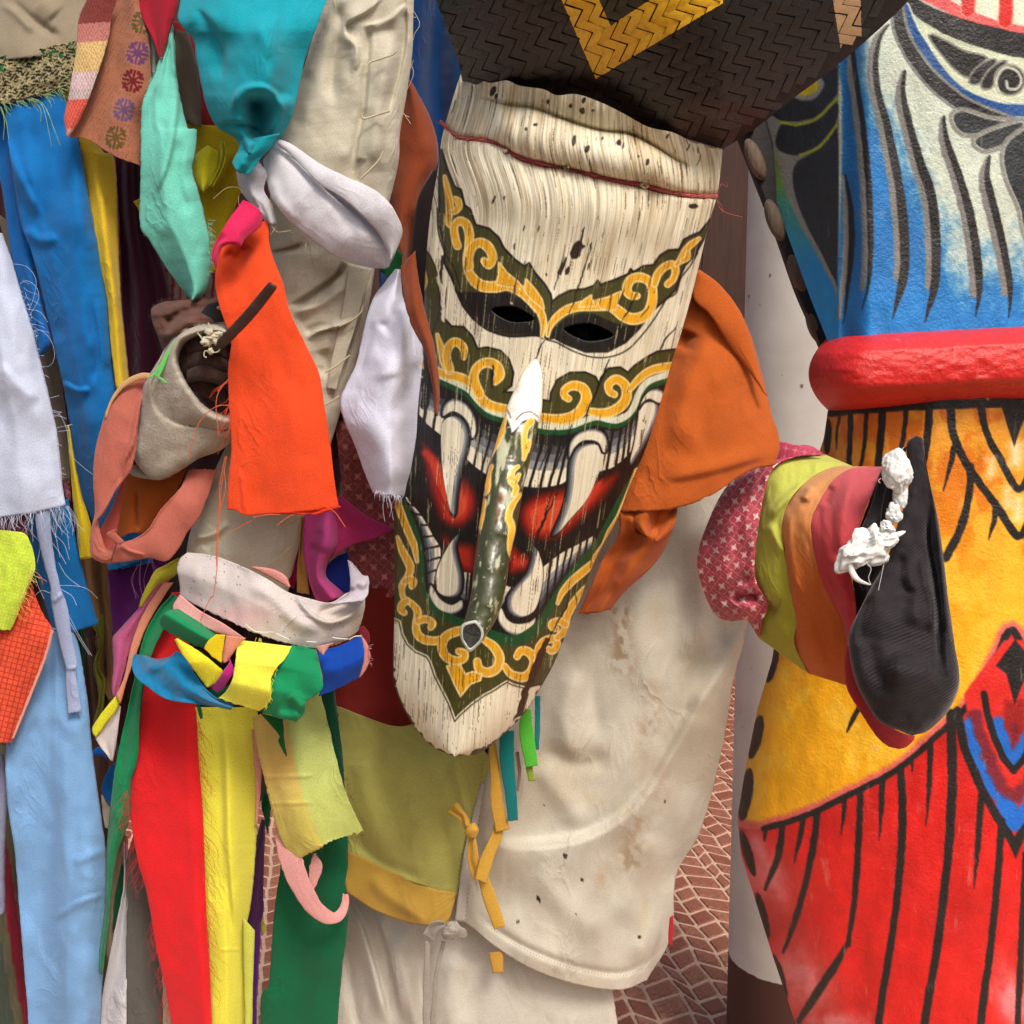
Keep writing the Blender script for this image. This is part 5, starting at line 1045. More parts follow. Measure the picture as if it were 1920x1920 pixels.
band('orange_band', gr_r, or_r, (1.268, 1.238), M_band, .045, paint=grad((228, 160, 100), (204, 104, 40), 900, 1120), cr_=[(d3([(600, 430), (600, 700), (660, 1000)]), 10, .006), (d3([(720, 330), (680, 420)]), 9, .007), (d3([(700, 1050), (740, 1250), (800, 1400)]), 18, .007)])
pk_r = d3([(1130, 228), (1090, 330), (1030, 460), (985, 600), (950, 720), (945, 820), (965, 930), (975, 1040), (960, 1130), (940, 1230), (985, 1420)])
band('rose_band', or_r, pk_r, (1.238, 1.205), M_band, .040, paint=grad((206, 92, 98), (196, 52, 58), 900, 1120), cr_=[(d3([(960, 260), (900, 500), (900, 760)]), 12, .006), (d3([(840, 330), (800, 450)]), 9, -.004), (d3([(850, 700), (900, 900), (940, 1050)]), 12, .007)])
cloth('rose_band_hem', d3([(925, 1240), (912, 1330), (925, 1470), (985, 1580), (1090, 1740), (1160, 1800)]), d3([(960, 1150), (1000, 1400), (1050, 1560), (1130, 1660), (1230, 1720), (1305, 1740)]), [1.225, 1.22, 1.215], fabric((200, 62, 64)), jk, B=d3([(1230, 1812), (1290, 1775)]), amp=.003, curl=.008)
# dark inside of the sleeve mouth
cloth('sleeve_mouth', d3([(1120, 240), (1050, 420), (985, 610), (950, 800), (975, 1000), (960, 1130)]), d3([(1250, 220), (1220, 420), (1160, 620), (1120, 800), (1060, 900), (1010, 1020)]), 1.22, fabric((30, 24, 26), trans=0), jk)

# ---- black stuffed glove
def knit_mat():
    s = NT('black_knit'); uv = s.uv(); n = s.noise(s.vec(uv, (60, 60, 1)), 1, 4); w = s.wave(s.vec(uv, (1, 1, 1), .9), 105, 'X'); w2 = s.wave(s.vec(uv, (1, 1, 1), .9), 120, 'Y')
    f = s.noise(s.vec(uv, (1400, 1400, 1)), 1, 2)
    c = s.mix(s.ramp(n, .35, .7), tuple(lin((26, 22, 24))), tuple(lin((44, 35, 40)))); c = s.mix(s.math('MULTIPLY', w, .3), c, tuple(lin((12, 11, 11)))); c = s.mix(s.ramp(f, .60, .72), c, tuple(lin((64, 56, 55))))
    s.put(s.b.inputs['Base Color'], c); s.b.inputs['Roughness'].default_value = .7; s.b.inputs['Sheen Weight'].default_value = .35; s.b.inputs['Sheen Roughness'].default_value = .35; s.b.inputs['Specular IOR Level'].default_value = .25
    b1 = s.bump(n, .3, .004); s.put(s.b.inputs['Normal'], s.bump(s.math('ADD', s.math('MULTIPLY', w, .9), f), .5, .0008, b1)); return s.m
M_knit = knit_mat()
gl_ = thing('stuffed_glove', 'black knitted glove hanging limp from the rose sleeve end with white stuffing spilling out', 'glove', P(1710, 1375, 1.13))
loft('glove_body', d3([(1300, 55), (1262, 90), (1262, 180), (1275, 300), (1250, 430), (1205, 560), (1165, 700), (1120, 800), (1060, 900), (1000, 1020), (950, 1120), (932, 1200), (945, 1320), (975, 1440), (1030, 1550), (1110, 1660), (1230, 1715)]),
     d3([(1322, 52), (1352, 75), (1365, 180), (1388, 300), (1415, 420), (1440, 540), (1460, 680), (1478, 820), (1492, 950), (1510, 1080), (1532, 1240), (1556, 1380), (1550, 1480), (1500, 1590), (1440, 1660), (1370, 1715), (1290, 1738)]),
     [1.195, 1.19, 1.18, 1.165, 1.15, 1.14], M_knit, gl_, k=[.5, .45, .4, .45, .6, .7, .6], m=80, n=240, amp=.004, nscale=50, kpow=.8,
     creases=[(d3([(1380, 420), (1385, 650), (1420, 850), (1440, 1050), (1450, 1300), (1480, 1500)]), 7, -.014), (d3([(1345, 700), (1360, 850), (1400, 1000), (1410, 1200)]), 9, .008), (d3([(1180, 820), (1280, 860), (1320, 1000), (1300, 1150)]), 18, .008), (d3([(1230, 700), (1240, 900), (1330, 950)]), 9, -.006),
              (d3([(1070, 1100), (1060, 1250), (1110, 1420), (1200, 1500)]), 16, -.007), (d3([(1400, 150), (1420, 400), (1450, 700), (1480, 1000), (1520, 1300)]), 7, .007), (d3([(1150, 1350), (1300, 1380), (1420, 1350)]), 26, .010), (d3([(1060, 940), (1010, 1100), (1000, 1250)]), 9, -.006)])
loft('glove_lip', d3([(1240, 120), (1180, 190), (1110, 260), (1085, 360), (1050, 470), (1010, 560), (985, 650), (975, 760), (985, 860), (1010, 920)]), d3([(1262, 110), (1240, 200), (1170, 280), (1140, 370), (1120, 480), (1110, 600), (1090, 700), (1060, 780), (1050, 860), (1040, 920)]), [1.205, 1.20, 1.195, 1.19], M_knit, gl_, k=.5, m=20, amp=.002)
def blob(name, cx, cy, Y, rx, ry, rz, mat, parent, seed=0, amp=.3, sc=2.2, sub=5, rot=0.0, fine=.08):
    bm = bmesh.new(); bmesh.ops.create_icosphere(bm, subdivisions=sub, radius=1); c = P(cx, cy, Y); k = Y / FOC
    for v in bm.verts:
        p = v.co.copy(); f = 1 + amp * (mnoise.noise(p * sc + Vector((seed, 0, 3))) * 1.6 + .9 * (.5 - 2 * abs(mnoise.noise(p * sc * 1.7 + Vector((seed, 5, 1)))))) + fine * mnoise.noise(p * 9 + Vector((seed, 1, 1)))
        x, z = p.x * rx * f, p.z * ry * f; x, z = x * math.cos(rot) - z * math.sin(rot), x * math.sin(rot) + z * math.cos(rot)
        v.co = Vector((c[0] + x * k, c[1] + p.y * rz * f * k, c[2] + z * k))
    me = bpy.data.meshes.new(name); bm.to_mesh(me); bm.free(); return link(name, me, mat, parent)
def wool_mat():
    s = NT('white_stuffing'); n = s.noise(s.obj(), 300, 5, 1.2, .6); s.put(s.b.inputs['Base Color'], s.mix(s.ramp(n, .3, .7), tuple(lin((214, 212, 206))), tuple(lin((240, 240, 238)))))
    s.b.inputs['Roughness'].default_value = .95; s.b.inputs['Subsurface Weight'].default_value = .25; s.b.inputs['Subsurface Radius'].default_value = (.004, .004, .004); s.b.inputs['Specular IOR Level'].default_value = .1
    s.put(s.b.inputs['Normal'], s.bump(n, .3, .001)); return s.m
M_wool = wool_mat()
blob('stuffing', *d3([(1205, 250)])[0], 1.178, 27, 38, 20, M_wool, gl_, 1, .14, 1.3, rot=.2); blob('stuffing', *d3([(1225, 385)])[0], 1.185, 14, 27, 10, M_wool, gl_, 9, .12, 1.4)
blob('stuffing', *d3([(1190, 490)])[0], 1.182, 14, 19, 10, M_wool, gl_, 2, .25, 1.4)
for cx, cy, rx, ry, sdd in ((1030, 690, 46, 30, 3), (1085, 625, 24, 17, 4), (1135, 640, 14, 30, 7), (1150, 570, 12, 10, 8), (955, 706, 20, 10, 11)):
    blob('stuffing', *d3([(cx, cy)])[0], 1.168, rx, ry, 17, M_wool, gl_, sdd, .42, 1.25, fine=.05, rot=sdd * .4 - .8)
loft('stuffing', d3([(925, 760), (935, 820), (965, 865), (1010, 885), (1055, 892)]), d3([(955, 765), (975, 820), (1000, 855), (1035, 875), (1058, 885)]), 1.165, M_wool, gl_, m=16, amp=.001)
threads('stuffing_wisps', [[(x, y, 1.16) for x, y in d3(p)] for p in ([(1130, 780), (1120, 830), (1105, 900), (1095, 950)], [(1030, 760), (1060, 800), (1045, 850), (1060, 890)], [(1240, 150), (1235, 130), (1245, 115)], [(1110, 315), (1100, 305), (1115, 290)])], .0003, M_wool, gl_, 4)

# ---- ties hanging down the front
M_tie = fabric((214, 164, 62), 900, .4, .6, .85, .06, .12, dirt=.25, dirtc=(140, 90, 30)); M_grey = fabric((168, 160, 146), 900, .35, .5, .9, .05, .1, dirt=.4, dirtc=(96, 86, 72))
ties = thing('yellow_tie', 'knotted mustard yellow cloth tie holding the jacket front, left of the placket', 'tie', P(880, 1640, 1.3))
strip('tail', [(848, 1512), (866, 1530), (878, 1552)], [26, 16, 14], [1.298, 1.29], M_tie, ties, folds=(1.2, .003, .2, .2), amp=.001, step=2.5)
loft('knot', [(876, 1548), (871, 1562), (880, 1572)], [(890, 1542), (898, 1556), (892, 1570)], 1.288, M_tie, ties, k=.9, m=24, amp=.001, nscale=8, step=1.5)
strip('tail', [(885, 1562), (886, 1600), (894, 1650)], [12, 22, 14], [1.29, 1.298], M_tie, ties, amp=.001, folds=(1, .002, .2, .1), step=2.5)
strip('tail', [(936, 1540), (930, 1570), (915, 1605), (900, 1655)], [18, 22, 24, 22], [1.293, 1.288], M_tie, ties, amp=.001, step=2.5, curl=.003)
strip('tail', [(900, 1632), (908, 1652), (920, 1690), (938, 1742)], [18, 25, 22], [1.296, 1.30], M_tie, ties, amp=.0015, step=2.5, curl=.003, ragend=0)
def tie(lbl, cen, w, Y, col, nm='hanging_tie'):
    o = strip(nm, cen, w, Y, fabric(col, 900, .4, .6, .85, .06, .12, dirt=.15), None, amp=.0012, step=2.5, curl=.003, ragend=.6); return prop(o, lbl, 'tie', 'short cloth ties hanging under the chin of the mask')
tie('mustard yellow tie strip hanging below the chin beside the teal tie', [(922, 1385), (928, 1450), (932, 1510), (944, 1562)], [12, 18, 22, 27], [1.30, 1.29, 1.288], (210, 158, 60))
tie('dark teal tie strip hanging below the chin, widest of the green ones', [(950, 1370), (951, 1430), (958, 1490), (962, 1543)], [28, 27, 22, 19], [1.292, 1.284], (16, 118, 116))
tie('bright green tie strip hanging from the right edge of the chin', [(985, 1330), (988, 1380), (998, 1440)], [20, 28, 22], [1.292, 1.286], (86, 186, 56)); tie('thin teal tie strip right of the bright green one', [(1008, 1305), (1008, 1360), (1006, 1408)], [10, 10, 8], [1.296, 1.29], (24, 122, 122))
strip('tie_tip', [(992, 1438), (998, 1466)], [12, 13], 1.292, fabric((150, 172, 60)), None, amp=0, step=3, label='small olive cloth tip below the bright green tie', cat='tie')
tie('mustard tie end showing below the jacket hem', [(930, 1785), (934, 1825)], [26, 20], [1.345, 1.34], (196, 146, 60))
strip('tie_loop', [(970, 1410), (974, 1450), (970, 1485)], [7, 6, 5], 1.30, fabric((150, 120, 104)), None, amp=0, step=3, label='narrow brownish tie edge right of the dark teal tie', cat='tie')
# drawstring
ds = thing('drawstring', 'grey knotted drawstring with two tails hanging over the trousers', 'drawstring', P(830, 1900, 1.3))
strip('cord_end', [(803, 1758), (815, 1738), (835, 1732)], [26, 22, 12], [1.305, 1.295], M_grey, ds, amp=.001, step=2.5, folds=(1, .002, 0, .2)); strip('cord_end', [(802, 1765), (800, 1830), (799, 1930)], [10, 12, 14], [1.31, 1.315], M_grey, ds, amp=.001, step=3, curl=.004)
strip('cord_end', [(832, 1765), (818, 1830), (812, 1930)], [8, 9, 12], [1.31, 1.318], M_grey, ds, amp=.001, step=3, curl=.004)
loft('knot', [(840, 1728), (828, 1748), (832, 1762)], [(856, 1726), (866, 1745), (850, 1762)], 1.293, M_grey, ds, k=.8, m=26, amp=.003, nscale=7, step=1.5)
strip('cord_end', [(856, 1745), (866, 1750), (872, 1758)], [18, 20, 12], [1.292, 1.296], M_grey, ds, amp=.002, nz=12, step=2)
# trousers
tr = thing('trousers', 'wide pale cotton trousers gathered in folds below the jacket hem', 'trousers', P(880, 1990, 1.45))
cloth('trouser_front', [(612, 1640), (630, 1740), (640, 1830), (615, 1960)], [(1120, 1700), (1140, 1790), (1150, 1870), (1165, 1960)], [1.385, 1.38, 1.378], M_cotp, tr, curl=.04, amp=.006, nz=80, step=3.5,
      creases=[([(655, 1680), (690, 1780), (730, 1930)], 14, .016, 1), ([(700, 1690), (730, 1780), (760, 1920)], 12, .010, -1), ([(740, 1730), (760, 1830), (790, 1960)], 16, .012), ([(860, 1780), (850, 1850), (858, 1960)], 26, .010), ([(800, 1760), (790, 1850), (800, 1960)], 14, -.008), ([(640, 1700), (650, 1800), (680, 1960)], 12, -.008)])
# ================================================================ left side: wrapped staff, ribbons, arm with stick
k1 = zc(0, 0, 4.0); k2 = zc(400, 0, 4.0); e5 = zc(0, 440, 4.0); g6 = zc(380, 440, 4.0); h1 = zc(0, 880, 4.0); k3 = zc(300, 880, 4.0); f5 = zc(0, 1320, 3.2); f6 = zc(360, 1320, 3.2)
def rib(lbl, L, R, Y, col, cat='ribbon', group='cloth ribbons hanging on the left', name=None, fr=None, mat=None, mk=None, **kw):
    kw.setdefault('folds', (1.1, .003, (CS[0] * .37) % 1, .15)); kw.setdefault('amp', .003)
    m = mat or fabric(col, **{**dict(weave=900., wb=.3, wr=.45, rough=.82, trans=.14, var=.10), **(mk or {})})
    o = cloth(name or cat.replace(' ', '_'), L, R, Y, m, None, label=lbl, cat=cat, group=group if cat == 'ribbon' else None, **kw)
    for q in (fr or []):
        c = q[6] if len(q) > 6 else col
        threads('loose_thread', fringe(q[0], q[1], q[2], q[3], q[4], q[5], seed=CS[0]), .00018, fabric(c, 1500, .2, .1, .8, 0, .1), o, 3)
    return o
# ---- backing: the dark robe and the striped skirt behind the ribbons
rib('dark maroon robe filling the shade behind the left ribbons', [(-120, 150), (-120, 700), (-110, 1560)], [(700, 100), (660, 800), (500, 1500)], [1.56, 1.56, 1.58], (58, 26, 30), 'robe', folds=(9, .014, .1, .4), mk=dict(trans=0), step=9)
def stripes(X, Y, u, v):
    a = X + (Y - 1500) * -.16; c = np.broadcast_to(np.array([96, 92, 66.]), X.shape + (3,)).copy()
    for s0, w, col in ((-12, 12, (128, 30, 50)), (34, 7, (140, 34, 56)), (62, 14, (70, 84, 62)), (90, 10, (128, 30, 50)), (-60, 20, (60, 74, 56))):
        c = np.where((np.abs(a - s0) < w)[..., None], np.array(col, float), c)
    return c * (.8 + .4 * fbm(X / 3, Y / 60, 3, 5))[..., None]
rib('olive and crimson striped skirt at the bottom left corner', [(-60, 1380), (-60, 1700), (-40, 1990)], [(160, 1380), (190, 1700), (240, 1990)], [1.5, 1.48], None, 'skirt', mat=fabric(None, 900, .5, .4, .9, .03, .1), paint=stripes, folds=(3, .008, 0, .2), step=4)
rib('tan and pink striped inner sleeve seen above the brown glove', e5([(1180, 120), (1200, 250), (1230, 500)]), e5([(1720, 100), (1680, 300), (1640, 520)]), 1.42, None, 'sleeve', mat=fabric(None), step=3,
    paint=lambda X, Y, u, v: np.where((np.sin(X * .42 + Y * .03) > .35)[..., None], np.array([182, 52, 76.]), np.array([176, 160, 140.])) * (.8 + .3 * fbm(X / 5, Y / 40, 2, 3))[..., None])
rib('tan cloth hanging in shade between the blue and purple ribbons', h1([(600, 660), (640, 900), (720, 1180), (690, 1500)]), h1([(830, 660), (820, 900), (840, 1200), (860, 1800)]), [1.50, 1.49], (150, 108, 60), 'cloth', folds=(2, .008, .3, .3))
rib('dark olive twisted cloth strip in the shade below the blue ribbon', h1([(700, 1180), (750, 1300), (700, 1480), (740, 1700), (700, 1900)]), h1([(770, 1080), (775, 1300), (740, 1480), (790, 1600), (760, 1900)]), [1.47, 1.46], (118, 116, 26), folds=(1.5, .006, .2, .6))
rib('brown gauze strip in the dark gap left of the pink ribbon', [(148, 1200), (160, 1330), (170, 1500), (185, 1700)], [(190, 1190), (215, 1330), (225, 1500), (235, 1700)], 1.50, (84, 54, 40), folds=(2, .008, .1, .4))
rib('dark green strip in the gap right of the periwinkle ribbon', [(146, 1180), (150, 1280), (155, 1400)], [(158, 1178), (160, 1280), (160, 1400)], 1.46, (10, 84, 50))
# ---- top left
lin_m = dict(dirt=.25, coarse=.1)
rib('beige linen drape at the top left corner', [(-60, -60), (-50, 40), (-40, 120)], [(190, -60), (175, 20), (150, 95)], [1.36, 1.33], (164, 150, 126), 'drape', mk=lin_m, creases=[(k1([(0, 20), (120, 90), (270, 250)]), 7, .006, 1), (k1([(60, -20), (250, 150), (480, 310)]), 8, -.006), (k1([(300, 0), (420, 120)]), 20, .006)], folds=(1, .006, .4, .2))
def scale_band(X, Y, u, v):
    a = (X * .94 - Y * .34) / 13.0; b = (X * .34 + Y * .94) / 9.0
    w = np.sin(a * 6.28 / 1.6 + 1.6 * np.sin(b * 3.14)) ; q = np.sin(b * 6.28 / 1.3 + 1.2 * np.sin(a * 3.14)); z = np.sin(a * 9.7) * np.sin(b * 8.3)
    m = ((w * q > -.12) & (z > -.55))[..., None]
    c = np.where(m, np.array([178, 166, 124.]), np.array([42, 34, 20.]))
    gdot = ((fbm(X / 7, Y / 7, 2, 17) > .70) & (v < .35))[..., None]; return np.where(gdot, np.array([20, 110, 50.]), c) * (.8 + .35 * fbm(X / 4, Y / 4, 2, 3))[..., None]
rib('black and cream scale patterned waist band at the left edge', [(-60, 120), (-55, 160), (-50, 205)], [(146, 76), (143, 115), (134, 158)], 1.325, None, 'waistband', mat=fabric(None, 900, .6, .3, .8, .02, .1), T=[(0, 106), (70, 92)], B=[(0, 196), (60, 180)], paint=scale_band, step=1.9, folds=(1, .003, 0, .1), curl=.012)
threads('band_fringe', fringe([(0, 194), (50, 186), (128, 162)], 1.315, 46, 22, 40, 35, seed=3) + [[(50, 186, 1.315), (78, 192, 1.30), (98, 232, 1.296), (110, 268, 1.30)], [(54, 186, 1.315), (84, 200, 1.30), (100, 240, 1.296), (114, 272, 1.30)], [(60, 184, 1.315), (80, 200, 1.30), (92, 250, 1.296), (97, 276, 1.30)],
      [(0, 200, 1.31), (8, 225, 1.30), (6, 262, 1.30)], [(2, 200, 1.31), (12, 230, 1.30), (16, 260, 1.30)], [(60, 186, 1.315), (76, 205, 1.30), (76, 228, 1.3)], [(70, 180, 1.315), (100, 170, 1.30), (132, 136, 1.3)]], .0003, fabric((150, 186, 120), 1500), None, 3, label='pale green loose threads fringing the patterned waist band', cat='fringe')
rib('deep blue ribbon pointed at its lower end, behind the broad blue one', [(-10, 190), (-4, 300), (8, 380), (22, 480), (48, 580), (70, 668)], [(60, 200), (58, 340), (70, 470), (85, 570), (99, 642), (74, 670)], [1.35, 1.345, 1.34], (12, 112, 196), fr=[([(40, 520), (60, 600), (74, 660)], 1.33, 14, 26, 60, 60, (160, 190, 225))], vfold=(.5, .01, .02))
rib('broad bright blue ribbon running down the left side to below the waist', [(8, 196), (20, 300), (40, 420), (62, 480), (88, 590), (105, 665), (120, 727), (130, 790), (140, 865), (155, 930), (180, 990), (206, 1070)],
    [(112, 172), (128, 200), (150, 280), (166, 370), (186, 470), (202, 560), (208, 640), (217, 720), (226, 800), (242, 880), (264, 960), (287, 1044)], [1.325, 1.31, 1.31, 1.32, 1.33, 1.36, 1.39], (18, 122, 200), folds=(.9, .009, .15, .25), amp=.007, step=4,
    creases=[(k1([(0, 900), (150, 1300), (330, 1650)]), 10, .007, 1), (k1([(480, 900), (560, 1300), (640, 1900)]), 16, .007), (e5([(690, 500), (740, 900), (700, 1150)]), 10, -.007, 1), (e5([(470, 1100), (580, 1160), (690, 1150)]), 7, .007, 1), (k1([(190, 1700), (300, 1800), (450, 1780)]), 10, .006)], vfold=(.30, .028, .014, .15))
rib('lower blue ribbon cut square, behind the narrow periwinkle strip', [(48, 958), (60, 1030), (76, 1100), (103, 1196)], [(128, 935), (146, 1030), (166, 1110), (185, 1170)], [1.345, 1.34], (24, 116, 186), fr=[([(100, 952), (128, 948)], 1.30, 26, 55, 80, 25, (190, 205, 230))], ragend=1, vfold=(.35, .004, .012))
rib('pale periwinkle white panel with straight cut end at the left edge', [(-70, 420), (-60, 700), (-60, 985)], [(4, 438), (22, 488), (38, 545), (57, 605), (73, 668), (92, 745), (108, 820), (118, 915), (123, 947)], [1.31, 1.285, 1.28], (206, 214, 236), B=[(0, 971), (60, 962)], folds=(.8, .008, .3, .1), amp=.006, mk=dict(trans=.08),
    fr=[([(30, 520), (70, 660), (118, 920)], 1.28, 34, 12, 20, 60), ([(0, 972), (122, 948)], 1.278, 44, 40, 85, 35), ([(90, 740), (110, 820)], 1.275, 6, 30, -20, 30)], creases=[(e5([(0, 950), (120, 1100), (300, 1250)]), 14, .005, 1)], vfold=(.5, .006, .022, .2))
threads('thread_curls', [[(x, y, 1.30) for x, y in e5(p)] for p in ([(100, 220), (200, 240), (270, 340), (250, 480), (220, 560)], [(150, 370), (200, 345), (270, 390), (290, 480), (225, 600)], [(210, 560), (300, 580), (360, 660)], [(250, 720), (310, 720), (380, 790), (410, 900), (380, 980), (310, 990)], [(370, 1340), (440, 1340), (500, 1460), (530, 1640), (620, 1740), (700, 1800)])], .00022, fabric((190, 208, 232), 1500), None, 3, label='pale curled threads beside the white panel on the left', cat='thread')
rib('beige cloth showing between the pale panel and the blue ribbons', [(-5, 400), (60, 640), (80, 720), (95, 830), (112, 900)], [(36, 430), (100, 640), (122, 760), (130, 840), (130, 900)], 1.42, (150, 138, 118), 'cloth', mk=lin_m)
rib('yellow cotton ribbon folded lengthwise between the blue and purple cloths', [(118, 160), (135, 220), (150, 270), (160, 330), (170, 415), (183, 480), (200, 560), (207, 640), (218, 730)], [(150, 180), (190, 280), (210, 290), (217, 330), (222, 460), (227, 560), (235, 640), (242, 715)], [1.345, 1.33, 1.335], (246, 206, 50), folds=None, curl=.002, amp=.002,
    creases=[([(172, 270), (196, 400), (205, 480), (225, 600), (236, 700)], 9, .009, 1)], vfold=(.45, .002, .022))
rib('lower yellow ribbon strip with pin holes beside the salmon sleeve', [(126, 797), (132, 880), (139, 960), (150, 1049)], [(129, 797), (150, 915), (168, 975), (182, 1044)], [1.35, 1.345], (230, 200, 30), curl=.003)
rib('yellow ribbon tip poking out left of the mint ribbon', k1([(1000, 1510), (1040, 1580), (1080, 1760)]), k1([(1060, 1480), (1100, 1600), (1120, 1780)]), 1.36, (222, 190, 40))
rib('dark plum cloth between the yellow and mint ribbons', [(216, 280), (224, 420), (230, 560), (240, 730)], [(272, 290), (290, 440), (320, 560), (330, 720)], 1.40, (66, 14, 44), 'cloth', mk=dict(trans=0), folds=(2, .006, .2, .2))
def motif(X, Y, u, v):
    a = X - 224; b = Y - 20; c = np.broadcast_to(np.array([176, 112, 82.]), X.shape + (3,)).copy()
    rel = ((np.floor(a / 3.2) + np.floor((b + a * .35) / 4.2)) % 3 == 0) & (fbm(X / 7, Y / 6, 2, 9) > .45); c *= np.where(rel, .86, 1)[..., None]
    for i, (cx, cy, col) in enumerate(((267, 42, (96, 84, 40)), (258, 100, (112, 66, 112)), (249, 152, (120, 26, 30)), (233, 206, (112, 84, 120)), (217, 258, (106, 84, 36)))):
        x, y = (X - cx) * .97 + (Y - cy) * .22, -(X - cx) * .22 + (Y - cy) * .97; q = np.abs(x) / 22; r = np.abs(y) / 24; m = np.zeros(X.shape, bool)
        m |= (np.abs(x) < 2.2) & (r < .9); m |= (np.abs(y) < 2.2) & (q < .9) & (q > .15)
        m |= (np.abs(q * 22 - r * 24) < 3) & (q < .62) & (q > .1); m |= (np.maximum(q, r) < .72) & (np.maximum(q, r) > .5) & (q * r > .12)
        m |= (np.abs(q - .75) < .12) & (np.abs(r - .32) < .1) | (np.abs(r - .78) < .1) & (np.abs(q - .3) < .12)
        g = (np.maximum(q, r) < 1)[..., None]; pale = np.array([188, 120, 104.]); c = np.where(g, c * .6 + pale * .4, c); c = np.where((m & (np.maximum(q, r) < 1))[..., None], np.array(col, float), c)
    return c
o_ = rib('terracotta cloth with woven square flower motifs, folded at its left', [(214, -60), (212, 10), (204, 60), (190, 115), (176, 165), (152, 215), (126, 256)], [(262, -60), (268, 20), (278, 60), (282, 130), (283, 180), (266, 230), (264, 312)], [1.305, 1.295, 1.29], None, 'cloth', mat=fabric(None, 900, .6, .45, .85, .03, .08), paint=motif, step=1.8, B=[(165, 262), (210, 290)], amp=.004, folds=(1, .004, .2, .1))
def bands5(X, Y, u, v):
    y = Y - 10 * (X - 150) / 60 * -.4; c = np.where((y < 45)[..., None], np.array([130, 58, 52.]), np.array([188, 118, 110.]))
    for y0, col in ((80, (216, 180, 120)), (135, (220, 190, 190)), (168, (200, 180, 178)), (186, (222, 96, 78)), (240, (214, 150, 140))): c = np.where((y > y0)[..., None], np.array(col, float), c)
    return c * (.88 + .24 * (np.sin(X * 1.1 + 2 * np.sin(Y * .5)) * np.sin(Y * 1.0) > 0))[..., None]
cloth('turned_flap', [(168, -10), (148, 36), (144, 90), (136, 140), (128, 185), (121, 220), (125, 254)], [(222, -10), (210, 30), (204, 70), (190, 118), (172, 170), (150, 222), (130, 256)], [1.292, 1.282, 1.28], fabric(None, 900, .6, .45, .85, .03, .08), o_, paint=bands5, step=1.9, curl=.006, amp=.003)
rib('crimson cloth at the top between the motif cloth and the teal ribbon', [(250, -60), (262, 20), (285, 70), (300, 112)], [(338, -60), (333, 10), (318, 60), (304, 113)], [1.30, 1.292], (176, 30, 52), 'cloth')
rib('pale silver strip right of the motif cloth', k1([(1085, 130), (1110, 250), (1125, 420), (1140, 560)]), k1([(1130, 200), (1165, 270), (1195, 440), (1175, 560)]), 1.312, (168, 172, 160))
rib('dark red cloth in the shade left of the teal ribbon', [(318, 40), (325, 150), (340, 300)], [(400, 40), (410, 160), (420, 300)], 1.345, (128, 22, 32), 'cloth', mk=dict(trans=0))
rib('taupe ribbon curving behind the mint ribbon', [(322, 55), (326, 120), (334, 180), (345, 222), (360, 236)], [(352, 60), (366, 110), (374, 160), (378, 200), (376, 238)], 1.315, (108, 94, 80))
rib('mint green ribbon tapering to a point above the brown glove', [(320, 38), (312, 85), (300, 110), (290, 140), (272, 180), (265, 220), (264, 330), (263, 420), (280, 450), (308, 495), (340, 540), (358, 562)], [(322, 38), (328, 90), (332, 150), (340, 195), (352, 240), (368, 245), (366, 290), (360, 320), (372, 360), (382, 400), (392, 450), (393, 510), (384, 548), (362, 563)],
    [1.30, 1.275, 1.26, 1.262, 1.27], (124, 220, 198), folds=(.9, .006, .1, .35), amp=.006, step=3.5, rag=1.1, creases=[(k1([(1290, 300), (1330, 700), (1260, 1200), (1120, 1560)]), 10, .006, 1), (k1([(1350, 1000), (1320, 1300), (1420, 1650)]), 12, -.006), (k1([(1280, 200), (1320, 600)]), 5, .006)],
    fr=[(k1([(1220, 430), (1130, 620), (1070, 820)]), 1.27, 60, 6, 170, 30), (k1([(1560, 1650), (1570, 1850), (1565, 2050)]), 1.265, 34, 12, 20, 50)], vfold=(.40, .020, .022, .3))
M_yel = (226, 196, 30)
rib('mustard yellow cloth in shade behind the teal ribbon', [(350, 232), (358, 300), (366, 400), (388, 520)], [(462, 240), (460, 330), (430, 420), (412, 500)], 1.335, (206, 178, 26), 'cloth', creases=[(k1([(1750, 1100), (1700, 1300), (1600, 1450)]), 10, .006, 1)])
rib('bright yellow leaf shaped ribbon end below the teal ribbon', k1([(1560, 1090), (1480, 1150), (1440, 1230), (1460, 1340), (1520, 1440)]), k1([(1600, 1120), (1640, 1150), (1640, 1220), (1600, 1340), (1530, 1440)]), 1.305, (230, 222, 40), curl=.012)
rib('thin yellow ribbon fold right of the leaf shaped end', k1([(1660, 1055), (1650, 1140), (1640, 1250), (1560, 1400)]), k1([(1680, 1070), (1695, 1150), (1670, 1260), (1600, 1400)]), 1.308, (226, 216, 50))
rib('wide teal ribbon gathered into a pleat and knot at the top', [(350, -60), (338, 5), (335, 40), (362, 72), (368, 110), (376, 150), (388, 200), (408, 238), (440, 258), (455, 285)], [(640, -60), (612, 2), (590, 60), (572, 110), (556, 180), (545, 222), (526, 256), (500, 276), (485, 290)], [1.255, 1.225, 1.222, 1.235], (22, 168, 186), folds=(1.1, .008, .55, .1), amp=.008, nz=70, step=3.2, curl=.026,
    creases=[(k2([(-160, 60), (-60, 140), (60, 360), (60, 620)]), 18, -.008, 1), (k2([(330, 100), (420, 400), (400, 760)]), 26, .010), (k2([(140, 860), (190, 700), (320, 650), (450, 700), (540, 860)]), 15, .013, 1), (k2([(310, 700), (315, 860), (330, 1010), (330, 1090)]), 20, -.030), (k2([(20, 960), (150, 930), (280, 960), (360, 1010)]), 15, -.012, 1), (k2([(560, 700), (470, 900), (400, 1060)]), 13, .012)])
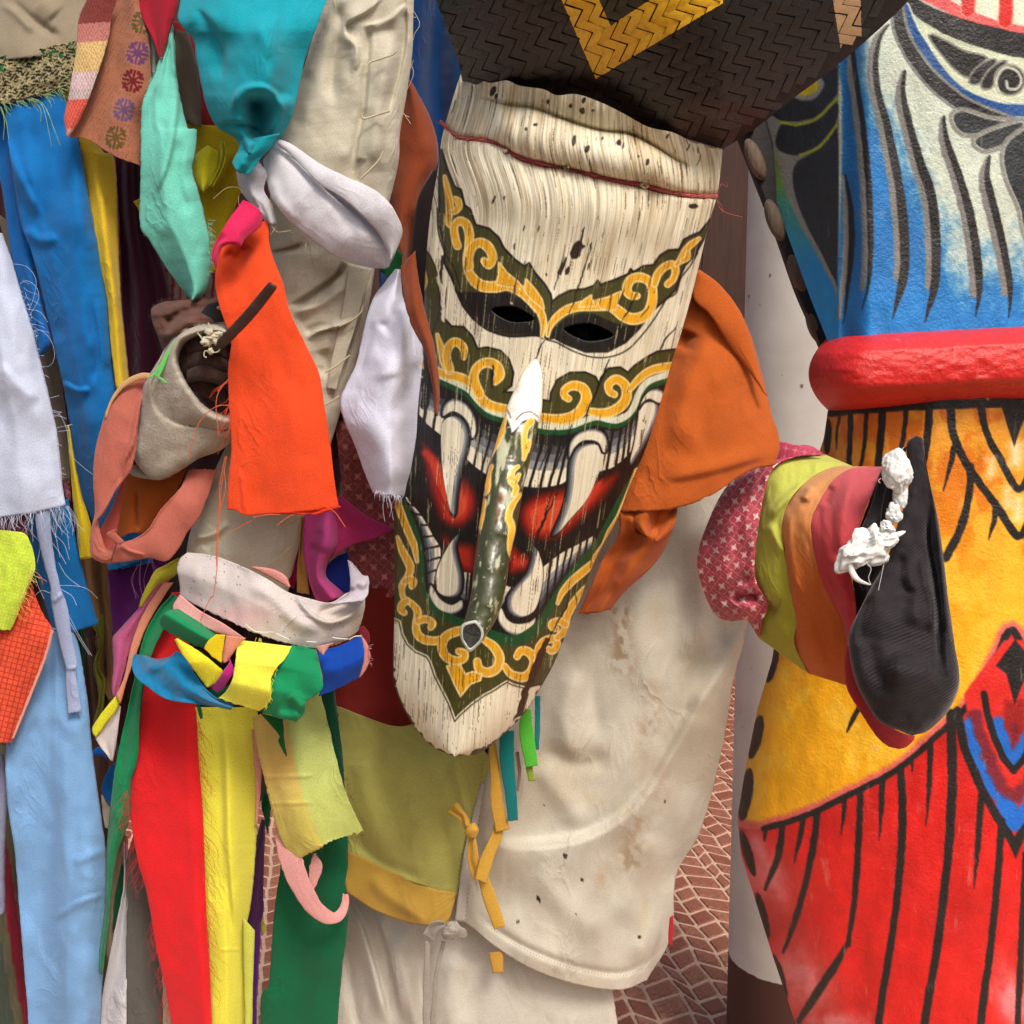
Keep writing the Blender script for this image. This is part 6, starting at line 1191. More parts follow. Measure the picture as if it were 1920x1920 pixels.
rib('teal ribbon tail hanging from the knot above the white loop', k2([(200, 1060), (190, 1120), (150, 1200), (145, 1240)]), k2([(500, 1000), (430, 1110), (350, 1190), (280, 1290), (240, 1305)]), [1.235, 1.232], (24, 170, 184), B=k2([(190, 1290)]), creases=[(k2([(270, 1060), (260, 1150), (220, 1270)]), 6, .004)])
# ---- the wrapped staff
M_linen = fabric((214, 206, 184), 700, .6, .5, .92, 0, .10, dirt=.35, dirtc=(150, 134, 104), coarse=.12)
stf = thing('wrapped_staff', 'thick staff wrapped in natural beige linen, behind the orange ribbon', 'staff', P(440, 1100, 1.3))
loft('linen_wrap', [(608, -60), (600, 10), (572, 120), (550, 170), (532, 240), (516, 300), (505, 380), (506, 480), (498, 580), (480, 680), (440, 800), (408, 870), (380, 935), (356, 1000), (348, 1050), (340, 1110)],
     [(778, -60), (775, 30), (773, 100), (762, 180), (750, 250), (748, 300), (735, 360), (714, 440), (702, 510), (690, 580), (664, 690), (636, 780), (600, 900), (570, 990), (555, 1050), (540, 1110)], [1.335, 1.335, 1.33, 1.33, 1.335], M_linen, stf, k=.55, m=210, n=520, amp=.006, nscale=70, kpow=.8,
     creases=[(k2([(950, 0), (960, 200), (900, 500), (880, 800)]), 14, -.012), (k2([(1300, -80), (1180, 60), (1010, 160), (990, 260), (1080, 360), (1060, 600)]), 11, .009, 1), (k2([(1300, 160), (1190, 220), (1155, 500), (1130, 830), (1070, 1100), (1030, 1400)]), 8, -.008, 1), (k2([(1330, 220), (1300, 500), (1240, 850), (1200, 1300)]), 18, .010),
              (k2([(1440, -60), (1440, 260), (1400, 520), (1300, 900)]), 9, -.009, 1), (k2([(1120, 200), (1300, 150), (1460, 20)]), 9, .008, 1), (k2([(700, 500), (640, 800), (620, 1000)]), 12, -.006), (k2([(1120, 1180), (1080, 1280), (1080, 1400)]), 8, -.006),
              (g6([(640, 540), (800, 450), (1000, 300), (1050, 190)]), 9, -.016, 1), (g6([(660, 600), (880, 520), (1020, 420), (1100, 380)]), 9, .010), (g6([(1200, 520), (1140, 620), (1000, 690), (860, 730), (780, 800)]), 6, .014, 1), (g6([(760, 740), (880, 700), (1000, 700)]), 8, -.008), (g6([(900, 850), (930, 980), (880, 1060)]), 12, -.006), (g6([(1260, 260), (1190, 560), (1090, 900), (1000, 1200)]), 10, -.006, 1),
              (k3([(200, 450), (280, 500), (400, 480), (520, 380)]), 7, .010, 1), (k3([(380, 120), (330, 260), (280, 420)]), 7, .006), (g6([(500, 130), (640, 100), (760, 60)]), 6, -.010, 1)])
strip('flat_seam', g6([(1180, 240), (1130, 480), (1080, 700), (1000, 1000), (960, 1180)]), [44, 34, 30, 24, 18], [1.296, 1.297, 1.30], M_linen, stf, amp=.001, curl=.003, step=3)
M_cordw = fabric((206, 194, 160), 1500, .3, .2, .9, 0, .1)
for i, pl in enumerate((k2([(1160, 490), (1180, 465), (1270, 435), (1340, 412), (1362, 392)]), k2([(1325, 835), (1300, 838), (1230, 860), (1140, 890), (1112, 878), (1115, 855)]), k2([(1275, 1130), (1250, 1190), (1180, 1270), (1105, 1340)]), g6([(1205, 520), (1190, 580), (1120, 640), (1020, 690)]), g6([(1105, 905), (1000, 985), (915, 1035)]), g6([(1025, 1210), (960, 1255), (915, 1280)]),
                   k3([(1050, 365), (990, 400), (910, 425)]), k3([(985, 570), (900, 650), (800, 722)]))):
    threads('lacing', [[(x, y, 1.288 + .0 * i) for x, y in pl]], .0010, M_cordw, stf, 6, kind=None)
threads('frayed_threads', [[(x, y, 1.292) for x, y in k2(p)] for p in ([(1450, 20), (1500, 80), (1548, 180), (1510, 250), (1500, 300)], [(1500, 450), (1450, 600), (1410, 720), (1400, 800), (1480, 930)], [(1480, 470), (1500, 560), (1440, 700), (1430, 720)], [(1460, 40), (1490, 120), (1520, 130)], [(1400, 740), (1410, 840), (1470, 880)])], .0003, M_cordw, stf, 3)
# ---- white loop over the staff
M_wh = (226, 222, 228)
rib('white cotton loop tied round the linen staff', [(494, 300), (500, 340), (516, 380), (560, 430), (610, 468), (650, 490), (690, 500), (722, 503)], [(520, 262), (560, 285), (605, 318), (650, 340), (690, 362), (725, 395), (748, 430), (742, 470), (728, 500)], [1.268, 1.235, 1.23, 1.255], M_wh, folds=None, amp=.006, curl=.016, step=3.2,
    creases=[(k2([(480, 1190), (620, 1200), (900, 1450), (1100, 1620), (1240, 1760), (1320, 1930)]), 9, -.010, 1), (k2([(420, 1300), (480, 1500), (650, 1700)]), 12, .005)], mk=dict(trans=.06), ragend=1)
rib('white outer roll of the loop at its upper right edge', k2([(480, 1080), (620, 1200), (800, 1380), (960, 1480), (1100, 1600), (1230, 1730), (1300, 1850), (1330, 1940)]), k2([(490, 1045), (600, 1090), (800, 1230), (1000, 1330), (1180, 1410), (1300, 1500), (1380, 1620), (1418, 1745), (1370, 1880), (1335, 1950)]), [1.262, 1.222, 1.215, 1.235], M_wh, folds=None, curl=.012, amp=.004, step=3.2, mk=dict(trans=.06))
rib('narrow white strip twisting at the left of the loop', k2([(170, 1290), (190, 1390), (240, 1480), (330, 1580), (400, 1670)]), k2([(330, 1200), (400, 1300), (380, 1420), (440, 1540), (480, 1680)]), [1.262, 1.258], (206, 202, 208), creases=[(k2([(240, 1300), (330, 1520), (400, 1660)]), 5, .006, 1)], curl=.006)
threads('thread_ends', [[(x, y, 1.245) for x, y in k2(p)] for p in ([(0, 1490), (100, 1410), (190, 1410), (215, 1450)], [(190, 1470), (190, 1530), (210, 1560)], [(440, 1700), (480, 1740), (580, 1730)], [(680, 1880), (700, 1810)], [(430, 1500), (390, 1600)], [(440, 1520), (440, 1570)], [(470, 1700), (430, 1760)])], .0003, fabric((214, 190, 140), 1500), None, 3, label='loose tan thread ends left of the white loop', cat='thread')
rib('green cloth corner under the right end of the white loop', k2([(1290, 1800), (1250, 2010), (1300, 2060)]), k2([(1420, 1900), (1400, 2050), (1370, 2090)]), 1.30, (16, 92, 48))
rib('pale lilac white ribbon hanging free with a square cut end, left of the mask', [(742, 505), (722, 530), (700, 560), (684, 610), (668, 680), (650, 720), (638, 752), (646, 790), (664, 830), (682, 880), (700, 925)], [(750, 505), (756, 560), (778, 590), (793, 640), (793, 740), (788, 820), (776, 880), (764, 932)], [1.27, 1.215, 1.195, 1.19, 1.185], (222, 220, 236), folds=(.8, .010, .5, .2), amp=.008, step=3.5, mk=dict(trans=.06), rag=.5,
    creases=[(g6([(1470, 480), (1440, 620), (1340, 740)]), 14, -.010), (g6([(1050, 1300), (1300, 1500), (1500, 1900)]), 26, .008), (g6([(1400, 1400), (1520, 1200), (1600, 900)]), 16, -.006), (g6([(1200, 900), (1350, 960), (1400, 1100)]), 20, .006)],
    fr=[([(702, 918), (762, 932)], 1.185, 46, 14, 85, 30), ([(720, 924), (728, 926)], 1.183, 4, 40, 80, 25)], vfold=(.62, .018, .022, -.2))
# ---- orange ribbon, its magenta cap, the stick
OR_ = (250, 84, 38)
rib('vivid orange ribbon hanging in front of the staff with a folded square end', [(412, 468), (404, 520), (408, 560), (420, 600), (434, 640), (428, 690), (430, 760), (434, 840), (428, 900), (426, 955)], [(502, 410), (508, 470), (530, 530), (544, 585), (575, 650), (598, 700), (608, 760), (620, 840), (627, 900), (635, 950)], [1.245, 1.222, 1.22, 1.21, 1.205], OR_, B=[(445, 958), (461, 966), (520, 962), (580, 958)],
    folds=(.6, .006, .3, .1), amp=.004, step=3.2, creases=[(k3([(610, 0), (625, 150), (640, 330)]), 3, .0035, 1), (g6([(150, 130), (260, 180), (330, 60)]), 12, -.010), (g6([(60, 120), (300, 240)]), 20, .004)], mk=dict(trans=.2, var=.05), rag=.5, ragend=.5,
    fr=[(g6([(200, 1060), (200, 1300), (210, 1500)]), 1.205, 16, 40, 130, 30)], vfold=(.10, .002, .008))
rib('thin orange under fold at the foot of the vivid orange ribbon', k3([(850, 330), (1050, 338)]), k3([(1040, 300), (1330, 272), (1335, 290), (1180, 338)]), 1.212, (240, 60, 22))
rib('magenta ribbon cap folded over the head of the orange ribbon', k2([(225, 1500), (120, 1640), (40, 1780), (0, 1860), (-10, 1950), (20, 2000)]), k2([(370, 1620), (350, 1700), (240, 1790), (200, 1850), (120, 1830), (60, 1860), (24, 2000)]), [1.238, 1.208, 1.21], (222, 36, 92), T=k2([(290, 1530), (340, 1570)]), curl=.01, amp=.003, step=2.5)
threads('orange_threads', [[(x, y, 1.2) for x, y in h1(p)] for p in ([(1690, -100), (1650, 100), (1640, 300), (1625, 500), (1625, 740)], [(1700, -100), (1660, 120), (1650, 300), (1635, 500), (1628, 730)], [(1680, 0), (1690, 150), (1645, 330)])] + [[(x, y, 1.19) for x, y in e5(p)] for p in ([(1720, 1080), (1640, 1180), (1620, 1290), (1640, 1500)], [(1740, 1280), (1620, 1290), (1500, 1400), (1440, 1560), (1415, 1680)], [(1710, 1090), (1650, 1150), (1630, 1175)])] +
        [[(x, y, 1.22) for x, y in h1(p)] for p in ([(1628, 740), (1600, 950), (1560, 970), (1600, 945), (1560, 1000), (1500, 1140)], [(1900, 380), (1820, 420), (1740, 470)])] + [[(x, y, 1.2) for x, y in k3(p)] for p in ([(1250, 280), (1320, 330), (1390, 435)], [(700, 360), (800, 340), (900, 340)], [(880, 420), (940, 370), (1000, 340)])], .0004, fabric((236, 110, 60), 1500), None, 4, label='orange loose threads hanging from the orange ribbon edge over the felt cuff', cat='thread')
M_stick = plain('dark_stick_wood', (74, 50, 42), .6, 60, .4, .7, .0015, scale=(1, 1, 1))
loft('stick', g6([(60, 850), (100, 800), (300, 590), (470, 385), (505, 352)]), g6([(130, 888), (165, 850), (370, 640), (530, 440), (558, 392)]), [1.238, 1.205, 1.175, 1.155], M_stick, None, k=1, m=24, amp=.0004, label='dark thin wooden stick crossing in front of the orange ribbon', cat='stick')
# ---- brown glove with felt cuff and salmon sleeve
def fuzz(name, c1, c2, sc=500.):
    s = NT(name); o = s.obj(); n = s.noise(o, 40, 5, .4, .6); f = s.noise(o, sc, 4, .5, .7); c = s.mix(s.ramp(n, .3, .7), tuple(lin(c1)), tuple(lin(c2))); c = s.mix(s.ramp(f, .35, .75), c, s.mix(1.0, c, (1.35,) * 3, 'MULTIPLY'))
    s.put(s.b.inputs['Base Color'], c); s.b.inputs['Roughness'].default_value = .95; s.b.inputs['Sheen Weight'].default_value = .12; s.b.inputs['Specular IOR Level'].default_value = .1
    s.put(s.b.inputs['Normal'], s.bump(s.math('ADD', n, f), .7, .0018)); return s.m
M_bg = fuzz('brown_fleece', (74, 48, 40), (104, 72, 61)); M_felt = fuzz('grey_felt', (150, 138, 122), (176, 168, 154), 380.)
bg = thing('brown_glove', 'brown fleece glove gripping the dark stick, coming out of a grey felt cuff', 'glove', P(360, 760, 1.280))
M_grip = fuzz('dark_fleece', (44, 28, 24), (64, 42, 35))
loft('glove_back', e5([(1215, 500), (1145, 545), (1132, 600), (1150, 680), (1185, 770), (1220, 880)]), e5([(1620, 470), (1690, 540), (1705, 620), (1705, 700), (1700, 780), (1690, 860)]), [1.292, 1.278, 1.27, 1.272], M_bg, bg, k=.32, m=70, n=70, amp=.008, nscale=26, creases=[(e5([(1230, 700), (1300, 620), (1420, 560), (1560, 540)]), 9, -.010), (e5([(1220, 600), (1330, 560), (1450, 540)]), 12, .006), (e5([(1220, 800), (1350, 690), (1500, 640)]), 10, .008)])
for ya, yb2 in ((800, 850), (905, 960), (1010, 1060)):      # fingers curled inside the cuff mouth round the stick
    loft('finger', e5([(1400, ya), (1500, ya - 40), (1620, ya - 10), (1740, ya + 40)]), e5([(1400, ya + 110), (1500, ya + 85), (1620, ya + 110), (1740, yb2 + 120)]), [1.262, 1.250, 1.248, 1.255], M_grip, bg, k=.75, m=26, n=40, amp=.002, nscale=16)
cloth('mesh_patch', e5([(1560, 520), (1500, 600), (1420, 690), (1440, 740)]), e5([(1650, 500), (1695, 590), (1710, 680), (1660, 740)]), 1.262, plain('black_mesh', (34, 32, 32), .7, 600, .9, .8, .001), bg, amp=.003, curl=.012)
loft('grip', e5([(1320, 740), (1290, 860), (1300, 1000), (1340, 1120)]), e5([(1720, 700), (1760, 860), (1770, 1100), (1760, 1330)]), [1.268, 1.270, 1.275], M_grip, bg, k=.35, m=40, n=50, amp=.006, nscale=24)
for i, (x, y, rx, ry) in enumerate(((1545, 800, 10, 9), (1600, 770, 12, 6), (1570, 730, 8, 6), (1640, 750, 8, 6), (1580, 875, 5, 6), (1645, 548, 4, 3), (1620, 800, 7, 6))):
    blob('wool_knot', *e5([(x, y)])[0], 1.230 if y > 600 else 1.252, rx, ry, 6, fabric((214, 204, 176), 1500), bg, i, .35, 2, 3)
threads('wool_ends', [[(x, y, 1.230) for x, y in e5(p)] for p in ([(1570, 730), (1578, 690), (1560, 662)], [(1590, 890), (1540, 870), (1530, 910), (1550, 922)], [(1590, 885), (1630, 880), (1650, 860)], [(1480, 735), (1500, 760), (1520, 785)])], .0007, fabric((214, 204, 176), 1500), bg, 5)
threads('fleece_hairs', fringe(e5([(1215, 860), (1150, 690), (1135, 600), (1200, 505), (1400, 488), (1600, 486)]), 1.29, 220, 6, 240, 90, seed=5), .00025, fabric((70, 44, 37), 1500), bg, 3)
cuf = thing('felt_cuff', 'grey beige felt cuff open towards the viewer round the brown glove', 'cuff', P(340, 890, 1.280))
rg = [  # rings of the cuff: inner depth, mouth, lip, seam, foot
 ([(372, 640), (350, 655), (342, 678), (348, 705), (365, 735), (388, 760), (410, 772), (432, 772), (438, 715), (428, 655), (402, 640)], 1.305),
 ([(374, 625), (340, 641), (329, 670), (337, 702), (360, 741), (386, 769), (410, 781), (434, 778), (446, 715), (432, 640), (405, 622)], 1.242),
 ([(368, 620), (333, 637), (322, 666), (329, 704), (353, 746), (380, 776), (408, 789), (436, 787), (452, 715), (434, 632), (404, 617)], 1.235),
 ([(350, 618), (316, 650), (298, 690), (286, 726), (296, 770), (330, 795), (372, 802), (436, 800), (456, 715), (440, 620), (400, 608)], 1.255),
 ([(348, 616), (312, 652), (294, 690), (281, 726), (292, 774), (328, 800), (372, 807), (438, 805), (458, 715), (442, 618), (400, 606)], 1.252),
 ([(340, 625), (300, 680), (270, 725), (264, 790), (258, 850), (280, 885), (310, 893), (370, 860), (440, 812), (446, 640), (390, 615)], 1.275),
 ([(340, 640), (300, 700), (262, 740), (256, 800), (250, 850), (272, 880), (310, 888), (366, 852), (436, 806), (440, 650), (388, 640)], 1.315)]
V = np.zeros((37, 120, 3)); rr = [cr(np.array([(x, y, d) for x, y in r]), 120, True) for r, d in rg]; rr = np.array(rr)
for j in range(120): V[:, j] = cr(rr[:, j], 37)
V3 = P(V[..., 0] + 2 * (vn(V[..., 0] / 9, V[..., 1] / 9, 3) - .5), V[..., 1], V[..., 2] - .004 * (fbm(V[..., 0] / 30, V[..., 1] / 30, 3, 4) - .5)); grid_obj('felt_tube', V3, M_felt, cuf, wrap=True, thick=.0012)
threads('green_binding', [[(x + dx, y, 1.238) for x, y in e5(p)] for p in ([(1315, 795), (1270, 860), (1230, 920), (1200, 990), (1150, 1050), (1110, 1070)], [(1300, 800), (1260, 880), (1210, 960), (1160, 1040), (1200, 1080), (1240, 1110)], [(1310, 800), (1250, 900), (1220, 980), (1180, 1060)], [(1480, 735), (1510, 780)], [(1690, 620), (1700, 660), (1690, 700)]) for dx in (0, 1.6, 3.2)], .0006, fabric((120, 220, 110), 1500), cuf, 4)
SAL = (188, 104, 88)
sl_ = thing('salmon_sleeve', 'salmon pink sleeve end turned out round the felt cuff on the left', 'sleeve', P(270, 1050, 1.310))
M_sal = fabric(SAL, 900, .3, .5, .75, .05, .08)
cloth('sleeve_rim', [(284, 700), (248, 708), (222, 728), (203, 760), (190, 800), (178, 850), (175, 900), (178, 960), (170, 1000), (171, 1040), (190, 1054), (207, 1056)], [(287, 716), (268, 742), (260, 790), (256, 840), (246, 880), (232, 900), (214, 925), (196, 960), (184, 975), (188, 1000), (200, 1030), (216, 1022)], [1.280, 1.265, 1.262, 1.260, 1.258], M_sal, sl_, curl=.018, amp=.005, step=2.6,
      creases=[(e5([(1130, 1110), (1060, 1250), (1030, 1400), (1000, 1560), (940, 1700), (930, 1800)]), 5, .006, 1), (h1([(930, 40), (800, 270), (700, 440)]), 4, .005)])
cloth('sleeve_top', [(284, 700), (262, 700), (232, 715), (210, 745), (196, 780)], [(290, 712), (262, 712), (232, 728), (212, 752), (199, 785)], 1.266, fabric((218, 170, 120)), sl_, amp=.001, curl=.003)
cloth('sleeve_underside', [(222, 1014), (235, 1016), (262, 1005), (280, 990), (300, 958), (318, 938), (340, 912), (355, 880)], [(206, 1056), (240, 1052), (280, 1046), (312, 1052), (335, 1028), (350, 1000), (375, 966), (408, 880)], [1.255, 1.255, 1.265, 1.290], M_sal, sl_, curl=.014, amp=.005, step=2.6, creases=[(h1([(900, 560), (980, 610), (1090, 640)]), 4, .005, 1), (h1([(930, 550), (1100, 450), (1200, 300), (1400, 80)]), 4, .005)])
cloth('inner_salmon', h1([(880, 180), (820, 330), (740, 470), (700, 560)]), h1([(950, 60), (900, 330), (870, 560), (850, 640)]), 1.292, fabric((190, 84, 72)), sl_, amp=.003)
cloth('rust_lining', [(228, 880), (222, 930), (216, 960), (222, 1010)], [(372, 830), (350, 880), (325, 930), (270, 1000)], 1.325, fabric((170, 84, 24), trans=0), sl_, B=[(245, 1000)], amp=.004, creases=[(h1([(1025, 150), (1030, 400), (1045, 460)]), 4, -.006)])
loft('inner_roll', h1([(930, -20), (1000, 50), (1150, 80)]), h1([(950, -60), (1100, 20), (1300, 60)]), 1.300, M_felt, sl_, k=.5, m=20)
rib('salmon tie ends crossing at the sleeve rim', h1([(860, 450), (800, 485), (850, 540), (890, 560)]), h1([(880, 455), (860, 470), (930, 540), (900, 560)]), 1.245, SAL, folds=None, step=2)
# ---- below the sleeve
rib('short blue ribbon end showing under the salmon sleeve', h1([(800, 700), (815, 758)]), h1([(1145, 650), (1146, 700)]), 1.40, (24, 126, 196), step=3)
rib('deep purple cloth below the salmon sleeve', h1([(800, 640), (815, 900), (840, 1150), (850, 1260)]), h1([(1180, 640), (1250, 700), (1180, 900), (1000, 1180)]), [1.415, 1.41], (84, 18, 92), 'cloth', mk=dict(trans=0), fr=[(h1([(1040, 690), (1140, 670)]), 1.395, 8, 70, 90, 6, (200, 150, 200))])
rib('sheer pink gauze ribbon left of the long green ribbon', h1([(1240, 750), (1120, 880), (1040, 1040), (870, 1230), (845, 1300), (850, 1480), (838, 1600), (850, 1700)]), h1([(1330, 760), (1220, 900), (1100, 1080), (1010, 1250), (960, 1400), (930, 1520), (900, 1620), (860, 1720)]), [1.33, 1.32, 1.318], (222, 110, 160), mk=dict(trans=.3), rag=1.6)
rib('salmon orange ribbon edge between pink gauze and green', h1([(1230, 850), (1110, 1020), (1040, 1160), (980, 1340), (930, 1560), (870, 1700)]), h1([(1300, 850), (1200, 1000), (1100, 1180), (1030, 1360), (960, 1560), (905, 1760)]), [1.316, 1.308], (232, 152, 118), folds=None)
rib('olive yellow ribbon fold above the pink gauze', h1([(1340, 665), (1240, 720), (1160, 765), (1090, 900), (1040, 1030)]), h1([(1350, 690), (1320, 790), (1220, 850), (1140, 930), (1060, 1040)]), 1.322, (206, 196, 60))
rib('bright yellow ribbon turn at the left of the green ribbon', h1([(870, 1700), (800, 1780), (740, 1860), (692, 1940), (700, 1990)]), h1([(900, 1740), (860, 1830), (800, 1900), (760, 1960), (720, 2010)]), 1.31, (238, 232, 50), folds=None)
rib('cream white ribbon end below the bright yellow turn', h1([(890, 1760), (800, 1880), (720, 1990), (740, 2060), (830, 2180)]), h1([(905, 1780), (890, 1900), (880, 2000), (860, 2120), (845, 2190)]), 1.314, (226, 214, 208))
rib('small royal blue scrap left of the green ribbon', [(172, 1412), (186, 1400), (198, 1420)], [(175, 1416), (192, 1418), (200, 1425)], 1.37, (12, 96, 190), folds=None, step=2)
rib('blue square scrap in the gap left of the green ribbon', [(205, 1440), (190, 1478), (205, 1510)], [(215, 1430), (215, 1480), (212, 1510)], 1.37, (8, 110, 188), folds=None, step=2)
rib('white crumpled scrap left of the long green ribbon', [(190, 1490), (192, 1520), (197, 1552)], [(215, 1500), (218, 1530), (215, 1560)], 1.375, (206, 196, 180), step=3)
rib('crumpled beige gauze strip beside the long white ribbon', [(232, 1565), (220, 1600), (210, 1660), (205, 1720), (200, 1790)], [(240, 1570), (238, 1640), (228, 1700), (215, 1760), (204, 1800)], 1.365, (186, 166, 130), folds=(2, .004, .1, .4))
rib('long dark green ribbon falling in a wave beside the red one', [(326, 1112), (296, 1145), (270, 1195), (255, 1260), (240, 1330), (224, 1400), (212, 1470), (205, 1540), (200, 1600), (199, 1660), (194, 1730), (185, 1800), (188, 1825)], [(336, 1125), (312, 1170), (285, 1225), (268, 1290), (262, 1345), (258, 1420), (246, 1470), (243, 1530), (230, 1572), (218, 1610), (208, 1680), (203, 1740), (196, 1795), (192, 1826)], [1.30, 1.292, 1.295, 1.31], (22, 140, 86), folds=(.7, .007, .3, .3), amp=.005, step=3.2, creases=[(f5([(700, 100), (690, 400), (680, 600), (740, 780)]), 10, .007)])
rib('second green strip behind the lower end of the long green ribbon', [(228, 1620), (216, 1680), (212, 1740)], [(236, 1630), (228, 1690), (216, 1745)], 1.36, (20, 96, 50), folds=None)
# ---- bottom long ribbons
RED = (236, 34, 40)
rib('long bright red ribbon with frayed dark edges hanging to the bottom', [(322, 1110), (300, 1160), (284, 1220), (270, 1290), (262, 1350), (252, 1420), (239, 1476), (246, 1540), (258, 1610), (272, 1660), (284, 1720), (294, 1780), (310, 1850), (334, 1990)], [(345, 1110), (352, 1180), (362, 1260), (368, 1340), (373, 1430), (380, 1520), (383, 1600), (386, 1690), (391, 1780), (395, 1860), (400, 1990)], [1.318, 1.30, 1.285, 1.278, 1.275, 1.28], RED, folds=(.7, .005, .2, .1), amp=.004, step=3.2, mk=dict(trans=.12, var=.07), rag=.6,
    fr=[([(238, 1478), (246, 1540), (258, 1600), (272, 1660)], 1.278, 70, 40, 118, 24, (196, 40, 44)), ([(284, 1720), (300, 1810), (325, 1920)], 1.28, 50, 36, 100, 20, (196, 40, 44)), ([(372, 1345), (380, 1520), (386, 1690), (394, 1840)], 1.272, 95, 46, 62, 16, (206, 84, 20))], vfold=(.82, .006, .014))
rib('bright yellow ribbon folded lengthwise, right of the red ribbon', [(358, 1326), (364, 1420), (370, 1520), (376, 1620), (384, 1720), (392, 1780), (396, 1990)], [(482, 1326), (484, 1400), (482, 1500), (480, 1580), (472, 1680), (462, 1740), (460, 1800), (462, 1990)], [1.30, 1.29, 1.285, 1.288], (255, 248, 84), folds=None, curl=.004, amp=.003, step=3.2, mk=dict(trans=.22, var=.06), creases=[([(424, 1335), (428, 1450), (432, 1600), (442, 1720), (444, 1780)], 22, .013, -1), ([(410, 1780), (430, 1778), (460, 1780)], 3, .003, 1)], vfold=(.46, .002, .034))
rib('second yellow strip edge left of the yellow ribbon foot', [(396, 1772), (398, 1850), (398, 1990)], [(410, 1772), (410, 1850), (412, 1990)], 1.30, (206, 196, 50), folds=None)
rib('pale lime strip behind the right edge of the yellow ribbon', [(455, 1720), (458, 1850), (460, 1990)], [(478, 1745), (474, 1850), (472, 1990)], 1.302, (212, 214, 90), folds=None)
rib('soft pink strip behind the yellow ribbon, left of the two tone one', f5([(1510, 150), (1530, 400), (1535, 560), (1530, 740)]), f5([(1550, 170), (1570, 320), (1565, 500), (1545, 700)]), 1.318, (232, 160, 150), folds=None)
rib('dark purple ribbon with notched end, right of the yellow ribbon', f5([(1570, 690), (1530, 850), (1500, 1100), (1470, 1300), (1468, 1400)]), f5([(1590, 700), (1585, 900), (1580, 1100), (1575, 1280), (1520, 1370)]), 1.335, (56, 14, 58), mk=dict(trans=.02))
rib('violet pinked strip falling below the dark purple ribbon', f5([(1525, 1350), (1515, 1500), (1500, 1750), (1498, 2100)]), f5([(1570, 1270), (1560, 1450), (1545, 1700), (1535, 2100)]), 1.338, (70, 16, 96), mk=dict(trans=.02), rag=1.4, folds=None)
rib('ragged green strip hanging at the top of the tiled gap', f5([(1580, 390), (1590, 520), (1570, 600), (1590, 700)]), f5([(1620, 380), (1635, 540), (1625, 650), (1605, 785)]), 1.345, (14, 112, 72), rag=2.5)
rib('tiny yellow thread tuft in the tiled gap', f5([(1570, 1290), (1565, 1340), (1580, 1380)]), f5([(1590, 1320), (1592, 1350), (1588, 1385)]), 1.36, (190, 180, 50), folds=None, step=2, rag=2)
rib('grey ribbon hanging behind the red ribbon', f5([(800, 780), (760, 950), (760, 1300), (755, 1600), (755, 2150)]), f5([(880, 780), (960, 1300), (980, 1600), (975, 2150)]), 1.335, (104, 100, 94), folds=(.7, .006, .2, .05), vfold=(.4, .004, .02))
rib('long white ribbon hanging left of the grey one', f5([(745, 830), (740, 1100), (690, 1350), (640, 1600), (600, 1850), (590, 2150)]), f5([(765, 850), (765, 1100), (762, 1400), (760, 1700), (758, 2150)]), 1.342, (216, 214, 218), folds=(.7, .006, .2, .1), creases=[(f5([(690, 1700), (740, 1820)]), 4, .004)])
rib('beige frayed strip between the grey and red ribbons', f5([(975, 1550), (978, 1800), (975, 2150)]), f5([(1000, 1560), (1040, 1800), (1060, 2150)]), 1.33, (190, 178, 150), folds=None)
rib('dark emerald ribbon broad at the bottom, left of the trousers', [(535, 1560), (524, 1640), (513, 1720), (508, 1800), (502, 1850), (490, 1870), (488, 1990)], [(655, 1500), (652, 1620), (654, 1700), (650, 1760), (640, 1830), (628, 1990)], [1.325, 1.32, 1.325], (18, 104, 66), folds=(.8, .008, .1, .1), amp=.004, mk=dict(var=.12), vfold=(.70, .010, .016))
rib('dark green ribbon strip behind the pale two tone ribbon', [(595, 1300), (610, 1400), (630, 1500), (640, 1560)], [(625, 1280), (638, 1380), (648, 1460), (654, 1560)], 1.33, (8, 74, 48))
def twotone(X, Y, u, v):
    k = smooth(.42, .50, u + .02 * (fbm(Y / 30, X / 30, 2, 3) - .5))[..., None]; j = smooth(.3, .85, v)[..., None]
    a = np.array([240, 202, 110.]) * (1 - j) + np.array([238, 222, 110.]) * j; b = np.array([200, 210, 122.]) * (1 - j) + np.array([212, 220, 120.]) * j; return a * (1 - k) + b * k
rib('pale gold and lime two tone ribbon with a torn lower edge', [(474, 1345), (482, 1400), (498, 1470), (516, 1540), (530, 1580), (548, 1612), (558, 1618)], [(598, 1290), (616, 1360), (630, 1420), (650, 1490), (668, 1530), (682, 1560)], [1.29, 1.275, 1.262, 1.265], None, mat=fabric(None, 900, .4, .6, .82, .2, .08, coarse=.06), paint=twotone, B=[(580, 1600), (630, 1575)], folds=(1.2, .004, .3, .3), amp=.005, ragend=5, rag=1.2, step=3, creases=[(f5([(1550, 440), (1900, 430)]), 3, .0025), (f5([(1560, 600), (1900, 590)]), 3, .002)],
    fr=[([(610, 1350), (640, 1450), (680, 1545)], 1.262, 30, 12, 10, 60), ([(490, 1420), (515, 1520)], 1.27, 10, 12, 170, 40), ([(560, 1612), (680, 1562)], 1.262, 26, 10, 80, 60)], vfold=(.47, .010, .010))
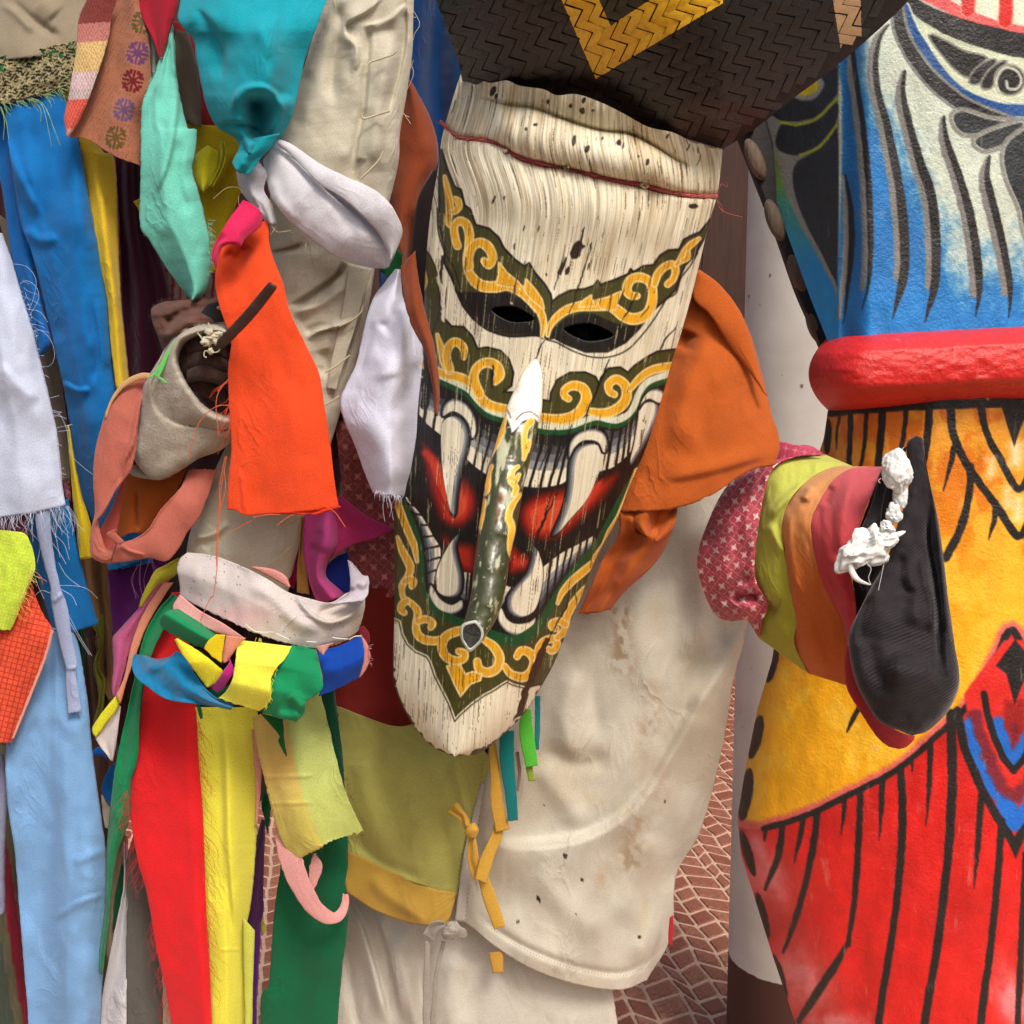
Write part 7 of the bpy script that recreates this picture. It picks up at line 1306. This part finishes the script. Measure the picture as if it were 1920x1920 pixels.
strip('ribbon', [(522, 1505), (532, 1560), (545, 1610), (562, 1655), (590, 1702), (622, 1722), (640, 1712), (648, 1690), (646, 1668)], [14, 26, 40, 42, 38, 34, 26, 16, 8], [1.31, 1.285, 1.275, 1.28, 1.30], fabric((240, 172, 166), 900, .3, .4, .8, .2, .06), None, amp=.003, curl=.006, step=2.6, rag=1.2, label='soft pink ribbon curling in a U below the two tone ribbon', cat='ribbon', group='cloth ribbons hanging on the left')
strip('ribbon', [(590, 1600), (592, 1625), (588, 1650), (582, 1672)], [6, 24, 18, 6], 1.282, fabric((238, 172, 164), 900, .3, .4, .8, .2, .06), None, amp=.002, rag=2, step=2.6, label='short pink ribbon lip under the torn lime edge', cat='ribbon', group='cloth ribbons hanging on the left')
rib('narrow dark green spike below the green bow loop', f6([(410, 55), (470, 120), (525, 190), (520, 225), (566, 312)]), f6([(545, 90), (550, 150), (548, 190), (558, 250), (568, 312)]), 1.262, (16, 100, 40), folds=None, step=2.5)
rib('small dark green ribbon tip between red and yellow ribbons', h1([(1470, 1760), (1490, 1830), (1505, 1870)]), h1([(1500, 1760), (1520, 1830), (1520, 1870)]), 1.28, (20, 110, 66), folds=None, step=2.5)
rib('long sky blue ribbon hanging at the lower left', [(60, 1150), (36, 1290), (12, 1400), (14, 1500), (28, 1600), (36, 1700), (44, 1800), (52, 1900), (55, 1990)], [(105, 1188), (140, 1190), (162, 1300), (172, 1400), (185, 1500), (199, 1600), (202, 1660), (196, 1760), (190, 1880), (188, 1990)], [1.335, 1.305, 1.295, 1.295, 1.30], (130, 176, 224), folds=(1.1, .010, .1, .12), amp=.007, step=4, mk=dict(trans=.12), creases=[(f5([(380, 100), (400, 700), (330, 1400)]), 16, .005), (f5([(300, 1300), (460, 1190), (640, 1130)]), 7, .004, 1), (f5([(430, 960), (560, 900), (640, 880)]), 8, .004)], vfold=(.55, .010, .022))
def netp(col, col2, s0=5.2):
    def f(X, Y, u, v):
        a = X * .97 + Y * .24; b = -X * .24 + Y * .97; m = ((np.abs((a / s0) % 1 - .5) > .40) | (np.abs((b / s0) % 1 - .5) > .40))[..., None]
        return np.where(m, np.array(col2, float), np.array(col, float)) * (.9 + .2 * fbm(X / 9, Y / 9, 3, 3))[..., None]
    return f
rib('orange coral cloth with a fine dark grid, cut diagonally at the left', [(-50, 1190), (-50, 1300), (-40, 1392)], [(55, 1090), (80, 1150), (98, 1182), (85, 1230), (62, 1290), (38, 1350), (22, 1392)], 1.285, None, 'cloth', mat=fabric(None, 900, .5, .35, .8, .12, .08), paint=netp((242, 96, 62), (206, 56, 40), 10), step=1.7, amp=.003, folds=None, fr=[([(20, 1392), (0, 1392)], 1.283, 20, 5, 90, 20)])
strip('ribbon', [(98, 1182), (85, 1230), (62, 1290), (38, 1350), (22, 1390)], [5, 5, 5, 5, 4], 1.281, fabric((236, 160, 140)), None, amp=0, step=2, label='pale frayed selvedge along the orange coral cloth', cat='ribbon')
rib('neon yellow green cloth with a fine woven grid above the orange one', [(-50, 992), (-50, 1080), (-50, 1178)], [(40, 998), (54, 1010), (66, 1060), (50, 1110), (34, 1150), (20, 1182)], 1.272, None, 'cloth', mat=fabric(None, 900, .5, .35, .8, .15, .08), T=[(0, 994)], paint=netp((206, 238, 54), (232, 244, 110), 6), step=1.7, amp=.004, folds=None, fr=[([(45, 1100), (30, 1150), (62, 1060)], 1.275, 30, 30, 60, 40, (250, 150, 80)), ([(60, 1060), (40, 1120)], 1.272, 20, 20, 60, 40, (220, 230, 120))])
rib('maroon brocade sliver under the pale panel', [(-40, 955), (-40, 1000)], [(52, 960), (54, 1004)], 1.32, None, 'cloth', mat=M_bro, paint=brocade((128, 26, 54), (190, 110, 130), 0, 14, 14, .7), step=2)
rib('pink brocade sliver between the beige cloth and yellow strip', e5([(440, 1690), (470, 1800), (490, 1960)]), e5([(515, 1640), (525, 1800), (530, 2000)]), 1.43, None, 'cloth', mat=M_bro, paint=brocade((186, 50, 90), (236, 220, 220), 0, 14, 14, .7), step=2)
rib('narrow periwinkle strip hanging over the lower blue ribbon', [(64, 955), (72, 1010), (84, 1060), (95, 1100), (97, 1135), (110, 1200), (123, 1250), (124, 1290), (128, 1338)], [(92, 950), (96, 1000), (104, 1060), (116, 1110), (126, 1135), (134, 1190), (144, 1240), (142, 1260), (153, 1335)], [1.29, 1.30, 1.305, 1.30], (178, 190, 224), folds=None, amp=.003, step=2.8, mk=dict(trans=.2), creases=[(h1([(385, 1000), (470, 920)]), 4, .004, 1), (h1([(495, 1490), (580, 1480)]), 3, .004, 1)], ragend=3)
threads('white_fringe', [[(x, y, 1.30) for x, y in h1(p)] for p in ([(370, 520), (450, 630), (495, 710)], [(400, 400), (430, 560), (450, 660)], [(380, 880), (480, 870), (640, 890), (735, 970)], [(440, 700), (500, 800), (600, 880)], [(460, 900), (540, 950), (575, 1020)], [(510, 1080), (570, 1200), (620, 1290), (690, 1400)], [(520, 1140), (600, 1280), (670, 1390)], [(400, 480), (480, 560), (520, 680)], [(470, 350), (500, 450), (520, 600)], [(200, 400), (240, 480), (300, 560), (280, 700)], [(250, 760), (280, 860), (330, 970)], [(250, 960), (310, 910), (380, 930)])], .00022, fabric((206, 216, 232), 1500), None, 3, label='long pale loose threads lying over the lower blue ribbon', cat='thread')
rib('grey lilac wrinkled cloth at the bottom left edge', f5([(-60, 300), (-60, 900), (-50, 1300)]), f5([(20, 300), (48, 550), (30, 900), (30, 1250)]), 1.33, (150, 152, 180), 'cloth')
# ---- the knotted cluster at the middle
rib('magenta pink sheer ribbon falling to the white band', [(572, 955), (568, 1000), (570, 1040), (578, 1080), (588, 1115), (600, 1135)], [(640, 955), (640, 990), (636, 1020), (616, 1050), (611, 1080), (628, 1098), (648, 1115)], [1.285, 1.27, 1.275], (214, 78, 150), mk=dict(trans=.3), folds=(1.2, .006, .2, .2), amp=.005, creases=[(k3([(1180, 400), (1250, 480), (1200, 620)]), 20, .008)], vfold=(.5,.008,.014))
rib('magenta flap stretched right over the dark brocade', [(600, 940), (620, 1000), (615, 1050)], [(640, 930), (690, 968), (742, 992)], 1.29, (206, 60, 124), B=[(660, 1022), (700, 1010)], mk=dict(trans=.3), amp=.004)
rib('navy blue cloth inside the white band opening', k3([(1330, 650), (1240, 740), (1240, 860), (1420, 940)]), k3([(1410, 620), (1425, 760), (1430, 860), (1425, 940)]), 1.31, (14, 34, 120), 'cloth', folds=None)
rib('deep magenta scrap beside the staff foot', k3([(1010, 500), (990, 620), (950, 760), (960, 860)]), k3([(1050, 520), (1045, 650), (1030, 760), (1000, 890)]), 1.325, (160, 18, 72))
rib('tan ribbon strip right of the staff foot', k3([(1062, 340), (1045, 600), (1030, 760), (1030, 920)]), k3([(1088, 345), (1075, 560), (1100, 760), (1120, 940)]), 1.305, (208, 156, 84), creases=[(k3([(1060, 740), (1080, 930)]), 4, .004, 1)])
def blotch(X, Y, u, v):
    c = np.broadcast_to(np.array([214, 204, 200.]), X.shape + (3,)).copy(); k = np.exp(-(((X - 450) / 60) ** 2 + ((Y - 1155) / 26) ** 2))[..., None] * .8; c = c * (1 - k) + np.array([238, 190, 188.]) * k
    k = smooth(560, 640, X)[..., None] * smooth(1120, 1170, Y)[..., None] * .5; c = c * (1 - k) + np.array([206, 190, 168.]) * k
    s = ((fbm(X / 2.2, Y / 2.2, 2, 5) > .84) & (fbm(X / 34, Y / 26, 2, 6) > .50))[..., None]; return np.where(s, np.array([120, 104, 96.]), c)
rib('soiled white cotton band wrapped round the bundle of knots', [(352, 1036), (338, 1048), (332, 1068), (337, 1095), (338, 1118)], [(688, 1084), (686, 1110), (682, 1145), (672, 1180), (655, 1196)], [1.232, 1.222, 1.225], None, 'cloth', mat=fabric(None, 900, .3, .5, .85, .05, .06, dirt=.15), T=[(400, 1042), (450, 1060), (500, 1085), (540, 1110), (580, 1122), (620, 1130), (650, 1112), (680, 1098)], B=[(380, 1140), (430, 1165), (480, 1187), (540, 1206), (595, 1215), (640, 1204)],
    paint=blotch, curl=.035, amp=.006, step=2.6, folds=None, creases=[(zc(460, 1000, 6)([(560, 660), (700, 860), (850, 970), (1000, 990), (1200, 900), (1320, 760)]), 6, .009, 1), (zc(460, 1000, 6)([(800, 900), (1000, 830), (1300, 760)]), 7, -.008), (zc(460, 1000, 6)([(0, 560), (300, 700), (600, 1000), (900, 1100)]), 14, .006)])
rib('white turned up end of the cotton band at its right', zc(460, 1000, 6)([(1155, 300), (1180, 480), (1165, 680), (1000, 780), (960, 800)]), zc(460, 1000, 6)([(1200, 330), (1320, 470), (1385, 490), (1388, 620), (1380, 690), (1320, 760)]), [1.262, 1.235, 1.222], (214, 204, 214), 'cloth', folds=None, curl=.012, amp=.004, step=2.6, creases=[(zc(460, 1000, 6)([(1180, 640), (1250, 560), (1380, 600)]), 8, .006)])
rib('pink ribbon peeking over the white band', zc(460, 1000, 6)([(60, 380), (200, 450), (400, 560), (495, 610)]), zc(460, 1000, 6)([(100, 375), (300, 400), (450, 480), (505, 600)]), 1.245, (238, 160, 150), folds=None, step=3)
rib('pale pink strip under the lower edge of the white band', k3([(150, 940), (100, 1020), (110, 1060), (200, 1080)]), k3([(640, 1270), (600, 1280), (520, 1250), (480, 1240)]), 1.228, (244, 178, 172), 'ribbon', T=k3([(300, 1060), (480, 1160)]), B=k3([(300, 1150), (400, 1210)]), folds=None, step=2.6, rag=1)
stitches(zc(460, 1000, 6)([(0, 1020), (140, 1110), (330, 1120), (500, 1195)]), 1.212, 8, None, None) if False else None
threads('white_stitching', [[(x, y, 1.208) for x, y in zc(460, 1000, 6)(p)] for p in ([(0, 1020), (80, 1085), (150, 1112), (320, 1112)], [(340, 1125), (420, 1160), (500, 1195)], [(690, 1218), (800, 1225)], [(980, 1170), (1050, 1185), (1160, 1190)], [(1170, 1195), (1230, 1160), (1300, 1155)])], .0006, fabric((240, 238, 230), 1500), None, 4, label='white running stitches along the soiled cotton band', cat='stitching')
GRN = (24, 150, 96)
loft('ribbon', k3([(150, 1042), (60, 1060), (5, 1110), (0, 1150), (20, 1190)]), k3([(425, 1235), (400, 1260), (370, 1290), (340, 1330), (330, 1340)]), [1.225, 1.215, 1.225], fabric(GRN), None, k=.25, m=40, amp=.003, label='green ribbon roll pointing left under the white band', cat='ribbon', group='cloth ribbons hanging on the left') if False else \
rib('green ribbon roll pointing left under the white band', k3([(160, 1044), (60, 1062), (8, 1105), (0, 1150), (10, 1185)]), k3([(425, 1232), (400, 1255), (365, 1290), (340, 1342)]), [1.232, 1.205, 1.222], GRN, T=k3([(290, 1130)]), B=k3([(100, 1240), (220, 1300)]), curl=.006, folds=None, amp=.003, step=2.6)
rib('small yellow ribbon wrap at the end of the green roll', k3([(425, 1238), (380, 1270), (345, 1310), (330, 1345)]), k3([(490, 1242), (478, 1310), (466, 1380), (462, 1455)]), 1.205, (248, 220, 30), B=k3([(390, 1400)]), folds=None, step=2.5, curl=.012)
rib('peach pink ribbon twist in the middle of the knots', k3([(500, 1245), (480, 1330), (465, 1420), (480, 1455)]), k3([(645, 1265), (590, 1320), (540, 1390), (500, 1440)]), 1.215, (246, 160, 132), folds=None, step=2.5, curl=.01)
rib('yellow pointed ribbon end jutting left from the knots', k3([(112, 1275), (160, 1370), (240, 1480), (350, 1630)]), k3([(130, 1268), (300, 1370), (440, 1480), (470, 1520), (430, 1590), (360, 1635)]), [1.21, 1.20, 1.21], (248, 236, 56), folds=None, curl=.008, amp=.003, step=2.6)
rib('magenta satin ribbon curl beside the yellow loop', k3([(505, 1415), (520, 1450), (480, 1510), (420, 1590), (365, 1625)]), k3([(520, 1420), (552, 1500), (530, 1560), (480, 1640), (430, 1672)]), [1.208, 1.202, 1.215], (196, 24, 132), folds=None, curl=.008, step=2.4, mk=dict(sheen=.3, rough=.5))
rib('dark green inside of the bow below the magenta curl', k3([(590, 1560), (480, 1640), (370, 1655), (400, 1700)]), k3([(600, 1600), (560, 1660), (500, 1710), (440, 1715)]), 1.232, (14, 92, 60), folds=None, step=2.5)
YB = (255, 250, 84)
rib('big yellow loop of the bow at the middle of the knots', k3([(590, 1280), (570, 1400), (558, 1500), (545, 1570), (500, 1660), (440, 1718)]), k3([(995, 1330), (930, 1430), (880, 1480), (835, 1570), (832, 1690), (800, 1770), (740, 1812)]), [1.222, 1.192, 1.188, 1.205], YB, B=k3([(600, 1770)]), curl=.012, folds=None, amp=.004, step=2.6, rag=.9, mk=dict(trans=.12, var=.05),
    fr=[(k3([(885, 1480), (840, 1580), (835, 1680), (790, 1780)]), 1.19, 26, 9, 80, 40), (k3([(720, 1260), (760, 1270)]), 1.19, 5, 50, 80, 20)])
rib('big green loop of the bow, right of the yellow loop', k3([(985, 1320), (920, 1430), (840, 1560), (832, 1680), (800, 1780), (760, 1815)]), k3([(1165, 1340), (1190, 1440), (1215, 1560), (1220, 1640), (1160, 1700), (1095, 1740), (1080, 1830), (1020, 1892)]), [1.23, 1.205, 1.20, 1.212], GRN, B=k3([(900, 1865)]), curl=.014, folds=(.7, .005, .1, .1), amp=.006, step=2.6, creases=[(k3([(980, 1680), (1040, 1760), (1080, 1800)]), 9, .007), (k3([(860, 1840), (960, 1850), (1060, 1840)]), 10, .008)])
rib('royal blue wrap at the right of the knots', k3([(1170, 1330), (1200, 1450), (1220, 1600), (1190, 1705)]), k3([(1505, 1240), (1528, 1350), (1525, 1450), (1490, 1560)]), [1.24, 1.222, 1.23], (14, 76, 184), T=k3([(1290, 1340), (1420, 1290)]), B=k3([(1340, 1640)]), curl=.014, folds=None, amp=.005, step=2.6)
rib('pink frayed ribbon edge right of the royal blue wrap', k3([(1505, 1240), (1528, 1350), (1525, 1450), (1492, 1560)]), k3([(1512, 1245), (1560, 1320), (1575, 1400), (1550, 1490), (1500, 1560)]), 1.245, (240, 160, 152), folds=None, step=2.5, rag=1.4, fr=[(k3([(1560, 1320), (1570, 1460)]), 1.245, 20, 9, 20, 70)])
rib('pink ribbon corner pointing down over the royal blue wrap', k3([(1170, 1330), (1190, 1360), (1222, 1388)]), k3([(1300, 1300), (1260, 1335), (1225, 1388)]), 1.212, (240, 172, 160), folds=None, step=2)
rib('dusky rose cloth edge behind the blue wrap', zc(460, 1000, 6)([(1270, 1050), (1290, 1180), (1380, 1260)]), zc(460, 1000, 6)([(1330, 1040), (1390, 1120), (1400, 1230)]), 1.26, (134, 40, 50), 'cloth', folds=None)
rib('blue organza ribbon bulging left from under the bow', h1([(1010, 1385), (990, 1440), (1000, 1520), (1040, 1580), (1120, 1640), (1200, 1700), (1300, 1738), (1440, 1752), (1600, 1778), (1730, 1802)]), h1([(1090, 1400), (1180, 1425), (1290, 1400), (1330, 1365), (1400, 1430), (1460, 1530), (1520, 1620), (1600, 1700), (1680, 1740), (1755, 1765)]), [1.27, 1.235, 1.215, 1.205, 1.21], (22, 138, 190), folds=(1.4, .005, .2, .2), amp=.006, nz=26, step=2.6, curl=.014, mk=dict(trans=.25, sheen=.3))
